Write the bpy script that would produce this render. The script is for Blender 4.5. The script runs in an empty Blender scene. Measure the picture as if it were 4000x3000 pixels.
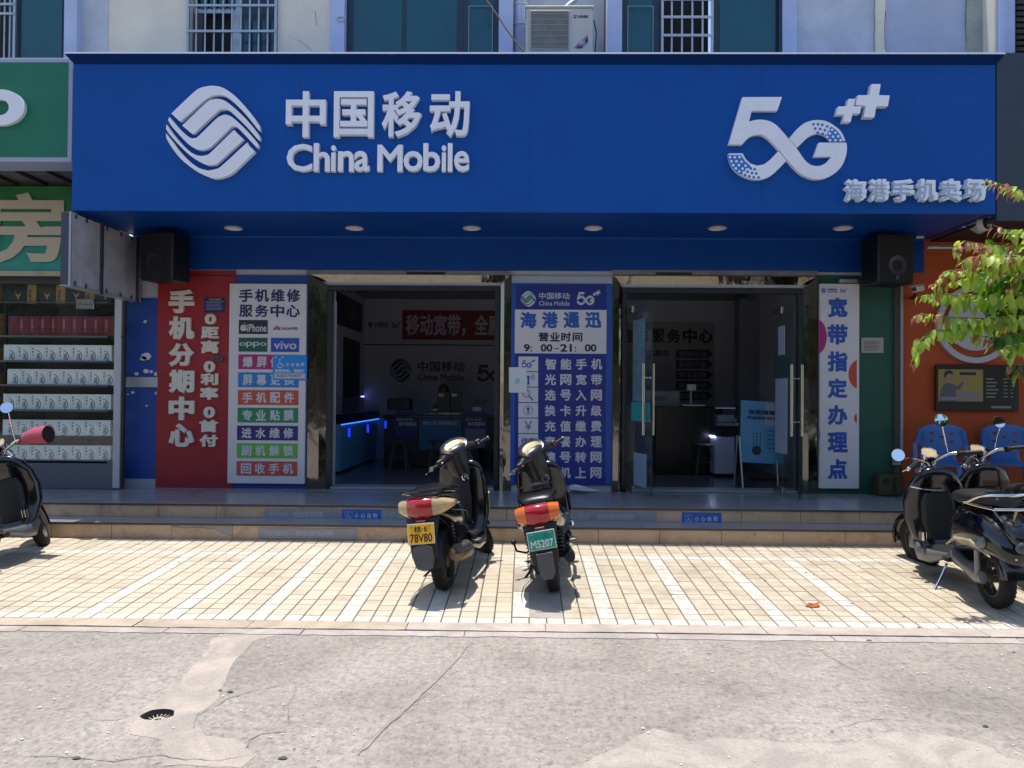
import bpy, bmesh, math, random
from mathutils import Vector, Matrix
random.seed(7)
sc = bpy.context.scene
COL = sc.collection
R = math.radians
# ------------------------------------------------------------------ camera
CAMZ, YAW, PIT, ROL, FPX = 1.584, 0.0155, 0.0125, 0.0075, 3000.0
_F = Vector((-math.sin(YAW)*math.cos(PIT), math.cos(YAW)*math.cos(PIT), math.sin(PIT)))
_R0 = Vector((math.cos(YAW), math.sin(YAW), 0))
_U0 = _R0.cross(_F)
CR = _R0*math.cos(ROL)+_U0*math.sin(ROL)
CU = _U0*math.cos(ROL)-_R0*math.sin(ROL)
cam = bpy.data.objects.new('camera', bpy.data.cameras.new('camera'))
COL.objects.link(cam); sc.camera = cam
mw = Matrix((CR, CU, -_F)).transposed().to_4x4(); mw.translation = Vector((0, 0, CAMZ))
cam.matrix_world = mw
cam.data.sensor_width = 36; cam.data.lens = 36*FPX/4000; cam.data.clip_end = 400; cam.data.clip_start = .05
# ------------------------------------------------------------------ sky, sun, exposure
w = bpy.data.worlds.new('World'); sc.world = w; w.use_nodes = True
nt = w.node_tree; bg = nt.nodes['Background']; sky = nt.nodes.new('ShaderNodeTexSky')
sky.sky_type = 'NISHITA'; sky.sun_disc = False; sky.sun_elevation = R(81.9); sky.sun_rotation = R(302)
nt.links.new(sky.outputs[0], bg.inputs[0]); bg.inputs[1].default_value = .15
SUN = Vector((-.12, .075, 1)).normalized()
sl = bpy.data.lights.new('sun', 'SUN'); sl.energy = 3.7; sl.angle = R(.5); sl.color = (1, .965, .91)
so = bpy.data.objects.new('sun', sl); COL.objects.link(so); so.rotation_euler = SUN.to_track_quat('Z', 'Y').to_euler()
sc.view_settings.view_transform = 'Standard'; sc.view_settings.look = 'None'
sc.view_settings.gamma = 1; sc.view_settings.use_curve_mapping = False; sc.view_settings.exposure = .62
# ------------------------------------------------------------------ helpers
def at(px, py, D):
    d = _F + CR*((px-2000)/FPX) + CU*((1500-py)/FPX)
    return Vector((0, 0, CAMZ)) + d*(D/d.y)
def atz(px, py, z):
    d = _F + CR*((px-2000)/FPX) + CU*((1500-py)/FPX)
    return Vector((0, 0, CAMZ)) + d*((z-CAMZ)/d.z)
def rect(x0, y0, x1, y1, D):
    ym, xm = (y0+y1)/2, (x0+x1)/2
    return at(x0, ym, D).x, at(x1, ym, D).x, at(xm, y1, D).z, at(xm, y0, D).z
def rgb(h):
    h = h.lstrip('#'); c = [int(h[i:i+2], 16)/255 for i in (0, 2, 4)]
    return tuple(v/12.92 if v <= .04045 else ((v+.055)/1.055)**2.4 for v in c)
MATS = {}
def mat(name, col, rough=.5, metal=0, var=0, vs=6, bump=0, bs=60, coat=0, emit=None, es=1, dirt=None, spec=.5):
    if name in MATS: return MATS[name]
    if isinstance(col, str): col = rgb(col)
    m = bpy.data.materials.new(name); m.use_nodes = True; n = m.node_tree; b = n.nodes['Principled BSDF']; L = n.links.new
    b.inputs['Base Color'].default_value = (*col, 1); b.inputs['Roughness'].default_value = rough; b.inputs['Metallic'].default_value = metal; b.inputs['Specular IOR Level'].default_value = spec
    b.inputs['Coat Weight'].default_value = coat; b.inputs['Coat Roughness'].default_value = .05
    if emit: b.inputs['Emission Color'].default_value = (*(rgb(emit) if isinstance(emit, str) else emit), 1); b.inputs['Emission Strength'].default_value = es
    if var or bump or dirt:
        tc = n.nodes.new('ShaderNodeNewGeometry')
    if var or dirt:
        t = n.nodes.new('ShaderNodeTexNoise'); t.inputs['Scale'].default_value = vs; t.inputs['Detail'].default_value = 7; t.inputs['Roughness'].default_value = .65
        L(tc.outputs['Position'], t.inputs['Vector'])
        r = n.nodes.new('ShaderNodeValToRGB'); L(t.outputs['Fac'], r.inputs[0])
        r.color_ramp.elements[0].position = .3; r.color_ramp.elements[1].position = .7
        c0 = dirt if dirt else tuple(c*(1-var) for c in col)
        if isinstance(c0, str): c0 = rgb(c0)
        r.color_ramp.elements[0].color = (*c0, 1); r.color_ramp.elements[1].color = (*[min(1, c*(1+var*.6)) for c in col], 1)
        if dirt: r.color_ramp.elements[0].position = .28; r.color_ramp.elements[1].position = .5
        L(r.outputs[0], b.inputs['Base Color'])
        rr = n.nodes.new('ShaderNodeMapRange'); L(t.outputs['Fac'], rr.inputs[0]); rr.inputs[3].default_value = min(1, rough*1.25); rr.inputs[4].default_value = rough*.8
        L(rr.outputs[0], b.inputs['Roughness'])
    if name == 'fascia_blue': bump, bs = .12, 1.6
    if bump:
        if name == 'fascia_blue' and not var: pass
        t2 = n.nodes.new('ShaderNodeTexNoise'); t2.inputs['Scale'].default_value = bs; t2.inputs['Detail'].default_value = 4
        L(tc.outputs['Position'], t2.inputs['Vector'])
        bp = n.nodes.new('ShaderNodeBump'); bp.inputs['Strength'].default_value = bump; bp.inputs['Distance'].default_value = .01
        L(t2.outputs['Fac'], bp.inputs['Height']); L(bp.outputs[0], b.inputs['Normal'])
    MATS[name] = m; return m
def glassmat(name, tint=(1, 1, 1), refl=.9, ior=1.45):
    if name in MATS: return MATS[name]
    m = bpy.data.materials.new(name); m.use_nodes = True; n = m.node_tree; n.nodes.clear(); L = n.links.new
    o = n.nodes.new('ShaderNodeOutputMaterial'); mx = n.nodes.new('ShaderNodeMixShader'); tr = n.nodes.new('ShaderNodeBsdfTransparent')
    gl = n.nodes.new('ShaderNodeBsdfGlossy'); lw = n.nodes.new('ShaderNodeLayerWeight'); pw = n.nodes.new('ShaderNodeMath'); pw.operation = 'POWER'; pw.inputs[1].default_value = 4.5; L(lw.outputs['Facing'], pw.inputs[0]); fr = n.nodes.new('ShaderNodeMath'); fr.operation = 'MULTIPLY_ADD'; fr.inputs[1].default_value = .8; fr.inputs[2].default_value = .045; L(pw.outputs[0], fr.inputs[0])
    gl.inputs['Roughness'].default_value = .01; gl.inputs[0].default_value = (refl, refl, refl, 1); tr.inputs[0].default_value = (*tint, 1)
    L(fr.outputs[0], mx.inputs[0]); L(tr.outputs[0], mx.inputs[1]); L(gl.outputs[0], mx.inputs[2]); L(mx.outputs[0], o.inputs[0])
    MATS[name] = m; return m
def tag(o, label=None, cat=None, group=None, kind=None):
    if label: o['label'] = label
    if cat: o['category'] = cat
    if group: o['group'] = group
    if kind: o['kind'] = kind
    return o
def link(o, parent):
    COL.objects.link(o)
    if parent is not None:
        o.parent = parent
        if parent.parent is None and parent.name not in LOCAL: o.matrix_parent_inverse = Matrix.Translation(-parent.location)
    return o
LOCAL = set()
def thing(name, label, cat, loc=(0, 0, 0), group=None, rot=(0, 0, 0), local=False):
    o = bpy.data.objects.new(name, None); o.empty_display_size = .1; COL.objects.link(o)
    o.location = loc; o.rotation_euler = rot
    if local: LOCAL.add(o.name)
    return tag(o, label, cat, group)
class MB:
    def __init__(s, M=None): s.v = []; s.f = []; s.M = M
    def add(s, vs, fs):
        k = len(s.v); s.v += [tuple(s.M @ Vector(p)) if s.M else tuple(p) for p in vs]; s.f += [tuple(i+k for i in f) for f in fs]; return s
    def box(s, x0, x1, y0, y1, z0, z1):
        return s.add([(x, y, z) for x in (x0, x1) for y in (y0, y1) for z in (z0, z1)],
                     [(0, 1, 3, 2), (4, 6, 7, 5), (0, 4, 5, 1), (2, 3, 7, 6), (0, 2, 6, 4), (1, 5, 7, 3)])
    def cbox(s, c, sx, sy, sz): return s.box(c[0]-sx/2, c[0]+sx/2, c[1]-sy/2, c[1]+sy/2, c[2]-sz/2, c[2]+sz/2)
    def prism(s, poly, y0, y1):
        n = len(poly); a = sum(poly[i][0]*poly[(i+1) % n][1]-poly[(i+1) % n][0]*poly[i][1] for i in range(n))
        if a < 0: poly = poly[::-1]
        return s.add([(x, y0, z) for x, z in poly]+[(x, y1, z) for x, z in poly],
                     [tuple(range(n)), tuple(range(2*n-1, n-1, -1))]+[(i, i+n, (i+1) % n+n, (i+1) % n) for i in range(n)])
    def rings(s, rs, caps=True, closed=False):
        n = len(rs[0]); m = len(rs); vs = [p for r in rs for p in r]; fs = []
        for i in range(m if closed else m-1):
            a = i*n; b = ((i+1) % m)*n
            fs += [(a+j, a+(j+1) % n, b+(j+1) % n, b+j) for j in range(n)]
        if caps and not closed: fs += [tuple(range(n-1, -1, -1)), tuple(range((m-1)*n, m*n))]
        return s.add(vs, fs)
    def loft(s, secs, n=16, caps=True):   # section: centre, a, b, exponent
        rs = []
        for q in secs:
            c, a, b = map(Vector, q[:3]); e = 2/(q[3] if len(q) > 3 else 2)
            rr = []
            for k in range(n):
                t = 2*math.pi*k/n; co, si = math.cos(t), math.sin(t)
                rr.append(c+a*(abs(co)**e*(1 if co > 0 else -1))+b*(abs(si)**e*(1 if si > 0 else -1)))
            rs.append(rr)
        return s.rings(rs, caps)
    def ly(s, secs, n=18):                # loft along y : (y, cz, hw, hh[, exp[, cx]])
        return s.loft([((q[5] if len(q) > 5 else 0, q[0], q[1]), (q[2], 0, 0), (0, 0, q[3]), q[4] if len(q) > 4 else 2.3) for q in secs], n)
    def lz(s, secs, n=18):                # loft along z : (z, cy, hw, hd[, exp])
        return s.loft([((0, q[1], q[0]), (q[2], 0, 0), (0, q[3], 0), q[4] if len(q) > 4 else 2.5) for q in secs], n)
    def tube(s, pts, r, n=8, caps=True):
        pts = [Vector(p) for p in pts]; rs = []; m = len(pts); rr = r if isinstance(r, (list, tuple)) else [r]*m
        t0 = (pts[1]-pts[0]).normalized(); up = Vector((0, 0, 1)) if abs(t0.z) < .9 else Vector((1, 0, 0))
        u = t0.cross(up).normalized()
        for i in range(m):
            t = ((pts[min(i+1, m-1)]-pts[i]).normalized()+(pts[i]-pts[max(i-1, 0)]).normalized())
            t = t.normalized() if t.length > 1e-6 else t0
            u = (u-t*u.dot(t)).normalized(); v = t.cross(u)
            rs.append([pts[i]+(u*math.cos(2*math.pi*k/n)+v*math.sin(2*math.pi*k/n))*rr[i] for k in range(n)])
        return s.rings(rs, caps)
    def lathe(s, prof, c=(0, 0, 0), axis='z', n=20, closed=False):   # prof (r, h)
        c = Vector(c); rs = []
        for k in range(n):
            t = 2*math.pi*k/n; co, si = math.cos(t), math.sin(t)
            if axis == 'z': rs.append([c+Vector((r*co, r*si, h)) for r, h in prof])
            elif axis == 'x': rs.append([c+Vector((h, r*co, r*si)) for r, h in prof])
            else: rs.append([c+Vector((r*co, h, r*si)) for r, h in prof])
        m = len(prof); vs = [p for r in rs for p in r]; fs = []
        for k in range(n):
            a = k*m; b = ((k+1) % n)*m
            for j in range(m if closed else m-1): fs.append((a+j, b+j, b+(j+1) % m, a+(j+1) % m))
        return s.add(vs, fs)
    def ell(s, c, rx, ry, rz, n=12, m=8):
        prof = [(math.sin(math.pi*j/m), -math.cos(math.pi*j/m)) for j in range(m+1)]
        k = len(s.v); M0 = s.M; s.M = None
        s.lathe(prof, (0, 0, 0), 'z', n)
        for i in range(k, len(s.v)):
            p = Vector((s.v[i][0]*rx+c[0], s.v[i][1]*ry+c[1], s.v[i][2]*rz+c[2])); s.v[i] = tuple(M0 @ p) if M0 else tuple(p)
        s.M = M0; return s
    def build(s, name, m, parent=None, label=None, cat=None, group=None, kind=None, bevel=0, ang=35, local=False, clean=True):
        me = bpy.data.meshes.new(name)
        vs = s.v; loc = None
        if parent is None and not local:
            xs = [p[0] for p in vs]; ys = [p[1] for p in vs]; zs = [p[2] for p in vs]
            loc = ((min(xs)+max(xs))/2, (min(ys)+max(ys))/2, min(zs)); vs = [(p[0]-loc[0], p[1]-loc[1], p[2]-loc[2]) for p in vs]
        me.from_pydata(vs, [], s.f)
        bm = bmesh.new(); bm.from_mesh(me)
        if clean: bmesh.ops.remove_doubles(bm, verts=bm.verts, dist=1e-5)
        if clean or bevel: bmesh.ops.recalc_face_normals(bm, faces=bm.faces)
        if bevel:
            es = [e for e in bm.edges if len(e.link_faces) == 2 and e.calc_face_angle() > .6]
            bmesh.ops.bevel(bm, geom=es, offset=bevel, segments=1, affect='EDGES', clamp_overlap=True)
        bm.to_mesh(me); bm.free()
        if ang:
            me.polygons.foreach_set('use_smooth', [True]*len(me.polygons)); me.set_sharp_from_angle(angle=R(ang))
        if isinstance(m, (list, tuple)): [me.materials.append(q) for q in m]
        else: me.materials.append(m)
        o = bpy.data.objects.new(name, me)
        if loc: o.location = loc
        link(o, parent); return tag(o, label, cat, group, kind)
def pbox(x0, y0, x1, y1, D, th, name, m, parent=None, bevel=0, **k):
    a, b, c, d = rect(x0, y0, x1, y1, D)
    return MB().box(a, b, D-th, D, c, d).build(name, m, parent, bevel=bevel, **k)
def sub(name, mesh, parent, M=None):
    o = bpy.data.objects.new(name, mesh); link(o, parent)
    if M is not None: o.matrix_basis = M
    return o
# ---- lettering (built-in font, turned into meshes)
_tc = {}
def glyphs(s, bold):
    k = (s, bold)
    if k in _tc: return _tc[k]
    c = bpy.data.curves.new('t', 'FONT'); c.body = s; c.size = 1; c.resolution_u = 3; c.extrude = .05; c.bevel_depth = max(bold, .002); c.bevel_resolution = 0
    o = bpy.data.objects.new('t', c); COL.objects.link(o)
    me = bpy.data.meshes.new_from_object(o.evaluated_get(bpy.context.evaluated_depsgraph_get()))
    vs = [v.co.copy() for v in me.vertices]; fs = [tuple(p.vertices) for p in me.polygons if not all(vs[i].z < -.0499 for i in p.vertices)]
    bpy.data.objects.remove(o); bpy.data.curves.remove(c); bpy.data.meshes.remove(me)
    th = .05+max(bold, .002)*.5
    out = [(v.x, v.y, (2 if v.z > th else 1 if v.z > 0 else 0)) for v in vs]
    _tc[k] = (out, fs); return _tc[k]
def text(s, x0, y0, x1, y1, D, m, parent=None, name='lettering', depth=.003, bold=.018, world=None, rot=None, **kw):
    vs, fs = glyphs(s, bold)
    ax = min(v[0] for v in vs); bx = max(v[0] for v in vs); ay = min(v[1] for v in vs); by = max(v[1] for v in vs)
    if world: xl, xr, zb, zt = world
    else: xl, xr, zb, zt = rect(x0, y0, x1, y1, D)
    sx = (xr-xl)/(bx-ax); sz = (zt-zb)/(by-ay); dz = (0, depth-.0006 if depth < .01 else depth-.002, depth)
    mb = MB(rot); mb.add([(xl+(v[0]-ax)*sx, D-dz[v[2]], zb+(v[1]-ay)*sz) for v in vs], fs)
    return mb.build(name, m, parent, ang=0, clean=False, **kw)
def vtext(s, xs, y0, y1, D, m, parent, name='character', depth=.003, bold=.02, gap=.14):
    n = len(s); h = (y1-y0)/(n-gap)
    for i, ch in enumerate(s):
        yy = y0+i*h
        text(ch, xs[0], yy, xs[1], yy+h*(1-gap), D, m, parent, name, depth, bold)
def htext(s, x0, y0, x1, y1, D, m, parent, name='character', depth=.003, bold=.02, gap=.12, skew=0):
    n = len(s); ww = (x1-x0)/(n-gap)
    for i, ch in enumerate(s): text(ch, x0+i*ww, y0, x0+i*ww+ww*(1-gap), y1, D, m, parent, name, depth, bold)
def poly(pts, D, depth, m, name, parent, smooth=2, org=(0, 0), k=1, keep=25, **kw):
    """outline in photo pixels on plane y=D; smooth = Catmull-Rom subdivisions on soft corners"""
    P = [at(org[0]+x*k, org[1]+y*k, D) for x, y in pts]; P = [(p.x, p.z) for p in P]; out = []; n = len(P)
    def sharp(i):
        a = Vector(P[i])-Vector(P[i-1]); b = Vector(P[(i+1) % n])-Vector(P[i])
        return a.length < 1e-9 or b.length < 1e-9 or a.angle(b) > R(keep)
    for i in range(n):
        p1, p2 = Vector(P[i]), Vector(P[(i+1) % n]); p0 = Vector(P[i-1]); p3 = Vector(P[(i+2) % n])
        s1, s2 = sharp(i), sharp((i+1) % n); out.append(tuple(p1))
        if smooth > 1 and not (s1 and s2):
            t1 = (p2-p1) if s1 else (p2-p0)*.5; t2 = (p2-p1) if s2 else (p3-p1)*.5
            for j in range(1, smooth):
                t = j/smooth; h = ((2*t**3-3*t*t+1)*p1+(t**3-2*t*t+t)*t1+(-2*t**3+3*t*t)*p2+(t**3-t*t)*t2); out.append(tuple(h))
    return MB().prism(out, D-depth, D).build(name, m, parent, **kw)
LOGO = [[(290,555),(600,260),(700,190),(800,165),(880,157),(1000,175),(1120,240),(1250,350),(1400,520),(1500,650),(1555,740),(1563,812),(1530,785),(1440,670),(1330,540),(1200,410),(1080,315),(1000,290),(900,295),(820,330),(740,385),(420,665),(395,655)],
 [(445,728),(790,400),(880,355),(960,345),(1050,370),(1150,440),(1300,575),(1450,740),(1540,860),(1560,900),(1552,945),(1520,920),(1400,780),(1260,640),(1130,520),(1070,492),(1000,500),(940,530),(610,840),(575,840)],
 [(260,605),(242,650),(300,745),(420,880),(540,1000),(640,1062),(725,1080),(800,1060),(880,1010),(1150,745),(1190,735),(1240,760),(1330,850),(1450,980),(1520,1055),(1540,1010),(1500,950),(1350,780),(1200,640),(1130,590),(1060,570),(1000,590),(930,635),(700,860),(650,905),(590,915),(530,885),(420,790)],
 [(218,712),(213,775),(260,850),(400,1010),(560,1160),(700,1250),(820,1300),(900,1290),(960,1260),(1325,925),(1190,800),(1160,815),(860,1110),(800,1150),(720,1168),(640,1150),(540,1090),(400,950),(280,800)],
 [(210,838),(225,920),(300,1050),(430,1210),(600,1350),(760,1440),(900,1490),(1000,1480),(1130,1430),(1230,1350),(1485,1100),(1375,985),(1350,995),(1020,1300),(940,1350),(820,1375),(700,1345),(570,1260),(420,1110),(300,950)]]
def logo(x0, y0, x1, y1, D, m, parent, depth=.003, green=None, rot=None):
    kx = (x1-x0)/1355; ky = (y1-y0)/1333
    for i, st in enumerate(LOGO):
        poly([(x0+(x-210)*kx, y0+(y-157)*ky) for x, y in st], D, depth, green if (green and i == 2) else m, 'logo_stroke', parent, smooth=3 if depth > .01 else 2)
G5 = [[(300,212),(783,210),(725,378),(412,378),(380,512),(450,492),(540,488),(640,510),(730,570),(860,715),(960,835),(1060,980),(1130,1040),(1200,1055),(1260,1050),(1330,1010),(1390,940),(1175,940),(1235,768),(1572,768),(1578,850),(1560,950),(1510,1060),(1420,1150),(1300,1205),(1180,1215),(1060,1175),(970,1110),(840,975),(740,850),(620,720),(540,672),(480,668),(400,690),(340,740),(300,790),(130,790)],
 [(870,718),(980,590),(1080,520),(1200,492),(1320,505),(1430,565),(1510,640),(1560,745),(1385,745),(1330,685),(1260,655),(1210,655),(1120,690),(1050,750),(968,830)],
 [(740,870),(838,990),(700,1130),(600,1195),(480,1220),(340,1190),(220,1110),(150,1000),(130,900),(300,900),(340,970),(400,1025),(480,1050),(560,1035),(640,975)]]
PL = [[(1590,240),(1672,240),(1652,332),(1748,332),(1730,418),(1638,418),(1615,522),(1520,522),(1542,430),(1440,432),(1465,332),(1568,332)],
 [(1870,60),(1982,60),(1960,195),(2093,198),(2070,330),(1930,330),(1905,465),(1775,465),(1800,325),(1675,315),(1705,195),(1845,195)]]
def fiveg(x0, y0, x1, y1, D, m, parent, depth=.003, plus=None):
    kx = (x1-x0)/1963; ky = (y1-y0)/1160
    f = lambda q: [(x0+(x-130)*kx, y0+(y-60)*ky) for x, y in q]
    for q in G5: poly(f(q), D, depth, m, 'numeral_stroke', parent, smooth=3 if depth > .01 else 2)
    for q in PL: poly(f(q), D, depth*(1.3 if depth > .01 else 1), plus or m, 'plus_mark', parent, smooth=0)
# ------------------------------------------------------------------ ground surfaces
SL = .044; Y0 = 5.32; YS = 7.66
def gz(y): return max(0, SL*(y-Y0)) if y < YS else SL*(YS-Y0)
def ramp(n, src, stops, x=0):
    r = n.nodes.new('ShaderNodeValToRGB'); e = r.color_ramp.elements
    while len(e) < len(stops): e.new(.5)
    for k, (p, c) in zip(e, stops): k.position = p; k.color = (*c, 1) if len(c) == 3 else c
    n.links.new(src, r.inputs[0]); return r.outputs[0]
def noise(n, vec, scale, det=6, rough=.6, dist=0):
    t = n.nodes.new('ShaderNodeTexNoise'); t.inputs['Scale'].default_value = scale; t.inputs['Detail'].default_value = det
    t.inputs['Roughness'].default_value = rough; t.inputs['Distortion'].default_value = dist; n.links.new(vec, t.inputs['Vector']); return t.outputs['Fac']
def mixc(n, f, a, b, mode='MIX'):
    m = n.nodes.new('ShaderNodeMix'); m.data_type = 'RGBA'; m.blend_type = mode
    for i, v in ((0, f), (6, a), (7, b)):
        if isinstance(v, (int, float)): m.inputs[i].default_value = v
        elif isinstance(v, tuple): m.inputs[i].default_value = (*v, 1)
        else: n.links.new(v, m.inputs[i])
    return m.outputs[2]
def rawmat(name, rough):
    m = bpy.data.materials.new(name); m.use_nodes = True; n = m.node_tree; b = n.nodes['Principled BSDF']; b.inputs['Roughness'].default_value = rough
    return m, n, b, n.nodes.new('ShaderNodeNewGeometry').outputs['Position']
# worn concrete road
m_road, n, b, P = rawmat('road_concrete', .88)
base = ramp(n, noise(n, P, .9, 8, .62, .6), [(.3, rgb('#877f77')), (.48, rgb('#9a9188')), (.68, rgb('#aaa198'))])
mp = n.nodes.new('ShaderNodeMapping'); mp.inputs['Scale'].default_value = (1, .75, 1); n.links.new(P, mp.inputs[0])
g1 = noise(n, mp.outputs[0], 36, 6, .82); agg = ramp(n, g1, [(.38, (.55, .55, .57)), (.46, (.93, .93, .93)), (.55, (1.0, 1.0, 1.0)), (.63, (1.3, 1.28, 1.23))])
c = mixc(n, 1.0, base, agg, 'MULTIPLY')
c = mixc(n, 1.0, c, ramp(n, noise(n, P, 14, 8, .8), [(.38, (.76, .75, .75)), (.48, (1, 1, 1)), (.6, (1.12, 1.11, 1.08))]), 'MULTIPLY')
v = n.nodes.new('ShaderNodeTexVoronoi'); v.feature = 'DISTANCE_TO_EDGE'; v.inputs['Scale'].default_value = .55
nz = n.nodes.new('ShaderNodeTexNoise'); nz.inputs['Scale'].default_value = 2.2; nz.inputs['Detail'].default_value = 5; n.links.new(P, nz.inputs['Vector'])
va = n.nodes.new('ShaderNodeVectorMath'); va.operation = 'MULTIPLY_ADD'; va.inputs[1].default_value = (.55, .55, .55); n.links.new(nz.outputs['Color'], va.inputs[0]); n.links.new(P, va.inputs[2])
n.links.new(va.outputs[0], v.inputs['Vector'])
crk = ramp(n, v.outputs['Distance'], [(.0, (1, 1, 1)), (.0035, (.75, .75, .75)), (.007, (0, 0, 0))])
gate = ramp(n, noise(n, P, 1.3, 2), [(.64, (0, 0, 0)), (.72, (1, 1, 1))])
cm = mixc(n, 1.0, crk, gate, 'MULTIPLY')
c = mixc(n, cm, c, rgb('#776d65'))
sp = ramp(n, noise(n, P, 210, 1, .5), [(.25, (.5, .5, .5)), (.33, (1, 1, 1)), (.7, (1, 1, 1)), (.78, (1.45, 1.42, 1.36))])
c = mixc(n, 1.0, c, sp, 'MULTIPLY'); n.links.new(c, b.inputs[0])
bp = n.nodes.new('ShaderNodeBump'); bp.inputs['Strength'].default_value = .8; bp.inputs['Distance'].default_value = .014
n.links.new(g1, bp.inputs['Height']); n.links.new(bp.outputs[0], b.inputs['Normal'])
def cement(name, stops, sc1=3, g=90, bs=.35):
    m, n, b, P = rawmat(name, .9)
    c = ramp(n, noise(n, P, sc1, 9, .68, .8), stops)
    g1 = noise(n, P, g, 4, .7); c = mixc(n, 1.0, c, ramp(n, g1, [(.34, (.78, .77, .76)), (.5, (1, 1, 1)), (.7, (1.1, 1.1, 1.1))]), 'MULTIPLY')
    n.links.new(c, b.inputs[0]); bp = n.nodes.new('ShaderNodeBump'); bp.inputs['Strength'].default_value = bs; bp.inputs['Distance'].default_value = .005
    n.links.new(g1, bp.inputs['Height']); n.links.new(bp.outputs[0], b.inputs['Normal']); return m
m_patch = cement('cement_patch', [(.4, rgb('#958d84')), (.5, rgb('#a2978c')), (.64, rgb('#b0a396'))])
m_patchL = cement('pale_cement', [(.42, rgb('#948c83')), (.52, rgb('#a39a8f')), (.68, rgb('#b1a698'))])
m_kerbA = cement('kerb_tan', [(.3, rgb('#978777')), (.5, rgb('#ab9a86')), (.68, rgb('#b9a995'))])
m_kerbP = cement('kerb_pink', [(.3, rgb('#998c80')), (.5, rgb('#ab9e91')), (.68, rgb('#b8ac9f'))])
m_kerbB = cement('kerb_grey', [(.3, rgb('#918780')), (.5, rgb('#a69b93')), (.68, rgb('#b3aaa2'))])
m_line = cement('white_road_paint', [(.22, rgb('#a89c8c')), (.36, rgb('#b8b1a6')), (.6, rgb('#c3beb6'))], 6, 60)
from mathutils.geometry import tessellate_polygon
def sheet(poly2, z, name, m, hole=None, parent=None, kind='structure', dz=0, **k):
    polys = [[Vector((x, y, 0)) for x, y in poly2]]+([[Vector((x, y, 0)) for x, y in hole]] if hole else [])
    tri = tessellate_polygon(polys); pts = [p for q in polys for p in q]
    zf = z if callable(z) else (lambda y: z)
    vs = [(p.x, p.y, zf(p.y)+dz) for p in pts]
    fs = []
    for t in tri:
        a, b_, c_ = [Vector(vs[i]) for i in t]
        fs.append(tuple(t) if (b_-a).cross(c_-a).z > 0 else tuple(t[::-1]))
    return MB().add(vs, fs).build(name, m, parent, kind=kind, ang=0, local=True, clean=False, **k)
dr = atz(617, 2792, 0); DR = .068
hole = [(dr.x+DR*1.15*math.cos(2*math.pi*k/24)*(1+.06*math.sin(5*k)), dr.y+DR*math.sin(2*math.pi*k/24)) for k in range(24)]
sheet([(-45, -60), (45, -60), (45, 5.02), (-45, 5.02)], 0, 'road', m_road, hole)
# subsoil under everything, to the horizon
sheet([(-120, -120), (120, -120), (120, 120), (-120, 120)], -.3, 'ground', m_patch)
# cement repairs poured over the road (outlines traced, each a thin skin with its own edge)
def blob(pts, z, name, m, jit=.012, seed=1, label=None):
    rnd = random.Random(seed); P = [atz(x, y, z) for x, y in pts]; out = []
    for i in range(len(P)):
        a, b_ = P[i], P[(i+1) % len(P)]; L = max(1, int((b_-a).length/.06))
        for j in range(L):
            q = a.lerp(b_, j/L); out.append((q.x+rnd.uniform(-jit, jit), q.y+rnd.uniform(-jit, jit)))
    return out
pts = [(905, 2462), (830, 2500), (790, 2560), (745, 2610), (690, 2680), (610, 2735), (560, 2760), (535, 2800), (500, 2840), (520, 2870), (600, 2885), (630, 2895), (620, 2960), (640, 2990), (950, 2998), (985, 2960), (960, 2900), (870, 2880), (800, 2870), (765, 2830), (770, 2790), (850, 2740), (880, 2660), (900, 2600), (960, 2540), (1000, 2500), (1090, 2480)]
o = sheet(blob(pts, 0, '', None, .01, 3), 0, 'cement_patch', m_patch, hole, dz=.0015)
pts = [(2230, 3010), (2350, 2950), (2480, 2880), (2560, 2850), (2650, 2870), (2680, 2895), (2850, 2885), (3050, 2905), (3280, 2910), (3400, 2890), (3500, 2860), (3560, 2855), (3640, 2870), (3740, 2880), (3870, 2920), (3930, 2960), (4080, 2990), (4300, 3200), (2100, 3200)]
sheet(blob(pts, 0, '', None, .012, 5), 0, 'cement_patch', m_patchL, dz=.0015)
# cracks: thin dark ribbons in the road skin
m_crack = mat('crack_dirt', '#8c8279', .95, var=.3, vs=30)
def ribbon(pts, w_, z, name, m, parent=None, rnd=random.Random(4), **k):
    P = [atz(x, y, z) for x, y in pts]; Q = []
    for i in range(len(P)-1):
        L = max(1, int((P[i+1]-P[i]).length/.03))
        for j in range(L): q = P[i].lerp(P[i+1], j/L); Q.append(Vector((q.x+rnd.uniform(-.006, .006), q.y+rnd.uniform(-.006, .006), z+.0055)))
    Q.append(P[-1]+Vector((0, 0, .0055))); vs = []; fs = []
    for i, q in enumerate(Q):
        t = (Q[min(i+1, len(Q)-1)]-Q[max(i-1, 0)]).normalized(); nn = Vector((-t.y, t.x, 0))*w_*(.25+.75*math.sin(math.pi*(i+.3)/(len(Q)+.3)))*rnd.uniform(.5, 1.2)
        vs += [tuple(q+nn), tuple(q-nn)]
        if i: fs.append((2*i-2, 2*i-1, 2*i+1, 2*i))
    return vs, fs
ck = MB()
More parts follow.
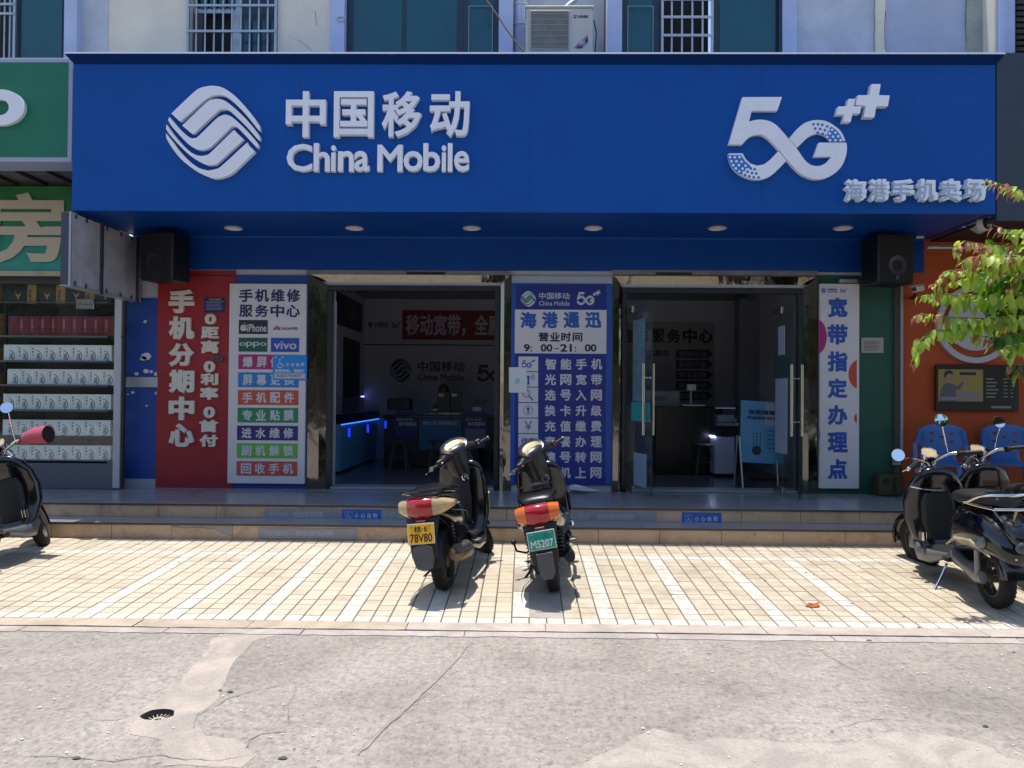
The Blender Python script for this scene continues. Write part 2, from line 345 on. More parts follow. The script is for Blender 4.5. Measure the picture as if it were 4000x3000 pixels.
for pts, ww in [([(760, 2845), (765, 2800), (840, 2760), (900, 2725), (990, 2700), (1120, 2672)], .0035), ([(0, 2950), (250, 2958), (450, 2975), (620, 2950), (720, 2968), (860, 2972), (980, 2950)], .003),
                ([(960, 2930), (975, 2895), (1010, 2870), (1120, 2860)], .004), ([(1130, 2850), (1125, 2760), (1160, 2690)], .002), ([(350, 2812), (450, 2815), (540, 2790)], .002),
                ([(1400, 2940), (1450, 2890), (1600, 2760), (1660, 2700)], .002), ([(3170, 2530), (3300, 2600), (3360, 2630)], .0025),
                ([(3250, 2850), (3420, 2810), (3600, 2820)], .002), ([(520, 2640), (440, 2720), (380, 2760), (300, 2770)], .0015)]:
    vs, fs = ribbon(pts, ww, 0, '', None); ck.add(vs, fs)
vs, fs = ribbon([(1400, 2950), (1520, 2830), (1640, 2715), (1760, 2600), (1830, 2520)], .02, 0, '', None); MB().add([(p[0], p[1], .0048) for p in vs], fs).build('road_stain', mat('tyre_stain', '#928a81', .9, var=.2, vs=12), None, kind='structure', ang=0, local=True, clean=False)
ck.build('road_cracks', m_crack, None, kind='structure', ang=0, local=True, clean=False)
# grit and chips scattered over the road
m_grit = mat('pale_grit', '#cfc8bd', .8); rg = random.Random(11); g = MB()
for i in range(550):
    x = rg.uniform(-3.4, 3.6); y = rg.uniform(3.0, 5.0); s_ = rg.uniform(.002, .007)*(1.8 if rg.random() < .08 else 1); a = rg.random()*6
    g.add([(x+s_*math.cos(a+q)*rg.uniform(.6, 1.2), y+s_*math.sin(a+q), .0045+rg.uniform(0, .002)) for q in (0, 1.5, 3, 4.6)]+[(x, y, .0045+s_*.6)], [(0, 1, 4), (1, 2, 4), (2, 3, 4), (3, 0, 4)])
g.build('grit', m_grit, None, kind='stuff', local=True, ang=0, clean=False)
m_dk = mat('dark_chip', '#4a5052', .8); g = MB()
for px, py, s_ in [(3850, 2840, .016), (300, 2965, .02), (1105, 2965, .022), (900, 2705, .018), (3395, 2505, .02), (700, 2620, .006), (782, 2565, .006), (2770, 2557, .012), (3250, 2860, .01), (860, 2700, .012), (3960, 2550, .012), (1150, 2930, .008)]:
    p = atz(px, py, 0); g.add([(p.x+s_*math.cos(q*1.25)*(1+.3*(q % 2)), p.y+.6*s_*math.sin(q*1.25), .006) for q in range(5)]+[(p.x, p.y, .006+s_*.35)], [(i, (i+1) % 5, 5) for i in range(5)])
g.build('debris', m_dk, None, kind='stuff', local=True, ang=0, clean=False)
# drain in the road
dt = thing('floor_drain', 'round sunken drain with white plastic grate in the pale cement strip of the road', 'drain', (dr.x, dr.y, -.12))
pf = [(DR*1.16, 0), (DR*1.1, -.05), (DR*1.02, -.12), (0, -.12)]
MB().lathe([(r, h) for r, h in pf], (dr.x, dr.y, 0), 'z', 24).build('shaft', mat('drain_wall', '#6b6259', .9, var=.3), dt)
m_gr = mat('drain_plastic', '#b3a792', .7, var=.35, vs=60)
gm = Matrix.Translation((dr.x+.004, dr.y-.012, -.03)) @ Matrix.Rotation(R(10), 4, 'X')
gg = MB(gm).lathe([(.034, 0), (.034, .006), (.022, .006), (.022, 0)], (0, 0, 0), 'z', 20, closed=True)
gg.build('grate_ring', m_gr, dt)
for k in range(22):
    t = 2*math.pi*k/22; MB(gm).tube([(.034*math.cos(t), .026*math.sin(t), .003), (.072*math.cos(t), .07*math.sin(t), -.003)], .0024, 5).build('grate_bar', m_gr, dt)
MB(gm).box(-.002, .002, -.018, .018, 0, .005).box(-.018, -.0025, -.002, .002, 0, .0045).build('grate_cross', m_gr, dt)
# kerb: tan strip of cast pieces and a lower grey lip
kt = bpy.data.objects.new('kerb', None); COL.objects.link(kt); kt['kind'] = 'structure'; kt.location = (0, 5.1, 0)
x = -9.0; rk = random.Random(5)
def rough_slab(x0, x1, y0, y1, z0, z1, rnd, jag=.006):
    nx = max(2, int((x1-x0)/.08)); fr = [(x0+(x1-x0)*i/nx, y0+rnd.uniform(-jag, jag), z1) for i in range(nx+1)]; bk = [(p[0], y1, z1) for p in fr]
    vs = fr+bk+[(p[0], p[1], z0) for p in fr]; k = nx+1
    fs = [(i, i+1, k+i+1, k+i) for i in range(nx)]+[(2*k+i, 2*k+i+1, i+1, i) for i in range(nx)]
    fs += [(0, k, 2*k), (nx, 2*k+nx, k+nx)]
    return MB().add(vs, fs)
while x < 9:
    L = rk.uniform(.7, 1.5)
    rough_slab(x, x+L-.006, 5.115, 5.285, -.02, .01+rk.uniform(-.002, .002), rk).build('kerb_piece', m_kerbA if x < -1.1 else m_kerbP, kt, ang=0)
    x += L
x = -9.0
while x < 9:
    L = rk.uniform(.5, 1.3)
    rough_slab(x, x+L-.008, 5.005, 5.108, -.02, .004+rk.uniform(-.002, .002), rk, .012).build('kerb_lip', m_kerbB, kt, ang=0)
    x += L
sheet([(-45, 4.99), (45, 4.99), (45, 5.3), (-45, 5.3)], -.006, 'gutter', mat('gutter_dirt', '#7d736a', .95, var=.3))
# pavement: ceramic tiles, each proud of the joint bed
m_joint = mat('joint_mortar', '#655a4d', .95, var=.35, vs=14)
TP = .1225; XB = at(1999, 2412, 5.43).x
def tilemat(name, stops, wear=None):
    m, n, b, P = rawmat(name, .62)
    dv = n.nodes.new('ShaderNodeVectorMath'); dv.operation = 'SUBTRACT'; dv.inputs[1].default_value = (XB-200*TP, 5.32, 0); n.links.new(P, dv.inputs[0])
    ds = n.nodes.new('ShaderNodeVectorMath'); ds.operation = 'MULTIPLY'; ds.inputs[1].default_value = (1/TP, 1/TPY, 0); n.links.new(dv.outputs[0], ds.inputs[0])
    fl = n.nodes.new('ShaderNodeVectorMath'); fl.operation = 'FLOOR'; n.links.new(ds.outputs[0], fl.inputs[0])
    wn = n.nodes.new('ShaderNodeTexWhiteNoise'); n.links.new(fl.outputs[0], wn.inputs['Vector'])
    c = ramp(n, wn.outputs['Value'], stops)
    c = mixc(n, 1.0, c, ramp(n, noise(n, P, 2.2, 8, .7, .5), [(.34, (.8, .78, .77)), (.46, (.97, .97, .97)), (.6, (1, 1, 1))]), 'MULTIPLY')
    c = mixc(n, 1.0, c, ramp(n, noise(n, P, 40, 5, .7), [(.28, (.8, .78, .76)), (.42, (1, 1, 1)), (.7, (1.03, 1.03, 1.03))]), 'MULTIPLY')
    sx = n.nodes.new('ShaderNodeSeparateXYZ'); n.links.new(P, sx.inputs[0])
    mr = n.nodes.new('ShaderNodeMapRange'); mr.inputs[1].default_value = -.5; mr.inputs[2].default_value = 1.0; n.links.new(sx.outputs[0], mr.inputs[0])
    dn = ramp(n, noise(n, P, 5, 9, .75, .4), [(.42, (1, 1, 1)), (.58, (0, 0, 0))])
    mm = mixc(n, 1.0, mr.outputs[0], dn, 'MULTIPLY'); m3 = mixc(n, 1.0, mm, (.42, .42, .42), 'MULTIPLY')
    c = mixc(n, m3, c, rgb('#97826c'))
    if wear:
        wf = ramp(n, noise(n, P, 13, 9, .8, .3), [(.4, (0, 0, 0)), (.56, (.85, .85, .85))]); c = mixc(n, wf, c, rgb('#cbc8c2'))
    n.links.new(c, b.inputs[0]); return m
TPY = .1168
TS = [(0, rgb('#b6a993')), (.2, rgb('#bdb09a')), (.8, rgb('#bfb39d')), (1, rgb('#c4b9a4'))]
m_tile = tilemat('pavement_tile', TS); m_tilew = tilemat('painted_tile', TS, True)
sheet([(-45, 5.285), (45, 5.285), (45, 5.32), (-45, 5.32)], 0, 'pavement_bed', m_joint, dz=-.0055)
sheet([(-45, 5.32), (45, 5.32), (45, YS), (-45, YS)], lambda y: SL*(min(y, YS)-Y0), 'pavement_bed', m_joint, dz=-.0055)
pav = bpy.data.objects.new('pavement', None); COL.objects.link(pav); pav['kind'] = 'structure'; pav.location = (0, 5.32, 0)
m_wstrip = m_line
NR = 20; tiles = []
rt = random.Random(9)
for c_ in range(-44, 40):
    for r_ in range(0, NR):
        x0 = XB+c_*TP; y0 = 5.32+r_*TPY; y1 = 5.32+(r_+1)*TPY
        if r_ == 19 and y1 > YS: y1 = YS-.002
        y1 = min(y1, YS-.002)
        if 0 <= c_ <= 2 and 1 <= r_ <= 11: continue
        col = (c_ % 5 == 0 and 1 <= r_ <= 14 and -26 < c_ < 24) or r_ == 0 or r_ == 15 or (c_ % 5 == 0 and c_ >= 26 and 1 <= r_ < 6)
        tiles.append((x0, y0, y1, col, c_, r_))
def tilebox(mb, x0, y0, y1, rnd, grout=True):
    g_ = .0055; hx = TP-.0055; z0, z1 = gz(y0)-.008, gz(y1)-.008; j = rnd.uniform(-.0012, .0012)
    a, b_ = x0+.0045, x0+hx+.0005; c_, d_ = y0+.0055, y1-.0055; t = .008
    e = .0022
    vs = [(a, c_, z0), (b_, c_, z0), (b_, d_, z1), (a, d_, z1), (a, c_, z0+t+j-e), (b_, c_, z0+t+j-e), (b_, d_, z1+t+j-e), (a, d_, z1+t+j-e),
          (a+e, c_+e, z0+t+j), (b_-e, c_+e, z0+t+j), (b_-e, d_-e, z1+t+j), (a+e, d_-e, z1+t+j)]
    mb.add(vs, [(0, 1, 5, 4), (1, 2, 6, 5), (2, 3, 7, 6), (3, 0, 4, 7), (4, 5, 9, 8), (5, 6, 10, 9), (6, 7, 11, 10), (7, 4, 8, 11), (8, 9, 10, 11)])
def inview(t): 
    return abs((t[0])/(t[1]))*3000 < 2040
vis = sorted([t for t in tiles if inview(t)], key=lambda t: (t[5], abs(t[4])))[:300]; vs_ = set((t[4], t[5]) for t in vis)
rest = [MB(), MB()]
for t in tiles:
    if (t[4], t[5]) in vs_:
        mb = MB(); tilebox(mb, t[0], t[1], t[2], rt); mb.build('tile', m_tilew if t[3] else m_tile, pav, ang=0, clean=False)
    else: tilebox(rest[1 if t[3] else 0], t[0], t[1], t[2], rt)
rest[0].build('tiles', m_tile, pav, kind='stuff', ang=0, clean=False); rest[1].build('painted_tiles', m_tilew, pav, kind='stuff', ang=0, clean=False)
# cement repair in the tiled bay
def slopebox(x0, x1, y0, y1, t, name, m, parent):
    return MB().add([(x0, y0, gz(y0)-.012), (x1, y0, gz(y0)-.012), (x1, y1, gz(y1)-.012), (x0, y1, gz(y1)-.012)]+[(x0, y0, gz(y0)+t), (x1, y0, gz(y0)+t), (x1, y1, gz(y1)+t), (x0, y1, gz(y1)+t)],
             [(0, 1, 5, 4), (1, 2, 6, 5), (2, 3, 7, 6), (3, 0, 4, 7), (4, 5, 6, 7)]).build(name, m, parent, ang=0)
slopebox(XB+.004, XB+3*TP-.004, 5.32+TPY+.003, 5.32+6.2*TPY, -.001, 'repair_slab', m_patch, pav)
slopebox(XB+.004, XB+3*TP-.004, 5.32+6.25*TPY, 5.32+12*TPY-.004, .001, 'repair_slab', m_patch, pav)
slopebox(XB+.006, XB+TP, 5.33+TPY, 5.32+6.1*TPY, .003, 'paint_strip', m_tilew, pav)
# ------------------------------------------------------------------ steps and porch
m_riser, n, b, P = rawmat('riser_tile', .45)
c = ramp(n, noise(n, P, 3.5, 8, .65, .7), [(.3, rgb('#a68a6c')), (.48, rgb('#c0a282')), (.65, rgb('#caae90'))])
c = mixc(n, ramp(n, noise(n, P, 11, 8, .8), [(.3, (1, 1, 1)), (.4, (0, 0, 0))]), c, rgb('#75604c')); n.links.new(c, b.inputs[0])
m_floor, n, b, P = rawmat('porch_tile', .2)
c = ramp(n, noise(n, P, 2.5, 8, .7), [(.3, rgb('#7c7e82')), (.5, rgb('#87888c')), (.7, rgb('#909194'))]); n.links.new(c, b.inputs[0])
rr = ramp(n, noise(n, P, 3, 3, .5), [(.35, (.26, .26, .26)), (.6, (.2, .2, .2))]); n.links.new(rr, b.inputs['Roughness'])
m_nose = mat('tread_edge', '#3c3a3a', .4)
st = bpy.data.objects.new('steps', None); COL.objects.link(st); st['kind'] = 'structure'; st.location = (0, 7.66, .1)
ZP = .405; Z1 = .262; FAC = 9.35
MB().box(-14, 14, 7.68, 8.04, 0, Z1-.021).box(-14, 14, 8.045, 14, 0, ZP-.021).build('core', m_joint, st)
MB().box(-14, 14, 7.652, 7.68, Z1-.02, Z1-.003).build('tread_edge', m_nose, st); MB().box(-14, 14, 8.012, 8.04, ZP-.02, ZP-.003).build('tread_edge', m_nose, st)
rs = random.Random(3)
for i in range(40):                                   # riser tiles 0.6 m long
    x = -12.06+i*.61
    for y, z0, z1, off in ((7.668, .07, Z1-.022, 0), (8.028, Z1, ZP-.022, .3)):
        if y < 8 and abs(x+off+.3-at(850, 2080, 7.67).x) < .25: continue
        MB().box(x+off+.002, x+off+.608, y+rs.uniform(-.0015, .0015), y+.02, z0, z1).build('riser_tile', m_riser, st, bevel=.002, ang=0)
xb = at(850, 2080, 7.67).x                               # the broken riser tile
k0 = min(range(40), key=lambda i: abs(-12.06+i*.61+.3-xb)); xb = -12.06+k0*.61
MB().prism([(xb+.002, .07), (xb+.608, .07), (xb+.608, .12), (xb+.56, .15), (xb+.5, .165), (xb+.44, .205), (xb+.4, .198), (xb+.3, .215), (xb+.1, .21), (xb+.002, .225)], 7.666, 7.672).build('broken_riser_tile', m_riser, st, ang=0, label='chipped tan tile with a broken upper edge showing cement')
MB().box(xb+.002, xb+.608, 7.674, 7.684, .07, Z1-.022).build('riser_backing', m_kerbB, st, ang=0)
for i in range(34):
    x = -10.2+i*.6
    MB().box(x+.001, x+.599, 7.67, 8.026, Z1-.02, Z1).build('tread_tile', m_floor, st, bevel=.0015, ang=0)
    for j in range(3):
        y0 = 8.03+j*.6; y1 = min(y0+.599, 9.6)
        MB().box(x+.001, x+.599, y0, y1, ZP-.02, ZP+rs.uniform(0, .0008)).build('floor_tile', m_floor, st, bevel=.0015, ang=0)
# ------------------------------------------------------------------ materials of the street front
def blueish(name, c0, c1, rough):
    m, n, b, P = rawmat(name, rough); n.links.new(ramp(n, noise(n, P, .8, 4, .6, 1), [(.3, rgb(c0)), (.7, rgb(c1))]), b.inputs[0]); return m
m_blue = mat('fascia_blue', '#004c9e', .5, var=.1, vs=.7, spec=.25)
m_blue2 = mat('soffit_blue', '#003f8e', .4, var=.1, vs=1, spec=.3)
m_white = mat('letter_white', '#e2e6f0', .45, var=.06, vs=3)
m_white2 = mat('panel_white', '#c6c4c6', .5, var=.05, vs=3)
m_edge = mat('letter_edge', '#e6ebf4', .4)
m_cream = mat('cream_wall', '#eadfc8', .85, var=.12, vs=1.6, bump=.15, bs=25)
m_lav = mat('pale_render', '#b9c4de', .8, var=.12, vs=2)
m_grywall = mat('grey_render', '#c3c9ce', .85, var=.2, vs=2.5, dirt=None)
m_teal = mat('teal_pane', '#145561', .16, var=.2, vs=1.4)
m_tframe = mat('dark_frame', '#1a3544', .4)
m_alu = mat('aluminium', '#aeb4ba', .38, metal=.6, var=.12)
m_steel = mat('brushed_steel', '#b9b5ae', .22, metal=1, var=.1)
m_chrome = mat('chrome', '#d6d6d6', .07, metal=1)
m_dark = mat('dark_metal', '#1d1f22', .45, var=.2)
m_black = mat('black_plastic', '#0d0d0e', .42, var=.2, vs=20)
m_redp = mat('red_panel', '#8f1720', .5, var=.12, vs=1.2)
m_green = mat('green_panel', '#0f4a38', .6, var=.1)
m_orange = mat('orange_wall', '#a3440e', .7, var=.12, vs=1.2, bump=.08)
m_room = mat('room_wall', '#a9abb3', .8, var=.05)
m_wavy, n, b, P = rawmat('wavy_steel', .07)
b.inputs['Metallic'].default_value = 1; b.inputs['Base Color'].default_value = (*rgb('#7a7771'), 1)
mp = n.nodes.new('ShaderNodeMapping'); mp.inputs['Scale'].default_value = (3, 3, 1.6); n.links.new(P, mp.inputs[0])
bp = n.nodes.new('ShaderNodeBump'); bp.inputs['Strength'].default_value = .5; bp.inputs['Distance'].default_value = .007
n.links.new(noise(n, mp.outputs[0], 2.4, 2, .5), bp.inputs['Height']); n.links.new(bp.outputs[0], b.inputs['Normal'])
m_glass = glassmat('door_glass', (.93, .96, .95), .6); m_cglass = glassmat('case_glass', (.93, .95, .97), .7, 1.3); m_wglass = glassmat('shop_glass', (.985, .995, .99), .7, 1.3)
# ------------------------------------------------------------------ main shop sign
YF = 8.03                                               # front plane at the top edge
LEAN = 0.0
sx0, sx1, sz0, sz1 = rect(284, 208, 3889, 829, YF)
sz0 = at(2000, 829, YF).z; sz1 = at(2000, 206, YF-.075).z
sg = thing('shop_sign', 'long blue box sign with white wave logo and raised white characters across the shop front', 'sign', (0, 8.4, sz0))
MB().box(sx0, sx1, YF, YF+.02, sz0, sz1-.09).build('face_panel', m_blue, sg, bevel=.002)
for k in range(1, 4):
    xx = sx0+(sx1-sx0)*k/4; MB().box(xx-.002, xx+.002, YF-.0012, YF, sz0, sz1-.1).build('panel_seam', mat('seam_blue', '#082f74', .5), sg, ang=0)
MB().box(sx0, sx1-.0, YF+.02, 9.33, sz1-.1, sz1-.06).build('top_panel', m_blue, sg)
MB().box(sx0, sx0+.02, YF+.02, 9.33, sz0+.0, sz1-.1).build('end_panel', m_blue, sg); MB().box(sx1-.02, sx1, YF+.02, 9.33, sz0, sz1-.1).build('end_panel', m_blue, sg)
MB().add([(sx0-.05, YF-.075, sz1), (sx1+.05, YF-.075, sz1), (sx1+.05, YF-.075, sz1-.018), (sx0-.05, YF-.075, sz1-.018), (sx0+.005, YF-.004, sz1-.09), (sx1-.005, YF-.004, sz1-.09), (sx0-.05, YF+.1, sz1), (sx1+.05, YF+.1, sz1), (sx0, YF+.1, sz1-.09), (sx1, YF+.1, sz1-.09)],
         [(3, 2, 1, 0), (4, 5, 2, 3), (0, 1, 7, 6), (4, 8, 9, 5), (3, 0, 6, 8, 4), (2, 5, 9, 7, 1)]).build('cornice', mat('cornice_blue', '#04285e', .8, spec=.1), sg, ang=0)
MB().box(sx0-.052, sx1+.052, YF-.08, YF-.0752, sz1-.012, sz1+.004).build('cornice_trim', m_edge, sg, ang=0)
zsf = sz0+.004
MB().box(sx0+.02, at(3605, 931, FAC).x, YF+.02, FAC-.012, zsf, zsf+.02).build('soffit', m_blue2, sg)
MB().box(at(3605, 931, FAC).x+.004, sx1-.02, YF+.02, FAC-.012, zsf, zsf+.02).build('soffit_end', mat('soffit_plum', '#3a2238', .6, var=.2), sg)
# letters
logo(657, 343, 1024, 703, YF, m_white, sg, depth=.055)
htext('中国移动', 1124, 366, 1836, 543, YF, m_white, sg, depth=.07, bold=.024, gap=.17)
for ch, a, b_, t, d in [('C', 1126, 1225, 569, 675), ('h', 1231, 1294, 566, 675), ('i', 1298, 1317, 574, 675), ('n', 1325, 1387, 596, 675), ('a', 1388, 1447, 596, 675), ('M', 1478, 1576, 572, 675), ('o', 1579, 1654, 596, 675), ('b', 1656, 1722, 566, 675), ('i', 1727, 1745, 574, 675), ('l', 1751, 1769, 566, 675), ('e', 1775, 1835, 596, 675)]:
    text(ch, a, t, b_, d, YF, m_white, sg, 'character', .06, .02)
fiveg(2841, 339, 3463, 707, YF, m_white, sg, depth=.055, plus=m_edge)
m_dot = mat('dot_blue', '#1d74c4', .45); f5 = lambda q: [(2841+(x-130)*.3169, 339+(y-60)*.3172) for x, y in q]
poly(f5([(134,902),(300,902),(345,975),(402,1022),(425,1060),(360,1060),(350,1095),(318,1100),(318,1135),(285,1140),(215,1090),(150,990)]), YF-.0555, .003, m_dot, 'dot_panel', sg, smooth=0)
poly(f5([(1410,552),(1480,600),(1520,655),(1558,742),(1388,742),(1345,688),(1340,655),(1368,640),(1368,610),(1395,600),(1390,570)]), YF-.0555, .003, m_dot, 'dot_panel', sg, smooth=0)
def disc(px, py, r, D, m, name, parent, n=10, d=.0015):
    c = at(px, py, D); r *= D/FPX
    return MB().prism([(c.x+r*math.cos(2*math.pi*k/n), c.z+r*math.sin(2*math.pi*k/n)) for k in range(n)], D-d, D).build(name, m, parent, ang=0)
for x, y in [(163,926),(222,928),(282,925),(180,978),(243,978),(306,984),(203,1025),(273,1025),(354,1031),(236,1065),(318,1068),(277,1103),(1421,590),(1393,634),(1463,625),(1363,677),(1433,674),(1498,670),(1396,718),(1462,718),(1527,718)]:
    p = f5([(x, y)])[0]; disc(p[0], p[1], 5.2, YF-.0587, m_white, 'dot', sg)
for x, y in [(420,1067),(467,1076),(381,1107),(434,1122),(487,1128),(350,1148),(402,1164),(456,1175),(515,1177),(1192,522),(1249,522),(1302,530),(1360,549),(1213,575),(1274,580),(1331,594),(1243,626),(1306,641)]:
    p = f5([(x, y)])[0]; disc(p[0], p[1], 5.4, YF-.0557, m_dot, 'dot', sg)
m_l2 = mat('letter_face_grey', '#a6b2cb', .4)
for i, ch in enumerate('海港手机卖场'):
    a = 3290+i*92.5
    text(ch, a, 706, a+84, 792, YF, m_edge, sg, 'character_backing', .075, .06)
    text(ch, a+7, 712, a+80, 784, YF-.0752, m_l2, sg, 'character', .004, .012)
# downlights
for i, px in enumerate([912, 1385, 1843, 2318, 2802, 3292]):
    p = atz(px, 890, zsf); pos = ['leftmost', 'second from left', 'third from left', 'fourth from left', 'fifth from left', 'rightmost'][i]
    t = thing('downlight', f'round white recessed ceiling light, {pos} of six in the blue soffit', 'ceiling light', (p.x, p.y, zsf), 'lights in the blue soffit')
    MB().lathe([(.102, 0), (.105, -.012), (.085, -.016), (.075, -.004)], (p.x, p.y, zsf), 'z', 24).build('trim_ring', m_white2, t)
    MB().lathe([(.076, -.006), (.05, -.01), (0, -.012)], (p.x, p.y, zsf), 'z', 24).build('diffuser', mat('diffuser', '#e4e6ea', .5), t)
# ------------------------------------------------------------------ shop building (ground floor front)
sb = thing('shop_building', 'ground floor shop front with two door openings between blue, red and green wall panels', 'building', (0, FAC, ZP))
def P2(x0, y0, x1, y1, name, m, th=.02, D=FAC, parent=None, **k): return pbox(x0, y0, x1, y1, D, th, name, m, parent or sb, **k)
zt = sz0
xa, xb_ = at(524, 990, FAC).x, at(3605, 990, FAC).x
MB().box(xa, xb_, FAC-.03, FAC+.1, at(2000, 1058, FAC).z, zsf+.1).build('lintel_panel', m_blue2, sb)
MB().box(xa, xb_, FAC-.034, FAC-.031, at(2000, 934, FAC).z, at(2000, 929, FAC).z).build('panel_seam', mat('seam_light', '#1c5aa8', .4), sb, ang=0)
# wall piers behind the cladding: real depth
zb, ztop = ZP+.001, at(2000, 1058, FAC).z
def pier(x0, x1, name='wall', m=m_room, y0=FAC, y1=FAC+.25): MB().box(x0, x1, y0, y1, zb, ztop).build(name, m, sb)
X = lambda px, D=FAC, py=1500: at(px, py, D).x
pier(X(486), X(1290)); pier(X(1942), X(2430)); pier(X(3132), X(3516))
MB().box(X(1290)+.002, X(1942)-.002, FAC+.001, FAC+.25, at(2000, 1120, FAC).z, ztop).build('wall', m_room, sb); MB().box(X(2430)+.002, X(3132)-.002, FAC+.001, FAC+.25, at(2000, 1120, FAC).z, ztop).build('wall', m_room, sb)
# left blue bay
P2(488, 1165, 622, 1908, 'wall_panel', mat('bay_blue', '#123f8c', .5, var=.06, vs=1.2, dirt=None), .015)
P2(490, 1473, 621, 1512, 'rail', m_alu, .035); P2(487, 1870, 613, 1906, 'base_panel', mat('skirting_grey', '#9ea2a8', .5, var=.15), .03)
for x, y, s_ in [(567, 1256, 6), (570, 1392, 16), (560, 1400, 10), (533, 1460, 7), (590, 1452, 6), (612, 1462, 9), (518, 1533, 6), (614, 1535, 8), (573, 1585, 4), (500, 1540, 3), (570, 1450, 10)]:
    c = at(x, y, FAC-.016); r = s_*FAC/3000
    MB().prism([(c.x+r*math.cos(q*.9)*(1+.5*rg.random()), c.z+.8*r*math.sin(q*.9)*(1+.4*rg.random())) for q in range(7)], FAC-.017, FAC-.015).build('peeled_paint', m_white2, sb, ang=0)
# red panel
P2(617, 1058, 917, 1917, 'red_panel', m_redp, .03)
P2(618, 1074, 917, 1079, 'red_panel_seam', m_dark, .032)
rp = sb
vtext('手机分期中心', (663, 762), 1132, 1745, FAC-.03, mat('raised_white', '#c9c2b6', .5), rp, depth=.035, bold=.05, gap=.12)
cz_ = [('0', 803, 847, 1226, 1268), ('距', 788, 857, 1277, 1322), ('离', 788, 857, 1330, 1380), ('0', 799, 843, 1410, 1455), ('利', 786, 855, 1458, 1504), ('率', 784, 855, 1512, 1562), ('0', 798, 842, 1588, 1633), ('首', 782, 853, 1640, 1688), ('付', 782, 853, 1697, 1745)]
for ch, a, b_, t, d in cz_: text(ch, a, t, b_, d, FAC-.03, MATS['raised_white'], rp, 'character', .03, .05)
c = at(840, 1400, FAC-.03)
sbx = thing('socket_strip', 'small grey socket block stuck beside the middle zero on the red panel', 'socket', (c.x, c.y, c.z-.03))
pbox(828, 1392, 873, 1412, FAC-.03, .03, 'socket_body', mat('grey_plastic', '#4b4b4f', .5), sbx, bevel=.004); [disc(x, 1402, 4, FAC-.0605, m_black, 'socket_hole', sbx) for x in (842, 857)]
np_ = thing('notice_plate', 'small navy enamel notice with tiny white lines on the red panel', 'notice', tuple(at(838, 1220, FAC-.03)))
pbox(798, 1162, 879, 1220, FAC-.03, .004, 'plate', mat('plate_navy', '#1c1a50', .4), np_, bevel=.001)
text('“门前三包”责任牌', 815, 1166, 862, 1173, FAC-.0342, mat('lemon_print', '#c6b45c', .5), np_, depth=.001)
for k in range(7): pbox(803+(k % 3)*2, 1177+k*5.3, 874-(k*7 % 16), 1178.6+k*5.3, FAC-.0342, .001, 'print_line', mat('print_lav', '#8f8fc4', .6), np_, ang=0)
# blue strip and board
P2(917, 1076, 1207, 1917, 'blue_panel', mat('strip_blue', '#143f86', .5, var=.1), .02)
def board(name, label, x0, y0, x1, y1, m, th, D=FAC-.02, bev=.006, cat='sign board'):
    t = thing(name, label, cat, tuple(at((x0+x1)/2, y1, D)))
    pbox(x0, y0, x1, y1, D, th, 'board', m, t, bevel=bev); return t
bd = board('service_board', 'tall white repair price board with coloured rows beside the red panel', 898, 1110, 1198, 1888, m_white2, .05)
D1 = FAC-.07; m_ink = mat('navy_ink', '#1f1b55', .5); m_wp = mat('white_print', '#b9bcc0', .5)
htext('手机维修', 934, 1129, 1174, 1180, D1, m_ink, bd, bold=.03); htext('服务中心', 934, 1190, 1172, 1239, D1, m_ink, bd, bold=.03)
def cell(x0, y0, x1, y1, col, nm): return pbox(x0, y0, x1, y1, D1, .002, 'cell', mat(nm, col, .5), bd, ang=0)
cell(933, 1250, 1046, 1305, '#26262c', 'cell_black'); cell(1059, 1251, 1171, 1306, '#cac8ca', 'cell_white')
text('iPhone', 966, 1266, 1041, 1296, D1-.002, m_wp, bd, bold=.02)
poly([(939,1283),(942,1271),(949,1268),(955,1271),(961,1268),(964,1272),(961,1278),(965,1286),(960,1293),(955,1292),(949,1293),(942,1291)], D1-.002, .001, m_wp, 'fruit_emblem', bd, smooth=2, keep=60); poly([(953,1266),(954,1262),(958,1260),(957,1264)], D1-.002, .001, m_wp, 'leaf_emblem', bd, smooth=0)
m_hr = mat('petal_red', '#8e1530', .5)
for k in range(8):
    a = R(-78+k*22.3); cx, cy = 1082, 1290
    q = [(cx+r*math.sin(a+da), cy-r*math.cos(a+da)*1.05) for r, da in ((3, -.1), (13, -.16), (19, 0), (13, .16), (3, .1))]; poly(q, D1-.002, .001, m_hr, 'petal', bd, smooth=0)
text('HUAWEI', 1102, 1278, 1162, 1289, D1-.002, m_black, bd, bold=.03)
cell(932, 1319, 1045, 1374, '#0f5140', 'cell_green'); cell(1058, 1320, 1169, 1375, '#1d4aa0', 'cell_vivo')
for i, ch in enumerate('oppo'): text(ch, 935+i*27, 1335+(2 if ch == 'o' else 0), 960+i*27, 1346+(5 if ch == 'o' else 12), D1-.002, m_wp, bd, bold=.01)
text('vivo', 1070, 1333, 1158, 1364, D1-.002, m_wp, bd, bold=.015)
rows = [('爆屏修复', '#9c2065', 931, 1385, 1168, 1443), ('屏幕更换', '#1f72b2', 930, 1455, 1167, 1513), ('手机配件', '#b34a30', 929, 1524, 1166, 1582), ('专业贴膜', '#1a7a4c', 928, 1593, 1165, 1651), ('进水维修', '#2b1d66', 926, 1663, 1164, 1720), ('刷机解锁', '#5ea23e', 925, 1732, 1163, 1790), ('回收手机', '#b34a3e', 924, 1802, 1162, 1859)]
for s_, col, x0, y0, x1, y1 in rows:
    cell(x0, y0, x1, y1, col, 'row_'+col[1:]); htext(s_, x0+17, y0+8, x1-17, y1-8, D1-.002, m_wp, bd, bold=.03, gap=.26)
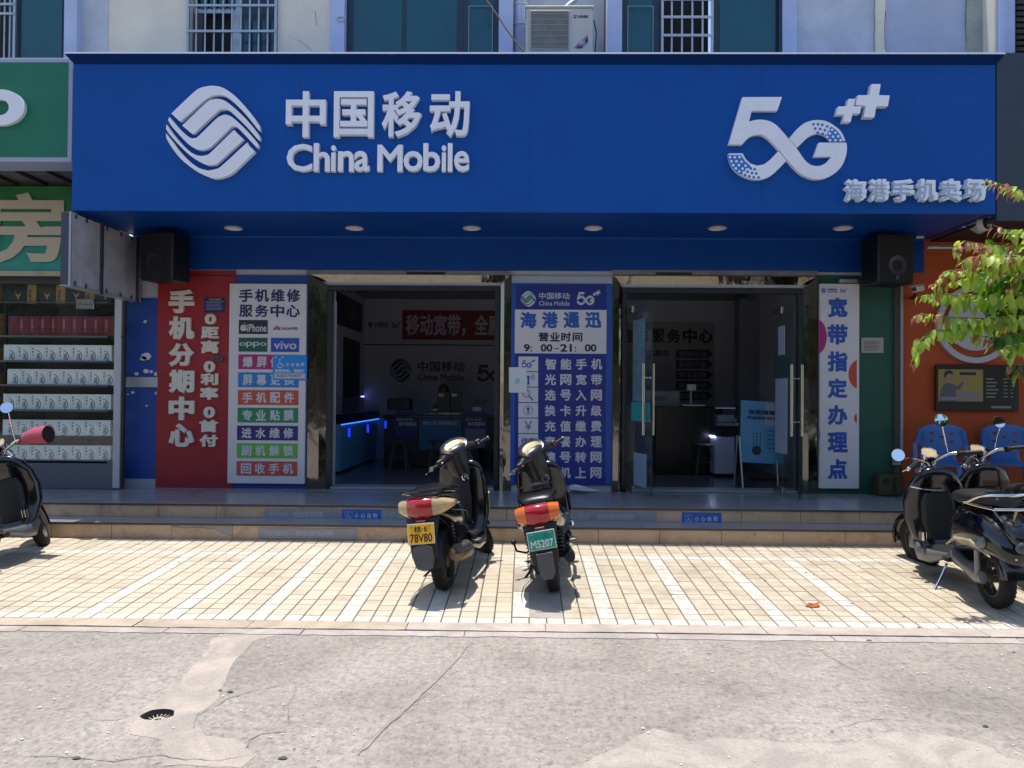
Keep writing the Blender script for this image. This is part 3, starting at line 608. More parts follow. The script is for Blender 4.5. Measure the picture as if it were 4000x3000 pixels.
# small help sticker stuck over it
hs = thing('help_sticker', 'small sky blue wheelchair help sticker stuck over the rows of the white board', 'sticker', tuple(at(1130, 1485, D1-.004)))
D2 = D1-.006; pbox(1066, 1387, 1199, 1486, D2, .002, 'sheet', mat('sky_blue', '#1180cc', .45), hs, ang=0); pbox(1071, 1459, 1192, 1479, D2-.002, .001, 'number_field', m_wp, hs, ang=0)
htext('小心台阶', 1117, 1416, 1190, 1431, D2-.002, m_wp, hs, bold=.05, gap=.3); text('如需帮助，请拨打', 1073, 1442, 1190, 1456, D2-.002, m_wp, hs, bold=.05); text('15207793959', 1078, 1462, 1175, 1474, D2-.003, mat('grey_ink', '#555b66', .6), hs, bold=.0)
def wheelchair(cx, cy, s_, D, m, parent):
    disc(cx-3*s_, cy-13*s_, 3.2*s_, D, m, 'pictogram', parent)
    for q in ([(-4,-9),(-1,-9),(0,0),(8,0),(12,9),(9,10),(6,3),(-3,3)], [(-6,-2),(-4,-1),(-9,5),(-7,11),(-1,13),(5,9),(7,11),(-1,16),(-9,13),(-12,6)]): poly([(cx+x*s_, cy+y*s_) for x, y in q], D, .001, m, 'pictogram', parent, smooth=0)
wheelchair(1096, 1420, 1.15, D2-.002, m_wp, hs)
logo(1073, 1392, 1081, 1400, D2-.002, m_wp, hs, .001); fiveg(1098, 1391, 1112, 1399, D2-.002, m_wp, hs, .001)
# ---- door frames
def doorframe(xo0, xi0, xi1, xo1, ytop, yin, name):
    t = thing(name[0], name[1], 'door frame', (X((xo0+xo1)/2), FAC, ZP))
    yi, yo = FAC+.02, FAC-.05
    za, zb_ = ZP+.001, at(2000, yin, FAC).z; zt_ = at(2000, ytop, FAC).z
    zt_ += .0; O0, O1, I0, I1 = X(xo0), X(xo1), X(xi0), X(xi1); yy = yo+.07; sp = .035
    for a, b_ in ((O0, I0), (O1, I1)):
        s_ = 1 if b_ > a else -1; w_ = .62*(b_-a)
        MB().add([(a, yo, za), (a+w_, yo, za), (b_, yo+sp, za), (b_, yy, za), (a, yy, za), (a, yo, zt_), (a+w_, yo, zb_+(zt_-zb_)*.38), (b_, yo+sp, zb_), (b_, yy, zb_), (a, yy, zt_)], [(0, 1, 6, 5), (1, 2, 7, 6), (2, 3, 8, 7), (3, 4, 9, 8), (4, 0, 5, 9), (4, 3, 2, 1, 0), (5, 6, 7, 8, 9)]).build('jamb', m_wavy, t, ang=20)
    MB().add([(O0+.001, yo+.001, zt_), (O1-.001, yo+.001, zt_), (I1, yo+.075, zb_+.001), (I0, yo+.075, zb_+.001), (O0, yy+.03, zt_), (O1, yy+.03, zt_), (I1, yy+.03, zb_+.001), (I0, yy+.03, zb_+.001)], [(0, 1, 2, 3)[::-1], (4, 5, 6, 7), (0, 4, 5, 1), (3, 2, 6, 7), (1, 5, 6, 2), (0, 3, 7, 4)]).build('header', m_wavy, t, ang=20)
    m2 = mat('inner_frame', '#3a3a3d', .35, metal=.7, var=.2)
    MB().box(X(xi0), X(xi0)+.06, yo+.02, yo+.1, za, zb_-.07).build('inner_jamb', m2, t, bevel=.004); MB().box(X(xi1)-.06, X(xi1), yo+.02, yo+.1, za, zb_-.07).build('inner_jamb', m2, t, bevel=.004)
    MB().box(X(xi0), X(xi1), yo+.021, yo+.1, zb_-.068, zb_-.002).build('inner_head', m2, t, bevel=.004)
    return t
doorframe(1207, 1278, 1950, 1996, 1078, 1118, ('door_frame', 'mirror polished steel frame round the left doorway, beside the white repair board'))
doorframe(2393, 2428, 3132, 3186, 1078, 1122, ('door_frame', 'dented polished steel frame round the right doorway, with the open glass doors'))
P2(1200, 1058, 1995, 1076, 'grey_strip', mat('strip_grey', '#6f747c', .4, var=.3, vs=5), .04); P2(2392, 1058, 3190, 1076, 'grey_strip', MATS['strip_grey'], .04)
P2(1590, 1064, 1740, 1075, 'vent_slot', m_black, .043); P2(2560, 1066, 2700, 1075, 'vent_slot', m_black, .043)
# thresholds
MB().box(X(1290), X(1942), FAC-.03, FAC+.25, ZP+.002, ZP+.03).build('threshold', mat('threshold_stone', '#8d8f90', .4, var=.1), sb, bevel=.004)
MB().box(X(2430), X(3132), FAC-.03, FAC+.25, ZP+.002, ZP+.03).build('threshold', MATS['threshold_stone'], sb, bevel=.004)
# centre board
P2(1998, 1080, 2390, 1109, 'strip', m_alu, .03); P2(1996, 1890, 2385, 1918, 'plinth', MATS['skirting_grey'], .03)
cb = board('opening_hours_board', 'tall blue board with opening hours and a list of services between the two doors', 1995, 1111, 2388, 1891, mat('board_blue', '#06489b', .45), .05)
m_bd = mat('board_navy', '#0d1f78', .45, var=.05)
pbox(2012, 1113, 2367, 1890, D1, .002, 'inner_field', m_bd, cb, ang=0); pbox(2011, 1210, 2369, 1381, D1-.002, .002, 'white_field', m_white2, cb, ang=0)
logo(2034, 1137, 2094, 1198, D1-.002, m_wp, cb, .001, green=mat('logo_green', '#3b9a4d', .5))
text('中国移动', 2106, 1143, 2225, 1169, D1-.002, m_wp, cb, bold=.012); text('China Mobile', 2106, 1176, 2225, 1194, D1-.002, m_wp, cb, bold=.006)
fiveg(2253, 1133, 2346, 1192, D1-.002, m_wp, cb, .001)
m_b3 = mat('print_blue', '#13519f', .5)
htext('海港通迅', 2031, 1218, 2350, 1283, D1-.004, m_b3, cb, bold=.045, gap=.24)
htext('营业时间', 2104, 1298, 2275, 1334, D1-.004, m_black, cb, bold=.03); 
for s_, a, b_ in (('9', 2046, 2070), ('00', 2112, 2158), ('21', 2188, 2234), ('00', 2284, 2330)): text(s_, a, 1344, b_, 1374, D1-.004, m_black, cb, bold=.03)
for a in (2076, 2248): disc(a, 1358, 3, D1-.004, m_black, 'colon_dot', cb); disc(a, 1371, 3, D1-.004, m_black, 'colon_dot', cb)
pbox(2166, 1360, 2183, 1364, D1-.004, .001, 'dash', m_black, cb, ang=0)
for i, s_ in enumerate(['智能手机', '光网宽带', '选号入网', '换卡升级', '充值缴费', '套餐办理', '携号转网', '手机上网']):
    y = 1401+i*60.6; x0 = 2129-i*.4
    for j, ch in enumerate(s_):
        if i == 7 and j == 0: continue
        text(ch, x0+j*60, y, x0+j*60+43, y+43, D1-.002, m_wp, cb, 'character', bold=.03)
    yb = 1393+i*60.4; pbox(2025, yb, 2102, yb+57, D1-.002, .002, 'icon_cell', m_white2, cb, ang=0)
fiveg(2038, 1403, 2091, 1437, D1-.004, m_b3, cb, .001)
disc(2064, 1473, 6, D1-.004, m_b3, 'icon', cb); pbox(2061, 1473, 2068, 1502, D1-.004, .0012, 'icon', m_b3, cb, ang=0)
def arc(cx, cy, r, a0, a1, w_, D, m, parent, name='icon', n=8):
    q = [(cx+r*math.cos(a0+(a1-a0)*k/n), cy-r*math.sin(a0+(a1-a0)*k/n)) for k in range(n+1)]+[(cx+(r-w_)*math.cos(a1-(a1-a0)*k/n), cy-(r-w_)*math.sin(a1-(a1-a0)*k/n)) for k in range(n+1)]
    poly(q, D, .001, m, name, parent, smooth=0)
for r in (12, 18, 24): arc(2064, 1473, r, -.6, .6, 2.5, D1-.004, m_b3, cb)
arc(2056, 1538, 15, 0, 6.2, 3, D1-.004, m_b3, cb, n=16); poly([(2065,1548),(2069,1545),(2084,1562),(2080,1566)], D1-.004, .001, m_b3, 'icon', cb, smooth=0)
arc(2063, 1602, 19, 0, 6.2, 2.2, D1-.004, m_b3, cb, n=20); poly([(2060,1615),(2060,1600),(2054,1600),(2063,1588),(2072,1600),(2066,1600),(2066,1615)], D1-.004, .001, m_b3, 'icon', cb, smooth=0)
text('￥', 2048, 1645, 2079, 1681, D1-.004, m_b3, cb, bold=.0); text('优惠', 2034, 1710, 2092, 1739, D1-.004, m_b3, cb, bold=.03)
arc(2063, 1785, 17, 0, 6.2, 3, D1-.004, m_b3, cb, n=16)
pn = thing('paper_notice', 'plain white paper sheet taped over the left edge of the blue opening hours board', 'notice', tuple(at(2022, 1534, D1-.01)))
MB().add([tuple(at(x, y, d)) for x, y, d in ((1988, 1435, D1-.012), (2022, 1434, D1-.02), (2058, 1436, D1-.008), (1988, 1533, D1-.016), (2022, 1534, D1-.01), (2058, 1534, D1-.03))], [(0, 3, 4, 1), (1, 4, 5, 2)]).build('sheet', mat('paper', '#c9ccd2', .7), pn, ang=80)
disc(2022, 1487, 10, D1-.0225, mat('mint', '#7fc4c4', .6), 'round_mark', pn, 16, .001)
cbp = MB().add([tuple(at(x, y, d)) for x, y, d in ((2225, 1898, FAC-.055), (2290, 1902, FAC-.1), (2350, 1917, FAC-.2), (2222, 1912, FAC-.25), (2290, 1918, FAC-.29), (2240, 1890, FAC-.06))], [(0, 3, 4, 1), (1, 4, 2), (0, 1, 5)]).build('torn_card', mat('paper', '#c9ccd2'), None, label='torn piece of white card lying under the blue board', cat='paper scrap')
# right white board
rb = board('broadband_board', 'narrow white board with large blue characters running down, right of the right door', 3195, 1110, 3350, 1907, m_white2, .05)
m_b4 = mat('print_blue2', '#14499b', .5)
for i, ch in enumerate('宽带指定办理点'): text(ch, 3232, 1162+i*105.2, 3311, 1162+i*105.2+79, D1, m_b4, rb, 'character', bold=.045)
logo(3207, 1124, 3227, 1146, D1, m_b4, rb, .001); text('中国移动', 3231, 1127, 3271, 1136, D1, m_b4, rb, bold=.02); text('China Mobile', 3231, 1138, 3271, 1143, D1, m_b4, rb, bold=.02); fiveg(3281, 1125, 3311, 1143, D1, m_b4, rb, .001)
def segp(cx, cy, rx, ry, clip0, clip1, col, nm):
    q = [(min(clip1, max(clip0, cx+rx*math.cos(t*math.pi/14))), cy+ry*math.sin(t*math.pi/14)) for t in range(28)]
    poly(q, D1, .0012, mat(nm, col, .5), 'colour_drop', rb, smooth=0)
segp(3190, 1315, 40, 68, 3197, 3348, '#9b1a66', 'magenta'); segp(3360, 1462, 46, 58, 3197, 3347, '#b0402c', 'brick_red'); segp(3186, 1699, 19, 28, 3197, 3348, '#1c7ab5', 'drop_blue'); segp(3352, 1634, 16, 20, 3197, 3347, '#b0402c', 'brick_red')
pbox(3275, 1092, 3345, 1106, FAC-.03, .05, 'lamp_driver', m_alu, rb, bevel=.003)
# green wall and beyond
P2(3186, 1077, 3487, 1934, 'green_panel', m_green, .018)
gn = thing('framed_notice', 'small white framed notice on the green wall panel', 'notice', tuple(at(3407, 1378, FAC-.02)))
pbox(3363, 1319, 3450, 1379, FAC-.02, .01, 'frame', mat('paper2', '#9a958f', .6), gn, bevel=.002)
m_pr = mat('print_grey', '#55504e', .7)
for k in range(8): pbox(3374+(0 if k % 3 else 4), 1332+k*5, 3438-(k*11 % 22), 1334+k*5, FAC-.0302, .001, 'print_line', m_pr if k else m_hr, gn, ang=0)
P2(3487, 1077, 3509, 1934, 'grey_pier', mat('pebble_dash', '#4a4742', .9, var=.4, vs=60), .05)
wp = MB().box(X(3506), X(3516), FAC-.08, FAC-.052, at(3511, 1790, FAC).z, at(3511, 1110, FAC).z).build('conduit', mat('conduit_white', '#8f8f92', .5), None, label='thin white conduit running down between green panel and orange wall', cat='conduit', bevel=.003)
t = thing('wall_socket', 'small grey socket box low on the wall at the foot of the white conduit', 'socket', tuple(at(3499, 1815, FAC-.06))); pbox(3484, 1790, 3514, 1816, FAC-.052, .03, 'box', mat('socket_grey', '#8c8d8d', .5), t, bevel=.004); pbox(3490, 1797, 3508, 1809, FAC-.082, .002, 'face', mat('socket_face', '#6d6e6e', .5), t)
# orange shop to the right
ob = thing('orange_shop', 'orange walled neighbouring shop front at the right edge', 'building', (X(4000), FAC, ZP))
MB().box(X(3516)+.002, X(3516)+7, FAC-.02, FAC+.25, ZP+.001, zsf+.3).build('wall', m_orange, ob)
MB().box(sx1+.01, sx1+6, YF-.005, YF+.06, at(3950, 862, YF).z, at(3950, 207, YF).z).build('fascia', mat('fascia_slate', '#2c3a49', .5, var=.15), ob)
MB().box(sx1+.01, sx1+6, YF+.065, FAC-.03, at(3950, 850, YF).z, at(3950, 850, YF).z+.02).build('soffit', m_dark, ob)
er = thing('round_emblem', 'round white ring emblem on the orange wall behind the leaves', 'sign', tuple(at(3800, 1415, FAC-.03)))
def ring(cx, cy, ro, ri, a0, a1, D, d, m, parent, name, n=40):
    c = at(cx, cy, D); k = D/FPX; q = [(c.x+ro*k*math.cos(a0+(a1-a0)*i/n), c.z+ro*k*math.sin(a0+(a1-a0)*i/n)) for i in range(n+1)]; q2 = [(c.x+ri*k*math.cos(a0+(a1-a0)*i/n), c.z+ri*k*math.sin(a0+(a1-a0)*i/n)) for i in range(n+1)]
    vs = [(x, D-d, z) for x, z in q]+[(x, D-d, z) for x, z in q2]+[(x, D, z) for x, z in q]+[(x, D, z) for x, z in q2]; m_ = n+1; fs = []
    for i in range(n): fs += [(i, i+1, m_+i+1, m_+i), (2*m_+i, i, i+1, 2*m_+i+1)[::-1], (m_+i, m_+i+1, 3*m_+i+1, 3*m_+i)[::-1]]
    return MB().add(vs, fs).build(name, m, parent)
m_em = mat('emblem_white', '#a9a7a8', .6); ring(3803, 1268, 150, 128, 0, 6.283, FAC-.02, .05, m_em, er, 'outer_ring'); ring(3803, 1262, 108, 0.5, 0, 6.283, FAC-.02, .045, m_em, er, 'centre_disc')
tv = thing('menu_poster', 'black framed advertising poster with a yellow picture and price rows on the orange wall', 'poster', tuple(at(3808, 1608, FAC-.02)))
pbox(3650, 1426, 3970, 1606, FAC-.022, .05, 'frame', m_black, tv, bevel=.006); pbox(3655, 1431, 3965, 1600, FAC-.073, .003, 'print_ground', mat('print_black', '#111210', .3), tv, ang=0)
DT = FAC-.0765; pbox(3665, 1443, 3840, 1568, DT, .001, 'picture', mat('mustard', '#8a7a3c', .35), tv, ang=0)
m_sk = mat('print_skin', '#8f6d5c', .5); m_cl = mat('print_cloth', '#4c4f52', .5); m_hairp = mat('print_hair', '#17161a', .5)
poly([(3672,1568),(3675,1520),(3690,1500),(3705,1494),(3725,1500),(3738,1508),(3752,1500),(3757,1490),(3763,1492),(3760,1508),(3745,1522),(3735,1520),(3735,1568)], DT-.001, .001, m_cl, 'figure_print', tv, smooth=2); poly([(3692,1480),(3692,1462),(3705,1452),(3719,1458),(3722,1475),(3717,1492),(3705,1497),(3696,1491)], DT-.002, .001, m_sk, 'figure_print', tv, smooth=2, keep=70); poly([(3688,1472),(3690,1455),(3703,1446),(3719,1450),(3724,1466),(3716,1461),(3700,1461),(3692,1476)], DT-.003, .001, m_hairp, 'figure_print', tv, smooth=2, keep=70); poly([(3748,1490),(3746,1475),(3751,1473),(3756,1474),(3762,1478),(3760,1492)], DT-.002, .001, m_sk, 'figure_print', tv, smooth=0)
pbox(3748, 1454, 3812, 1465, DT-.001, .001, 'headline', m_black, tv, ang=0); pbox(3738, 1530, 3836, 1545, DT-.001, .001, 'headline', mat('print_grey2', '#77757a', .6), tv, ang=0); pbox(3675, 1550, 3835, 1564, DT-.0012, .001, 'headline', MATS['print_grey2'], tv, ang=0)
for k in range(6):
    pbox(3852, 1478+k*14, 3882+(k*13 % 20), 1483+k*14, DT, .001, 'price_row', mat('row_tan', '#7a766c', .5), tv, ang=0); pbox(3920, 1478+k*14, 3936, 1482+k*14, DT, .001, 'price_row', MATS['row_tan'], tv, ang=0); pbox(3948, 1478+k*14, 3958, 1482+k*14, DT, .001, 'price_row', MATS['row_tan'], tv, ang=0)
pbox(3872, 1586, 3950, 1595, DT, .001, 'headline', MATS['row_tan'], tv, ang=0); pbox(3935, 1445, 3962, 1453, DT, .001, 'headline', MATS['row_tan'], tv, ang=0)
# ------------------------------------------------------------------ upper storey
YU = 9.3; zu0 = sz1-.055; zu1 = 7.2
up = thing('apartment_building', 'cream upper storey with teal windows and barred openings above the blue sign', 'building', (0, YU, zu0))
XU = lambda px, D=YU: at(px, 100, D).x
def wseg(x0, x1, name, m, y0=YU, th=.25): MB().box(XU(x0, y0)+.001, XU(x1, y0)-.001, y0, y0+th, zu0, zu1).build(name, m, up, ang=0)
wseg(300, 735, 'wall', m_cream); wseg(1085, 1290, 'wall', m_cream); wseg(3115, 3420, 'wall', m_grywall); wseg(3420, 3460, 'wall', m_cream, YU-.03); wseg(3460, 3775, 'wall', mat('wall_patch', '#b2bccd', .8, var=.1, vs=2), YU-.002); wseg(3775, 3885, 'wall', mat('wall_moss', '#a6aca6', .85, var=.22, vs=5), YU-.02)
wseg(250, 300, 'pilaster', m_lav, YU-.12, .4); wseg(300, 422, 'wall_strip', m_grywall, YU-.01, .1); wseg(1290, 1345, 'pilaster', m_lav, YU-.1, .4); wseg(1948, 2004, 'pilaster', m_lav, YU-.1, .4); wseg(2004, 2370, 'recess_wall', m_grywall, YU+.25, .1); wseg(2362, 2371, 'pipe_edge', mat('rust', '#5a4238', .8, var=.3), YU+.1, .1); wseg(2372, 2430, 'pilaster', m_lav, YU-.1, .4); wseg(3043, 3058, 'frame_edge', m_tframe, YU-.05); wseg(3058, 3115, 'pilaster', m_lav, YU-.08, .4)
wseg(3885, 3905, 'column', m_cream, YU-.25, .5)
MB().box(XU(3906, YU-.3), XU(3963, YU-.3), YU-.34, YU, zu0-.1, zu1).build('downpipe', mat('pipe_lavender', '#a9b8da', .55, var=.05), up, bevel=.03)
m_crk2 = mat('wall_crack', '#57534e', .9); cr = MB()
for pts in ([(3418, 0), (3414, 40), (3418, 90), (3413, 150), (3417, 195)], [(3460, 40), (3456, 100), (3458, 192)], [(3775, 0), (3773, 50), (3770, 100), (3776, 160)], [(1086, 142), (1130, 143), (1170, 158), (1205, 185), (1222, 204)], [(1230, 40), (1234, 70), (1236, 100)]):
    for a, b_ in zip(pts, pts[1:]):
        A, B = at(*a, YU-.035), at(*b_, YU-.035); cr.add([(A.x-.004, YU-.0325, A.z), (A.x+.003, YU-.0325, A.z), (B.x+.004, YU-.0325, B.z), (B.x-.002, YU-.0325, B.z)], [(0, 1, 2, 3)])
cr.build('wall_cracks', m_crk2, up, kind='stuff', ang=0)
def win(x0, x1, panes, y=YU, depth=.06, bar=14):
    """panes: list of (x0,x1) in photo pixels; frame with panes behind"""
    MB().box(XU(x0, y)+.001, XU(x1, y)-.001, y+.02, y+.08, zu0, zu1).build('window', m_tframe, up, ang=0)
    wn = up.children[-1]
    for a, b_ in panes: MB().box(XU(a, y), XU(b_, y), y+.012, y+.02-.001, zu0+.03, zu1-.05).build('pane', m_teal, wn, ang=0)
win(70, 250, [(80, 240)]); win(1346, 1812, [(1380, 1570), (1588, 1785)]); win(1812, 1948, [(1833, 1925)], YU-.02); win(2430, 2582, [(2452, 2548)]); win(2782, 3043, [(2812, 3030)])
m_tline = mat('frame_line', '#8fa3a6', .5)
for a in (1832, 1924, 2451, 2549): MB().box(XU(a)-.004, XU(a)+.004, YU-.035, YU-.028, zu0, at(a, 28, YU).z).build('trim_line', m_tline, up, ang=0)
for a, b_ in ((1832, 1924), (2451, 2549)): MB().box(XU(a), XU(b_), YU-.034, YU-.028, at(a, 30, YU).z, at(a, 28, YU).z).build('trim_line', m_tline, up, ang=0)
# barred openings
def barred(x0, x1, nb, hys, m, y=YU, back='#15171c', teal=None):
    MB().box(XU(x0, y)+.001, XU(x1, y)-.001, y+.2, y+.25, zu0, zu1).build('dark_opening', mat('room_dark', back, .8), up, ang=0)
    g_ = bpy.data.objects.new('window_grille', None); link(g_, up)
    for px in (x0+3, x1-3): MB().box(XU(px, y)-.014, XU(px, y)+.014, y-.05, y-.02, zu0, zu1).build('grille_post', m, g_, ang=0)
    for k in range(1, nb):
        px = x0+(x1-x0)*k/nb; MB().tube([(XU(px, y), y-.035, zu0), (XU(px, y), y-.035, zu1)], .011, 6).build('grille_bar', m, g_)
    for hy in hys: z = at((x0+x1)/2, hy, y).z; MB().box(XU(x0+4, y), XU(x1-4, y), y-.062, y-.048, z-.014, z+.014).build('grille_rail', m, g_, ang=0)
barred(737, 1084, 10, [30, 130], m_alu)
for a, b_ in ((895, 925), (925, 1075)): MB().box(XU(a), XU(b_)-.003, YU+.12, YU+.15, zu0, zu1).build('inner_frame', m_alu if a < 900 else m_tframe, up, ang=0)
for k in range(4): MB().box(XU(943+k*36), XU(968+k*36), YU+.1, YU+.119, zu0+.05, at(950, 65, YU).z).build('pane', m_teal, up, ang=0); MB().box(XU(770+k*36), XU(796+k*36), YU+.1, YU+.119, at(950, 16, YU).z, zu1-.1).build('pane', m_teal, up, ang=0)
MB().box(XU(737)+.01, XU(895), YU+.12, YU+.15, at(800, 32, YU).z, at(800, 15, YU).z).build('transom', m_alu, up, ang=0); MB().box(XU(737)+.01, XU(775), YU+.12, YU+.15, zu0, at(800, 33, YU).z).build('inner_frame', mat('curtain_grey', '#4b4a55', .8), up, ang=0)
c = at(855, 190, YU+.1); bt = MB().lathe([(.0, .3), (.02, .3), (.022, .27), (.055, .22), (.06, 0), (0, 0)], (c.x, YU+.09, zu0+.0), 'z', 14).build('water_bottle', mat('bottle_blue', '#1c3570', .3), None, label='dark blue bottle standing behind the bars of the upper window', cat='bottle')
barred(2582, 2782, 5, [6, 75, 146], mat('bar_white', '#b9bdc0', .5), back='#050608')
barred(-60, 68, 6, [25, 62], m_alu, back='#20242a'); MB().box(XU(20), XU(66), YU+.05, YU+.15, zu0, zu1).build('frame_edge', m_tframe, up, ang=0)
# louvre at right edge
lv = thing('louvre_screen', 'dark brown slatted screen above the slate fascia at the top right corner', 'screen', (XU(4000), YU, zu0))
for k in range(26):
    z = zu0+.02+k*.07; MB().box(XU(3966, YU-.2), XU(3966, YU-.2)+3, YU-.22, YU-.19, z, z+.05).build('slat', mat('slat_brown', '#3a2a28', .6, var=.2), lv, bevel=.006, ang=0)
MB().box(XU(3966, YU-.2), XU(3966, YU-.2)+3, YU-.185, YU-.1, zu0, zu1).build('backing', mat('slat_back', '#15161d', .8), lv, ang=0)
# air conditioner
YA = 8.95; a0, a1, c0, c1 = rect(2054, 30, 2316, 204, YA); c0 = zu0+.04
ac = thing('air_conditioner', 'off white outdoor air conditioner unit standing on the blue sign box', 'air conditioner', ((a0+a1)/2, YA, c0))
m_acb = mat('ac_cream', '#c2beb0', .55, var=.06); MB().box(a0, a1, YA, YA+.3, c0, c1).build('casing', m_acb, ac, bevel=.015)
MB().box(a0-.01, a1+.01, YA-.008, YA+.31, c1+.001, c1+.025).build('lid', m_acb, ac, bevel=.008)
cx = at(2147, 120, YA).x; cz = at(2147, 120, YA).z; hw = .225
MB().box(cx-hw, cx+hw, YA-.004, YA-.0005, cz-hw, cz+hw).build('fan_recess', mat('fan_dark', '#25282c', .6), ac, bevel=.0)
for k in range(3):
    a = k*2.094+.4; MB().add([(cx+.03*math.cos(a), YA-.006, cz+.03*math.sin(a)), (cx+.19*math.cos(a-.3), YA-.009, cz+.19*math.sin(a-.3)), (cx+.2*math.cos(a+.3), YA-.006, cz+.2*math.sin(a+.3)), (cx+.16*math.cos(a+.7), YA-.005, cz+.16*math.sin(a+.7))], [(0, 1, 2, 3)]).build('fan_blade', mat('blade_grey', '#4d5154', .5), ac, ang=0)
gr_ = MB()
for k in range(37): x = cx-hw+.012+k*(2*hw-.024)/36; gr_.box(x-.0022, x+.0022, YA-.02, YA-.016, cz-hw+.005, cz+hw-.005)
for k in range(7): z = cz-hw+.03+k*(2*hw-.06)/6; gr_.box(cx-hw, cx+hw, YA-.016, YA-.013, z-.002, z+.002)
gr_.build('fan_grille', mat('grille_cream', '#b3b0a4', .5), ac, kind='stuff', ang=0)
MB().tube([(cx-hw, YA-.014, cz-hw), (cx+hw, YA-.014, cz-hw), (cx+hw, YA-.014, cz+hw), (cx-hw, YA-.014, cz+hw), (cx-hw, YA-.014, cz-hw+.01)], .007, 6).build('grille_rim', m_acb, ac)
text('GREE', 2258, 60, 2297, 70, YA-.0005, mat('logo_navy', '#1d2c66', .5), ac, bold=.04)
ring(2248, 65, 7, 4, .3, 5.6, YA-.0005, .003, MATS['logo_navy'], ac, 'brand_mark', 14); disc(2249, 68, 3, YA-.001, mat('mark_red', '#a5382f', .5), 'brand_mark', ac, 10, .002)
poly([(2241,187),(2296,134),(2296,160),(2270,187)], YA-.0005, .002, mat('stripe_pink', '#b0707c', .5), 'stripe', ac, smooth=0); poly([(2250,189),(2297,145),(2297,163),(2272,189)], YA-.003, .002, MATS['logo_navy'], 'stripe', ac, smooth=0)
text('特价', 2262, 157, 2288, 181, YA-.0055, m_wp, ac, bold=.03)
MB().box(a1+.001, a1+.03, YA+.05, YA+.25, c0+.05, c0+.2).build('valve_cover', m_dark, ac, bevel=.01); MB().tube([(a1+.02, YA+.1, c1-.1), (a1+.05, YA+.1, c1-.25), (a1+.02, YA+.1, c0+.2)], .008, 6).build('cable', m_black, ac)
for i, px in enumerate((2026, 2042)):
    p = thing('drain_pipe', ('grey vertical pipe against the pilaster, left of the air conditioner', 'second grey vertical pipe, right next to the air conditioner')[i], 'pipe', (XU(px, YU+.1), YU+.1, zu0)); MB().tube([(XU(px, YU+.1), YU+.1, zu0), (XU(px, YU+.1), YU+.1, zu1)], .05, 12).build('tube', m_lav, p)
    for hy in (2, 80): z = at(px, hy, YU).z; MB().tube([(XU(px, YU+.1), YU+.1, z-.015), (XU(px, YU+.1), YU+.1, z+.015)], .062, 12).build('collar', m_grywall, p)
MB().tube([at(2210, 30, 9.2), at(2228, 15, 9.3), at(2245, 2, 9.4), at(2260, -30, 9.4)], .03, 10).build('refrigerant_pipe', m_alu, None, label='short slanting lagged pipe rising behind the air conditioner', cat='pipe')
MB().tube([at(x, y, 9.0) for x, y in ((1890, -20), (1905, 8), (1925, 35), (1950, 70), (1975, 110), (2005, 150), (2035, 190), (2055, 206))], .01, 6).build('loose_cable', mat('cable_tan', '#7d6f57', .7), None, label='thin loose cable sagging down across the upper storey left of the air conditioner', cat='cable')
t = MB().tube([(at(1331, 75, YU-.11).x+.05*math.cos(q), YU-.11, at(1331, 75, YU-.1).z+.03*math.sin(q)) for q in [k*.7 for k in range(9)]], .008, 6).build('pipe_stub', m_white2, None, label='broken white ring stub on the pale pilaster left of the big teal window', cat='pipe stub')
# ------------------------------------------------------------------ left neighbour: pharmacy
YL = 8.17; zl0, zl1 = at(140, 632, YL).z, at(140, 226, YL).z; xr = at(283, 430, YL).x
gs = thing('green_box_sign', 'pale framed green box sign with a white oval letter, cut by the left edge', 'sign', (xr-1, YL, zl0))
MB().box(xr-4, xr-.0, YL, YL+.35, zl0, zl1).build('frame', mat('frame_lilac', '#9aa3c0', .5), gs, bevel=.004); fw = .05
MB().box(xr-3.95, xr-fw, YL-.004, YL+.002, zl0+fw, zl1-fw).build('face', mat('sign_green', '#0b6b4e', .5, var=.12, vs=1.5), gs, ang=0)
c = at(20, 425, YL-.006)
vs = []; fs = []; n_ = 36
for d, (rx, rz, wx) in enumerate(((.27, .195, 0), (.1, .085, -.0))):
    for yy in (YL-.05, YL-.005): vs += [(c.x-.03+rx*math.cos(2*math.pi*k/n_), yy, c.z+rz*math.sin(2*math.pi*k/n_)) for k in range(n_)]
for k in range(n_):
    j = (k+1) % n_; fs += [(k, j, 2*n_+j, 2*n_+k), (k, n_+k, n_+j, j), (2*n_+k, 2*n_+j, 3*n_+j, 3*n_+k)]
MB().add(vs, fs).build('letter', m_white, gs)
MB().box(xr-4, xr-.02, YL+.355, 9.3, zl0+.02, zl0+.05).build('soffit', mat('soffit_grey', '#5c6064', .6, var=.3), gs)
for k in range(7): MB().box(xr-.15-k*.35, xr-.12-k*.35, YL+.355, 9.2, zl0-.02, zl0+.018).build('soffit_rib', mat('rib_dark', '#2b2c2b', .6), gs, ang=0)
YB = 9.0
ph = thing('pharmacy_front', 'dark pharmacy shop front with glass display shelves at the left edge', 'building', (X(200), FAC, ZP))
MB().box(X(-500), X(456), YB+.35, YB+.6, ZP, 4.2).build('back_wall', mat('ph_dark', '#1e2422', .6), ph, ang=0)
MB().box(X(-500, 9.1), X(280, 9.1), 9.06, 9.12, at(100, 727, 9.1).z, at(100, 705, 9.1).z).build('beam', mat('beam_brown', '#4b4138', .7), ph)
fb = thing('fabric_banner', 'green fabric banner with a large cream character under the green box sign', 'banner', tuple(at(130, 1058, YB)))
xa0, xa1, za0, za1 = rect(-400, 727, 300, 1058, YB)
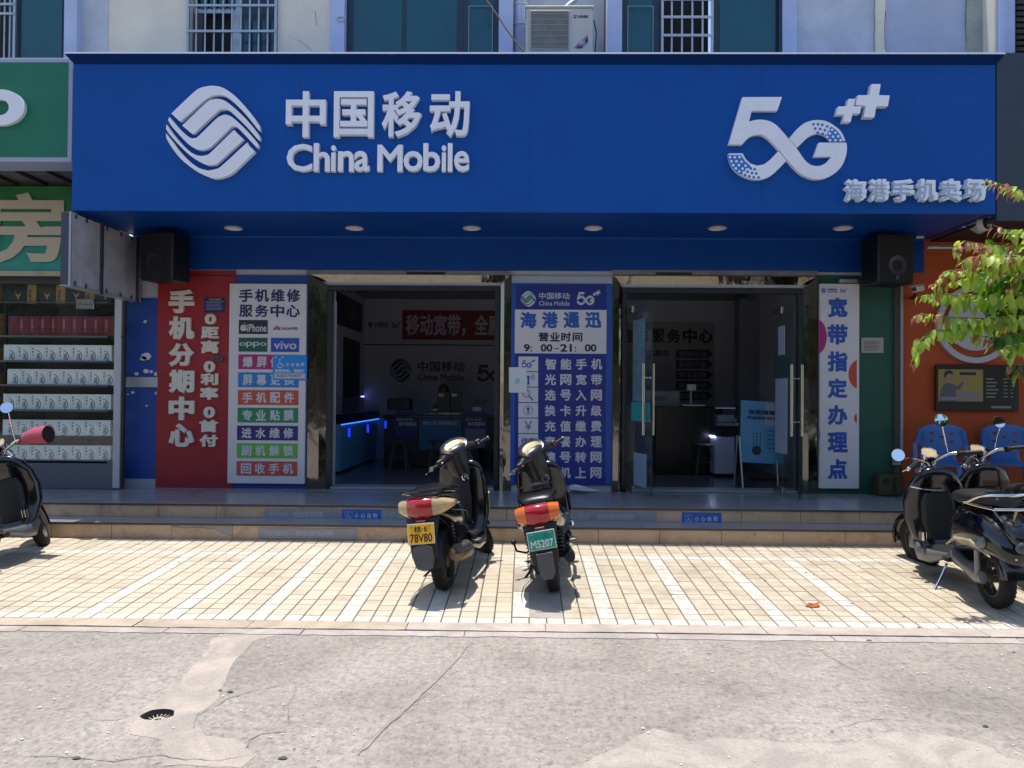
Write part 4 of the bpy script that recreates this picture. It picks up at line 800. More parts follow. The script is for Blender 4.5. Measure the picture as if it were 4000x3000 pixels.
bn, n, b, P = rawmat('banner_cloth', .7); sx = n.nodes.new('ShaderNodeSeparateXYZ'); n.links.new(P, sx.inputs[0]); mr = n.nodes.new('ShaderNodeMapRange'); mr.inputs[1].default_value = za0; mr.inputs[2].default_value = za1; n.links.new(sx.outputs[2], mr.inputs[0])
n.links.new(ramp(n, mr.outputs[0], [(0, rgb('#2f8f80')), (.5, rgb('#1d7553')), (1, rgb('#1c6a34'))]), b.inputs[0])
gv = MB(); NX, NZ = 40, 14
gv.add([(xa0+(xa1-xa0)*i/NX, YB-.006*math.sin(i*.9+j*.5)-.004*math.sin(j*1.3+i*.25), za0+(za1-za0)*j/NZ) for j in range(NZ+1) for i in range(NX+1)], [(j*(NX+1)+i, j*(NX+1)+i+1, (j+1)*(NX+1)+i+1, (j+1)*(NX+1)+i) for j in range(NZ) for i in range(NX)]); gv.build('cloth', bn, fb, ang=180)
text('房', -90, 752, 262, 1030, YB-.014, mat('cream_print', '#b7ab93', .7), fb, 'character', .004, .03); text('药', -520, 752, -170, 1030, YB-.014, MATS['cream_print'], fb, 'character', .004, .03)
pbox(-500, 1058, 300, 1078, YB-.01, .03, 'valance', mat('valance_cream', '#a69a7e', .6, var=.2), ph, bevel=.003); pbox(-500, 1079, 456, 1112, YB+.15, .1, 'shutter_box', mat('shutter_dark', '#30352f', .6), ph)
# display window: frame, glass, shelves
m_shelf = mat('shelf_edge', '#4f5653', .4)
YG = 9.12; YK = 9.26
rows_ = [(1232, 1244), (1316, 1324), (1411, 1415), (1503, 1508), (1599, 1603), (1700, 1704), (1796, 1800)]
for i, (y0, y1) in enumerate(rows_): pbox(-300, y0-2 if i else y0-46, 454, y0+5 if i else y0-43, YK+.03, .2, 'shelf', m_shelf, ph, ang=0)
pbox(-300, 1794, 452, 1905, YG+.03, .06, 'stone_base', mat('granite', '#565964', .5, var=.5, vs=90), ph, bevel=.004)
pbox(455, 1150, 482, 1905, YG+.02, .07, 'window_post', mat('post_white', '#a5a8ad', .45), ph, bevel=.006); pbox(484, 1160, 491, 1905, YG+.02, .05, 'post_edge', mat('post_brown', '#2e2a2c', .5), ph)
for y in (1316, 1545, 1806): disc(477, y, 4, YG-.051, m_black, 'plug', ph)
pbox(-300, 1112, 351, 1792, YG+.012, .008, 'glass_pane', m_wglass, ph, ang=0); pbox(353, 1112, 454, 1792, YG+.0, .008, 'glass_pane', m_wglass, ph, ang=0)
pbox(18, 1112, 28, 1794, YK+.05, .02, 'divider', mat('divider', '#20292a', .5), ph, ang=0)
lk = thing('window_lock', 'small steel patch fitting on the pharmacy glass under the blade sign', 'lock', tuple(at(336, 1208, YG-.01))); pbox(302, 1169, 371, 1208, YG-.002, .03, 'plate', m_steel, lk, bevel=.003); pbox(303, 1187, 353, 1189, YG-.033, .002, 'joint_line', m_black, lk, ang=0)
m_mb = mat('box_white', '#dfe6e2', .5); m_seal = mat('seal_dark', '#1c2a33', .5)
def medbox(px, y0, y1, w_, grp, label, first):
    t = thing('medicine_box', label, 'medicine box', tuple(at(px+w_/2, y1, YK)), grp)
    pbox(px, y0, px+w_-1, y1, YK, .09, 'carton', m_mb, t, bevel=.001)
    DD = YK-.0905; h = y1-y0; cy = y0+h*.66
    ring(px+1, cy, h*.37, h*.33, -1.55, 1.55, DD, .001, m_seal, t, 'seal_ring', 10)
    text('浦', px+1, cy-h*.2, px+h*.26, cy+h*.22, DD, m_seal, t, 'seal_character', .001, .0)
    for i, ch in enumerate('舒肺丸'): text(ch, px+w_*.74, y0+h*(.14+i*.2), px+w_*.9, y0+h*(.29+i*.2), DD, m_seal, t, 'character', .001, .0)
    return t
def copytree(r, dx, label=None):
    c = r.copy(); COL.objects.link(c); c.location.x += dx
    if label: c['label'] = label
    for ch in list(r.children):
        d = ch.copy(); COL.objects.link(d); d.parent = c; d.matrix_parent_inverse = ch.matrix_parent_inverse
        for g_ in list(ch.children): e = g_.copy(); COL.objects.link(e); e.parent = d; e.matrix_parent_inverse = g_.matrix_parent_inverse
    return c
ORD = ['first', 'second', 'third', 'fourth', 'fifth', 'sixth', 'seventh', 'eighth', 'ninth', 'tenth']
rn = ['top', 'second', 'third', 'fourth', 'bottom']
for r_, (x0, y0, y1) in enumerate([(34, 1348, 1411), (48, 1442, 1503), (32, 1538, 1599), (30, 1638, 1699), (30, 1736, 1796)]):
    lab = f'white medicine box with half round seal in the {rn[r_]} white row of the pharmacy'
    m0 = medbox(x0, y0, y1, 52.4, f'white medicine boxes in the {rn[r_]} white row', lab, True)
    dx = at(x0+52.4, y1, YK-.045).x-at(x0, y1, YK-.045).x
    m0['label'] = f'white medicine box with half round seal, first from left in the {rn[r_]} white row'
    for k in range(1, 8): copytree(m0, dx*k, f'white medicine box with half round seal, {ORD[k]} from left in the {rn[r_]} white row')
rb0 = thing('wine_box', 'dark red upright carton with white characters on the shelf above the white boxes', 'carton', tuple(at(72, 1316, YK)), 'dark red cartons in a row in the pharmacy window')
pbox(52, 1237, 92, 1317, YK, .09, 'carton', mat('wine_red', '#6e1626', .45, var=.12, vs=8), rb0, bevel=.001)
for i, ch in enumerate('鸿茅药酒'): text(ch, 79, 1246+i*9.2, 88, 1254+i*9.2, YK-.0905, mat('pink_print', '#c79a9c', .5), rb0, 'character', .001, .01)
ring(83, 1291, 5, 3, 0, 6.28, YK-.0905, .001, mat('gold_print', '#93793d', .5), rb0, 'gold_ring', 10)
dx = at(93.2, 1316, YK-.045).x-at(52, 1316, YK-.045).x
rb0['label'] = 'dark red carton with white characters, first from left on the pharmacy shelf'
for k in range(1, 10): copytree(rb0, dx*k, f'dark red carton with white characters, {ORD[k]} from left on the pharmacy shelf')
for k, px in enumerate((31, 144, 258, 372)):
    t = thing('gift_box', f'black gift carton with a gold deer head, {ORD[k]} from left on the upper pharmacy shelf', 'carton', tuple(at(px+50, 1187, YK)), 'black and gold cartons on the upper shelf')
    x1 = min(px+112, 452); pbox(px, 1112, x1, 1187, YK, .1, 'carton', mat('carton_black', '#151b1b', .4), t, bevel=.001); m_gd = mat('carton_gold', '#a5803f', .45, var=.15)
    if px+109 < 452 or px < 372: pbox(px+76, 1113, px+111, 1187, YK-.1005, .002, 'gold_strip', m_gd, t, ang=0)
    for i, ch in enumerate('强肾片'): text(ch, px+80, 1132+i*18, px+93, 1147+i*18, YK-.1027, m_seal, t, 'character', .001, .02) if px < 300 else None
    poly([(px+28,1138),(px+33,1148),(px+40,1150),(px+47,1148),(px+52,1138),(px+50,1152),(px+44,1160),(px+42,1170),(px+38,1170),(px+36,1160),(px+30,1152)], YK-.1005, .001, m_gd, 'deer_head', t, smooth=0)
for k, (y0, y1) in enumerate([(1100, 1130), (1132, 1158), (1160, 1186), (1226, 1254), (1256, 1284), (1286, 1312), (1360, 1407), (1455, 1503), (1548, 1595), (1650, 1695)]):
    pbox(-60, y0, 22 if k < 6 else 20, y1, YK, .1, 'amber_jar_box' if 0 else 'gold_box', m_gd if k < 6 else mat('kraft', '#75583a', .6), None, bevel=.003, label=f'gold coloured box at the far left edge of the pharmacy, {ORD[k]} from the top' if k < 6 else f'brown kraft box at the far left edge of the pharmacy, {ORD[k-6]} one down', cat='box', group='gold boxes at the left edge' if k < 6 else 'kraft boxes at the left edge')
# ------------------------------------------------------------------ blade sign between the shops
bx1 = at(558, 1172, FAC).x
bl = thing('blade_sign', 'weathered metal box sign seen side on, sticking out left of the speaker', 'sign', (bx1, 8.6, 2.67))
zb0, zb1 = 2.675, 3.425
m_bl = mat('weathered_panel', '#a3a1a6', .6, var=.25, vs=3.2); m_bd2 = mat('blade_edge', '#3a4050', .5)
ys = [7.84, 8.13, 8.42, 8.86, 9.3]
for i in range(4): MB().box(bx1-.012, bx1, ys[i]+.003, ys[i+1]-.003, zb0, zb1).build('side_panel', m_bl, bl, bevel=.002)
MB().box(bx1-.1, bx1-.0125, 7.845, 9.3, zb0+.004, zb1-.004).build('core', mat('core_grey', '#6d6d73', .6), bl); MB().box(bx1-.1, bx1-.013, 7.83, 7.844, zb0, zb1).build('front_face', m_bd2, bl, bevel=.002)
MB().box(bx1-.013, bx1+.008, 7.825, 7.844, zb0-.003, zb1+.003).build('front_trim', m_alu, bl)
for y in (8.38, 9.17): MB().box(bx1+.001, bx1+.02, y, y+.05, zb0-.03, zb1+.02).build('strap', mat('strap_dark', '#2f3440', .5), bl, bevel=.003)
MB().box(bx1-.11, bx1+.012, 7.83, 9.3, zb0-.014, zb0-.003).build('bottom_rail', m_alu, bl)
for y in (7.9, 8.1, 8.5, 8.8, 9.05):
    for z in (zb0+.02, zb1-.03): MB().box(bx1+.001, bx1+.01, y, y+.035, z-.02, z+.025).build('clip', m_bd2, bl, bevel=.002)
MB().box(bx1-.05, bx1-.02, 9.3, 9.36, 2.7, 3.4).build('bracket', m_dark, bl)
# ------------------------------------------------------------------ loudspeakers
def speaker(x0, y0, x1, y1, D, ang, lab):
    c = at((x0+x1)/2, (y0+y1)/2, D); w_ = (x1-x0)/3000*D*.94; h = (y1-y0)/3000*D
    t = thing('speaker', lab, 'speaker', (c.x, c.y, c.z-h/2)); M = Matrix.Translation(c) @ Matrix.Rotation(ang, 4, 'Z')
    MB(M).prism([(-w_/2, -h/2), (w_/2, -h/2), (w_/2, h/2), (-w_/2, h/2)], 0.02, .36).build('cabinet', m_black, t, bevel=.02)
    MB(M).box(-w_/2+.012, w_/2-.012, -.002, .019, -h/2+.012, h/2-.012).build('front_grille', mat('grille_black', '#0a0a0b', .7, bump=.8, bs=300), t, bevel=.01)
    MB(M).lathe([(.11, -.004), (.115, -.008), (.1, -.004), (.03, .0)], (0, 0, -.08), 'y', 22).build('woofer_rim', mat('rim_black', '#1c1c1d', .4), t)
    MB(M).cbox((0, -.004, -h/2+.07), .04, .004, .05).build('badge', mat('badge', '#2c2d33', .4), t)
    MB(M).cbox((0, .4, h*.1), .06, .1, .2).build('bracket', m_dark, t)
speaker(528, 903, 683, 1093, 8.75, R(-12), 'black loudspeaker under the soffit beside the blade sign, left')
speaker(3425, 912, 3585, 1107, 8.8, R(10), 'black loudspeaker at the right end of the shop front under the soffit')
# bits at right: camera, elbow pipe, rails
cc = thing('security_camera', 'grey bullet security camera on the orange wall beside the green panel', 'camera', tuple(at(3590, 1140, 9.1)))
p = at(3585, 1128, 9.1); M = Matrix.Translation(p) @ Matrix.Rotation(R(-12), 4, 'Y'); M2 = M @ Matrix.Rotation(R(40), 4, 'Z')
MB(M2).box(-.1, .1, -.04, .04, -.035, .035).build('housing', m_acb, cc, bevel=.014); MB(M2).box(-.105, -.1001, -.025, .025, -.022, .022).build('lens_plate', m_black, cc); MB(M2).box(-.11, .1, -.05, .05, .0355, .042).build('sun_shield', m_alu, cc)
MB().tube([at(3575, 1150, 9.1), at(3565, 1165, 9.2), at(3560, 1165, 9.32)], .018, 8).build('bracket', m_dark, cc)
ep = thing('elbow_pipe', 'white plastic elbow pipe end under the right end of the blue sign', 'pipe', tuple(at(3830, 900, 8.6)))
q = [at(3808, 835, 8.6), at(3808, 862, 8.6), at(3814, 880, 8.57), at(3828, 888, 8.5), at(3842, 876, 8.35)]
MB().tube(q, [.075, .075, .073, .07, .068], 18).build('pipe', m_white2, ep); e2 = at(3845, 872, 8.32)
MB(Matrix.Translation(e2) @ Matrix.Rotation(R(25), 4, 'Z')).lathe([(.085, .03), (.085, -.03), (.07, -.03), (.066, .03)], (0, 0, 0), 'y', 22, closed=True).build('collar', m_white2, ep); MB(Matrix.Translation(e2) @ Matrix.Rotation(R(25), 4, 'Z')).lathe([(.066, .0), (.001, .0)], (0, 0, 0), 'y', 18).build('bore', m_black, ep)
for i, (a, b_) in enumerate([((3620, 966), (3800, 966)), ((3745, 885), (3860, 920)), ((3577, 925), (3607, 925))]):
    A, B = at(*a, 9.1), at(*b_, 9.1); t = MB().tube([A, B], .022, 6).build('steel_rail', m_alu, None, label=['thin horizontal metal bar across the top of the orange wall', 'slanting metal bar running down behind the elbow pipe', 'short metal stub sticking out beside the right loudspeaker'][i], cat='bar')
# ------------------------------------------------------------------ glass doors
def leaf(xh, xe, ye_, name, lab, sgn, stuff=None):
    """hinge at photo x xh on the frame line; free edge at photo x xe, depth ye_"""
    A = Vector((X(xh), FAC+.0, 0)); B = Vector((at(xe, 1600, ye_).x, ye_, 0)); d = (B-A); L = d.length; ang = math.atan2(d.y, d.x)
    M = Matrix.Translation((A.x, A.y, 0)) @ Matrix.Rotation(ang, 4, 'Z'); zb_, zt_ = ZP+.035, ZP+2.22
    t = thing('glass_door', lab, 'door', (A.x, A.y, zb_))
    MB(M).box(.02, L, -.005, .005, zb_, zt_).build('pane', m_glass, t, ang=0)
    MB(M).box(L, L+.006, -.006, .006, zb_, zt_).build('edge', mat('glass_edge', '#1c3a33', .2), t, ang=0)
    MB(M).box(.02, .3, -.016, .016, zb_-.01, zb_+.07).build('patch_fitting', m_steel, t, bevel=.003); MB(M).box(.02, .25, -.016, .016, zt_-.07, zt_+.01).build('patch_fitting', m_steel, t, bevel=.003)
    for s in (-1, 1):
        h = MB(M).tube([(L-.09, s*.06, ZP+.72), (L-.09, s*.06, ZP+1.53)], .017, 12); h.build('handle', m_steel, t)
        for z in (.88, 1.37): MB(M).tube([(L-.09, s*.006, ZP+z), (L-.09, s*.058, ZP+z)], .009, 8).build('handle_post', m_steel, t)
    return t, M, L
t, M, L = leaf(2438, 2546, 8.62, 'glass_door', 'open glass door leaf with a steel bar handle, left leaf of the right doorway', 1)
m_poster_b = mat('poster_blue', '#3f6f92', .5, var=.2, vs=5)
MB(M).box(L*.35, L*.78, -.008, -.0055, ZP+1.1, ZP+2.05).build('poster', mat('poster_sea', '#5b7a86', .5, var=.35, vs=9), t, ang=0); MB(M).box(L*.3, L*.95, -.008, -.0055, ZP+1.1-.23, ZP+1.09).build('sticker', mat('teal_sticker', '#2a8f8c', .5), t, ang=0)
MB(M).box(L*.4, L*.85, -.008, -.0055, ZP+.12, ZP+.5).build('sticker', mat('pale_sticker', '#7d8ea0', .5), t, ang=0)
t, M, L = leaf(3022, 3126, 8.62, 'glass_door', 'right glass leaf of the right doorway, open, white paper sheets taped on it', 1)
MB(M).box(L*.1, L*.55, -.01, -.0055, ZP+.5, ZP+1.38).build('paper_sheet', mat('paper_blueish', '#97a0b4', .6), t, ang=0); MB(M).box(L*.02, L*.7, -.008, -.0055, ZP+1.4, ZP+1.62).build('sticker', mat('smoke_green', '#2c4a48', .5), t, ang=0)
MB(M).box(L*.2, L*.45, -.009, -.0055, ZP+1.66, ZP+2.0).build('paper_sheet', MATS['paper_blueish'], t, ang=0)
MB(M).lathe([(.035, -.009), (.001, -.009)], (L*.78, 0, ZP+1.3), 'y', 16).build('round_sticker', mat('sticker_pink', '#9d7a86', .5), t)
for s in (1,):
    p0, p1 = X(1300), X(1318); tt = thing('door_stile', 'slim pale aluminium door stile standing at the left side of the left doorway', 'door stile', (p0, FAC+.1, ZP)); MB().box(p0-.002, p0+.016, FAC+.092, FAC+.0995, ZP+.035, ZP+2.3).build('stile', m_alu, tt, ang=0)
# ------------------------------------------------------------------ interior
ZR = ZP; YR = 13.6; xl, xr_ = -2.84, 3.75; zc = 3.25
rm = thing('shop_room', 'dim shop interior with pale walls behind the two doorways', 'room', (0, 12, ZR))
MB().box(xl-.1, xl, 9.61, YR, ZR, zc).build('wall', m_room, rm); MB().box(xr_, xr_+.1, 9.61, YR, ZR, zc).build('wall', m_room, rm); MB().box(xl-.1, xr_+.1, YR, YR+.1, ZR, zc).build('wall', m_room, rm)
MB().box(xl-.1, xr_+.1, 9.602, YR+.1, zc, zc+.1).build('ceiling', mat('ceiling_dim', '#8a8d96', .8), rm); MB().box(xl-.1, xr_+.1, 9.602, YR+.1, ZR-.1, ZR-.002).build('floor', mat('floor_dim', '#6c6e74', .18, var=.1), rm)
def wallp(x0, y0, x1, y1, name, m, par=None, D=YR, th=.02, **k): return pbox(x0, y0, x1, y1, D-.001, th, name, m, par, ang=0, **k)
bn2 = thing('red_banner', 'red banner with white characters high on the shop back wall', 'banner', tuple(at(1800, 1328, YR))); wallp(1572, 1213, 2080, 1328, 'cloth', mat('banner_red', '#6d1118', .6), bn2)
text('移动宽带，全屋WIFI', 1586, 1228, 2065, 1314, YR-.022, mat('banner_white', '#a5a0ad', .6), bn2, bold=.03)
ws = thing('wall_sign', 'blue wave logo and lettering on the back wall of the shop', 'sign', tuple(at(1600, 1495, YR))); m_wb = mat('wall_ink', '#0f2c45', .5); wallp(1420, 1346, 2080, 1350, 'wall_trim', m_dark, ws)
logo(1520, 1401, 1610, 1492, YR-.001, m_wb, ws, .01, green=mat('wall_green', '#1b4a2a', .5)); text('中国移动', 1632, 1412, 1815, 1452, YR-.001, m_wb, ws, bold=.02, depth=.01); text('China Mobile', 1632, 1460, 1812, 1486, YR-.001, m_wb, ws, bold=.01, depth=.01); fiveg(1863, 1415, 2000, 1492, YR-.001, m_wb, ws, .01)
ws2 = thing('small_wall_sign', 'small dark logo line left of the red banner on the back wall', 'sign', tuple(at(1500, 1280, YR))); logo(1438, 1256, 1456, 1281, YR-.001, m_wb, ws2, .006); text('中国移动', 1461, 1258, 1516, 1280, YR-.001, m_wb, ws2); fiveg(1530, 1256, 1565, 1281, YR-.001, m_wb, ws2, .006)
# left wall: dark header sign and door
lw = thing('side_sign', 'dark sign board high on the left inside wall', 'sign', (xl+.05, 11.5, 2.7)); MB().box(xl+.001, xl+.04, 10.0, 13.2, 2.62, 3.1).build('board', m_black, lw); 
text('OPPO', 0, 0, 1, 1, 0, mat('dim_letter', '#6d7078', .6), lw, world=(0, .9, 0, .2), rot=Matrix.Translation((xl+.042, 12.9, 2.75)) @ Matrix.Rotation(R(-90), 4, 'Z'))
MB().box(xl+.001, xl+.03, 12.0, 13.1, ZR+.001, 2.45).build('inner_door', mat('door_navy', '#10151f', .5), None, label='dark inner door in the left wall of the shop', cat='door')
# display case, left
dc = thing('display_case', 'glass phone display case with blue light strips and pale blue front inside the left door', 'display case', (-2.3, 11, ZR))
m_bf = mat('case_front', '#6aa6cc', .4); m_case = mat('case_dark', '#0c0d10', .3)
pa = atz(1322, 1852, ZR); pb = atz(1470, 1792, ZR); 
def quadcase(t, pa, pb, depth, h1, h2, h3, inset, mf, led, strip, side):
    d = (pb-pa); d.z = 0; L = d.length; a = math.atan2(d.y, d.x); M = Matrix.Translation((pa.x, pa.y, ZR)) @ Matrix.Rotation(a, 4, 'Z')
    sgn = side
    MB(M).add([(0+inset, 0, .03), (L-inset, 0, .03), (L, -.03*sgn, h1), (0, -.03*sgn, h1), (0+inset, depth*sgn, .03), (L-inset, depth*sgn, .03), (L, depth*sgn, h1), (0, depth*sgn, h1)], [(0, 1, 2, 3), (4, 5, 6, 7), (0, 3, 7, 4), (1, 2, 6, 5), (3, 2, 6, 7)]).build('base', mf, t)
    MB(M).box(-.02, L+.02, min(-.06*sgn, depth*sgn), max(-.06*sgn, depth*sgn), h1+.002, h2).build('band', m_case, t, bevel=.004)
    MB(M).box(0, L, min(-.03*sgn, -.05*sgn), max(-.03*sgn, -.05*sgn), h1-.012, h1+.001).build('light_strip', mat(*led), t, ang=0)
    g0, g1 = sorted((-.05*sgn, depth*sgn))
    for bx_ in ((0, L, g0, g0+.006), (0, L, g1-.006, g1), (0, .006, g0+.007, g1-.007), (L-.006, L, g0+.007, g1-.007)): MB(M).box(*bx_, h2+.001, h3).build('glass_side', m_cglass, t, ang=0)
    MB(M).box(-.005, L+.005, g0-.005, g1+.005, h3+.001, h3+.012).build('glass_top', m_cglass, t, ang=0)
    MB(M).box(.01, L-.01, g0+.01, g1-.01, h2+.001, h2+.006).build('deck', mat('case_deck', '#7577b8', .5), t, ang=0)
    MB(M).box(.01, L-.01, (g0+g1)/2-.01, (g0+g1)/2+.01, h3-.02, h3-.005).build('light_strip', mat(*strip), t, ang=0)
    rr_ = random.Random(2)
    for k in range(8): x = .1+(L-.25)*rr_.random(); y = g0+.06+(g1-g0-.15)*rr_.random(); MB(M).box(x, x+.07, y, y+.035, h2+.007, h2+.016).build('phone', m_wp if k % 2 else m_black, t, ang=0)
    return M, L
quadcase(dc, pa, pb, .5, .72, .86, 1.12, .06, m_bf, ('led_blue', '#2050b0', .5, 0, 0, 6, 0, 60, 0, '#3a78ff', 1.6), ('led_violet', '#8080d0', .5, 0, 0, 6, 0, 60, 0, '#8f95ff', 9), 1)
for k, px in enumerate((1364, 1437, 1506)): p = at(px, 1690-k*16, [10.6, 11.3, 12.2][k]); MB().cbox(p, .03, .02, .12).build('lit_tag', mat('tag_blue', '#1436c8', .5, emit='#1a3cff', es=.7), None, label=['first', 'second', 'third'][k]+' small glowing blue tag along the left display case, from the door', cat='light tag')
# back counter with posters
ct = thing('service_counter', 'long dark service counter across the back of the left room', 'counter', (-.8, 12.2, ZR))
cx0, cx1 = at(1500, 1700, 12.2).x, at(2000, 1700, 12.2).x
MB().box(cx0, cx1, 12.2, 12.8, ZR+.005, ZR+.78).build('body', mat('counter_dark', '#1d2227', .5), ct, bevel=.005); MB().box(cx0-.03, cx1+.03, 12.15, 12.83, ZR+.782, ZR+.82).build('top', m_case, ct, bevel=.005)
def cposter(x0, y0, x1, y1, nm, col, lab, lines):
    t = thing('poster', lab, 'poster', tuple(at((x0+x1)/2, y1, 12.18))); pbox(x0, y0, x1, y1, 12.19, .006, 'sheet', mat(nm, col, .5), t, ang=0)
    for s_, a, b_, c_, d_ in lines: text(s_, a, b_, c_, d_, 12.183, m_wp, t, bold=.02)
cposter(1541, 1607, 1630, 1712, 'poster_indigo', '#232a63', 'indigo phone poster on the counter front, left of the green banner', [('买5G手机', 1549, 1628, 1613, 1644), ('到中国移动', 1558, 1648, 1626, 1664)])
cposter(1811, 1608, 1902, 1760, 'poster_indigo', '#232a63', 'indigo phone poster on the counter front, right of the sea blue poster', [('买5G手机', 1818, 1628, 1883, 1644), ('到中国移动', 1827, 1648, 1895, 1664)])
cposter(1638, 1626, 1801, 1758, 'poster_sea2', '#0f5a80', 'sea blue poster with a white headline in the middle of the counter front', [('用全千兆 乐享智能生活', 1652, 1645, 1785, 1660)])
cposter(1636, 1608, 1805, 1624, 'strip_green', '#17402f', 'dark green text strip above the sea blue poster', [('人人参与，共同创建文明城市', 1656, 1610, 1800, 1621)])
for x0, yk in ((1850, 0),): pbox(1818, 1675, 1895, 1748, 12.183, .001, 'poster_patch', mat('poster_pale', '#6f7590', .6), bpy.data.objects.get('poster.001'), ang=0)
# printer, monitors, seated person
def iblock(x0, y0, x1, y1, D, th, name, m, lab, cat, bev=.01):
    a, b_, c_, d_ = rect(x0, y0, x1, y1, D); t = thing(name, lab, cat, ((a+b_)/2, D, c_)); MB().box(a, b_, D, D+th, c_, d_).build('body', m, t, bevel=bev); return t, (a, b_, c_, d_)
zt_ = ZR+.822
for i, (x0, x1, lab) in enumerate(((1708, 1757, 'left one of two black monitors on the back counter'), (1760, 1803, 'right one of two black monitors on the back counter, with pale labels'))):
    a, b_, c_, d_ = rect(x0, 1530, x1, 1600, 12.3); t = thing('monitor', lab, 'monitor', ((a+b_)/2, 12.3, zt_))
    MB().box(a, b_, 12.3, 12.34, zt_+.05, d_).build('screen_back', m_black, t, bevel=.006); MB().box((a+b_)/2-.02, (a+b_)/2+.02, 12.32, 12.36, zt_+.01, zt_+.1).build('stand', m_black, t); MB().box((a+b_)/2-.08, (a+b_)/2+.08, 12.28, 12.42, zt_, zt_+.01).build('foot', m_black, t); MB().box(a+.02, a+.1, 12.297, 12.3, d_-.08, d_-.03).build('label', m_wp, t, ang=0)
pr, q = iblock(1512, 1555, 1600, 1602, 12.3, .35, 'printer', mat('printer_navy', '#14171f', .4), 'dark printer standing on the left part of the back counter', 'printer')
iblock(1690, 1596, 1708, 1606, 12.25, .05, 'card_box', m_wp, 'tiny white box on the counter left of the monitors', 'box', .003); iblock(1845, 1590, 1880, 1605, 12.3, .1, 'router', m_wp, 'white router with dark antennas on the right part of the counter', 'router', .003)
rt_ = bpy.data.objects['router']; [MB().tube([at(x, 1592, 12.33), at(x+8, 1558, 12.33)], .006, 6).build('antenna', m_black, rt_) for x in (1850, 1862, 1880, 1892)]
pz = at(1733, 1531, 13.0)
ps = thing('person', 'seated person with short dark hair, only the head showing above the monitors', 'person', (pz.x, 13.0, ZR+.45))
bdm = MB(); hz = pz.z
bdm.loft([((pz.x, 13.02, ZR+.45), (.17, 0, 0), (0, .12, 0), 2.4), ((pz.x, 13.02, ZR+.7), (.16, 0, 0), (0, .1, 0), 2.4), ((pz.x, 13.02, hz-.3), (.2, 0, 0), (0, .1, 0), 2.4), ((pz.x, 13.02, hz-.22), (.17, 0, 0), (0, .08, 0), 2.2), ((pz.x, 13.01, hz-.17), (.06, 0, 0), (0, .06, 0)), ((pz.x, 13.0, hz-.1), (.055, 0, 0), (0, .06, 0)), ((pz.x, 12.98, hz-.04), (.07, 0, 0), (0, .085, 0)), ((pz.x, 12.98, hz+.04), (.075, 0, 0), (0, .095, 0)), ((pz.x, 12.99, hz+.1), (.06, 0, 0), (0, .075, 0)), ((pz.x, 13.0, hz+.12), (.02, 0, 0), (0, .03, 0))], 18)
bdm.build('body', mat('skin_dim', '#8a5f48', .6), ps, ang=80)
MB().ell((pz.x, 13.0, hz+.035), .088, .105, .1, 16, 10).build('hair', mat('hair', '#0b0a0a', .5), ps)
# round stools
def stool(px, py, D, lab):
    c = at(px, py, D); h = .46; t = thing('stool', lab, 'stool', (c.x, D, ZR)); m_w = mat('stool_wood', '#4d4540', .5)
    MB().lathe([(0, h-.03), (.15, h-.03), (.16, h-.015), (.15, h), (0, h)], (c.x, D, ZR), 'z', 20).build('seat', m_w, t)
    for k in range(4): a = math.pi/4+k*math.pi/2; MB().tube([(c.x+.1*math.cos(a), D+.1*math.sin(a), ZR+h-.03), (c.x+.19*math.cos(a), D+.19*math.sin(a), ZR)], .016, 6).build('leg', m_w, t)
    MB().tube([(c.x+.14*math.cos(k*math.pi/8), D+.14*math.sin(k*math.pi/8), ZR+.2) for k in range(17)], .008, 6).build('foot_ring', m_w, t)
stool(1560, 1690, 11.6, 'wooden stool in front of the left indigo poster, nearest the display case'); stool(1712, 1690, 11.6, 'wooden stool in front of the sea blue poster'); stool(2748, 1710, 11.4, 'dark stool left of the right display case, seen through the right doorway')
kb = thing('black_basket', 'black wire basket at the right end of the back counter', 'basket', tuple(at(1915, 1790, 11.9))); p = at(1915, 1790, 11.9); MB().lathe([(.15, 0), (.2, .33), (.185, .33), (.14, .02), (0, .02)], (p.x, 11.9, ZR), 'z', 18).build('body', m_black, kb)
# right room: pillar, wall board, case, easel
pl = pbox(2868, 1180, 2958, 1700, 12.6, .3, 'pillar', mat('pillar_grey', '#77777d', .8), rm, ang=0)
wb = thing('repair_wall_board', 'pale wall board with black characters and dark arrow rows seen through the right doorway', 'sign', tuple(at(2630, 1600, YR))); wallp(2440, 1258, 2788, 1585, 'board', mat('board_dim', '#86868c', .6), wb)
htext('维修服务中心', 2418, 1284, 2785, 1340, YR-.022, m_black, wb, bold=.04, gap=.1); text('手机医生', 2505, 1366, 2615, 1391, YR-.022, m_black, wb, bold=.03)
for k, s_ in enumerate(['更换电池', '系统升级', '专业贴膜', '进水维修', '屏幕更换']):
    y = 1366+k*41; poly([(2640, y), (2765, y), (2785, y+16), (2765, y+33), (2640, y+33)], YR-.022, .004, mat('arrow_dark', '#2a2526', .5), 'arrow', wb, smooth=0); text(s_, 2650, y+5, 2762, y+29, YR-.0265, mat('dim_letter', '#6d7078'), wb, bold=.03)
sc_ = thing('weighing_scale', 'pale scale with a small raised display standing in the right room', 'scale', tuple(at(2700, 1585, 11.6))); p = at(2702, 1583, 11.6); MB().cbox((p.x, 11.6, p.z), .34, .26, .03).build('platform', m_alu, sc_, bevel=.005); MB().tube([(p.x, 11.65, p.z), (p.x, 11.65, p.z+.22)], .018, 8).build('post', m_alu, sc_); MB().cbox((p.x, 11.63, p.z+.27), .14, .04, .1).build('display', m_alu, sc_, bevel=.006)
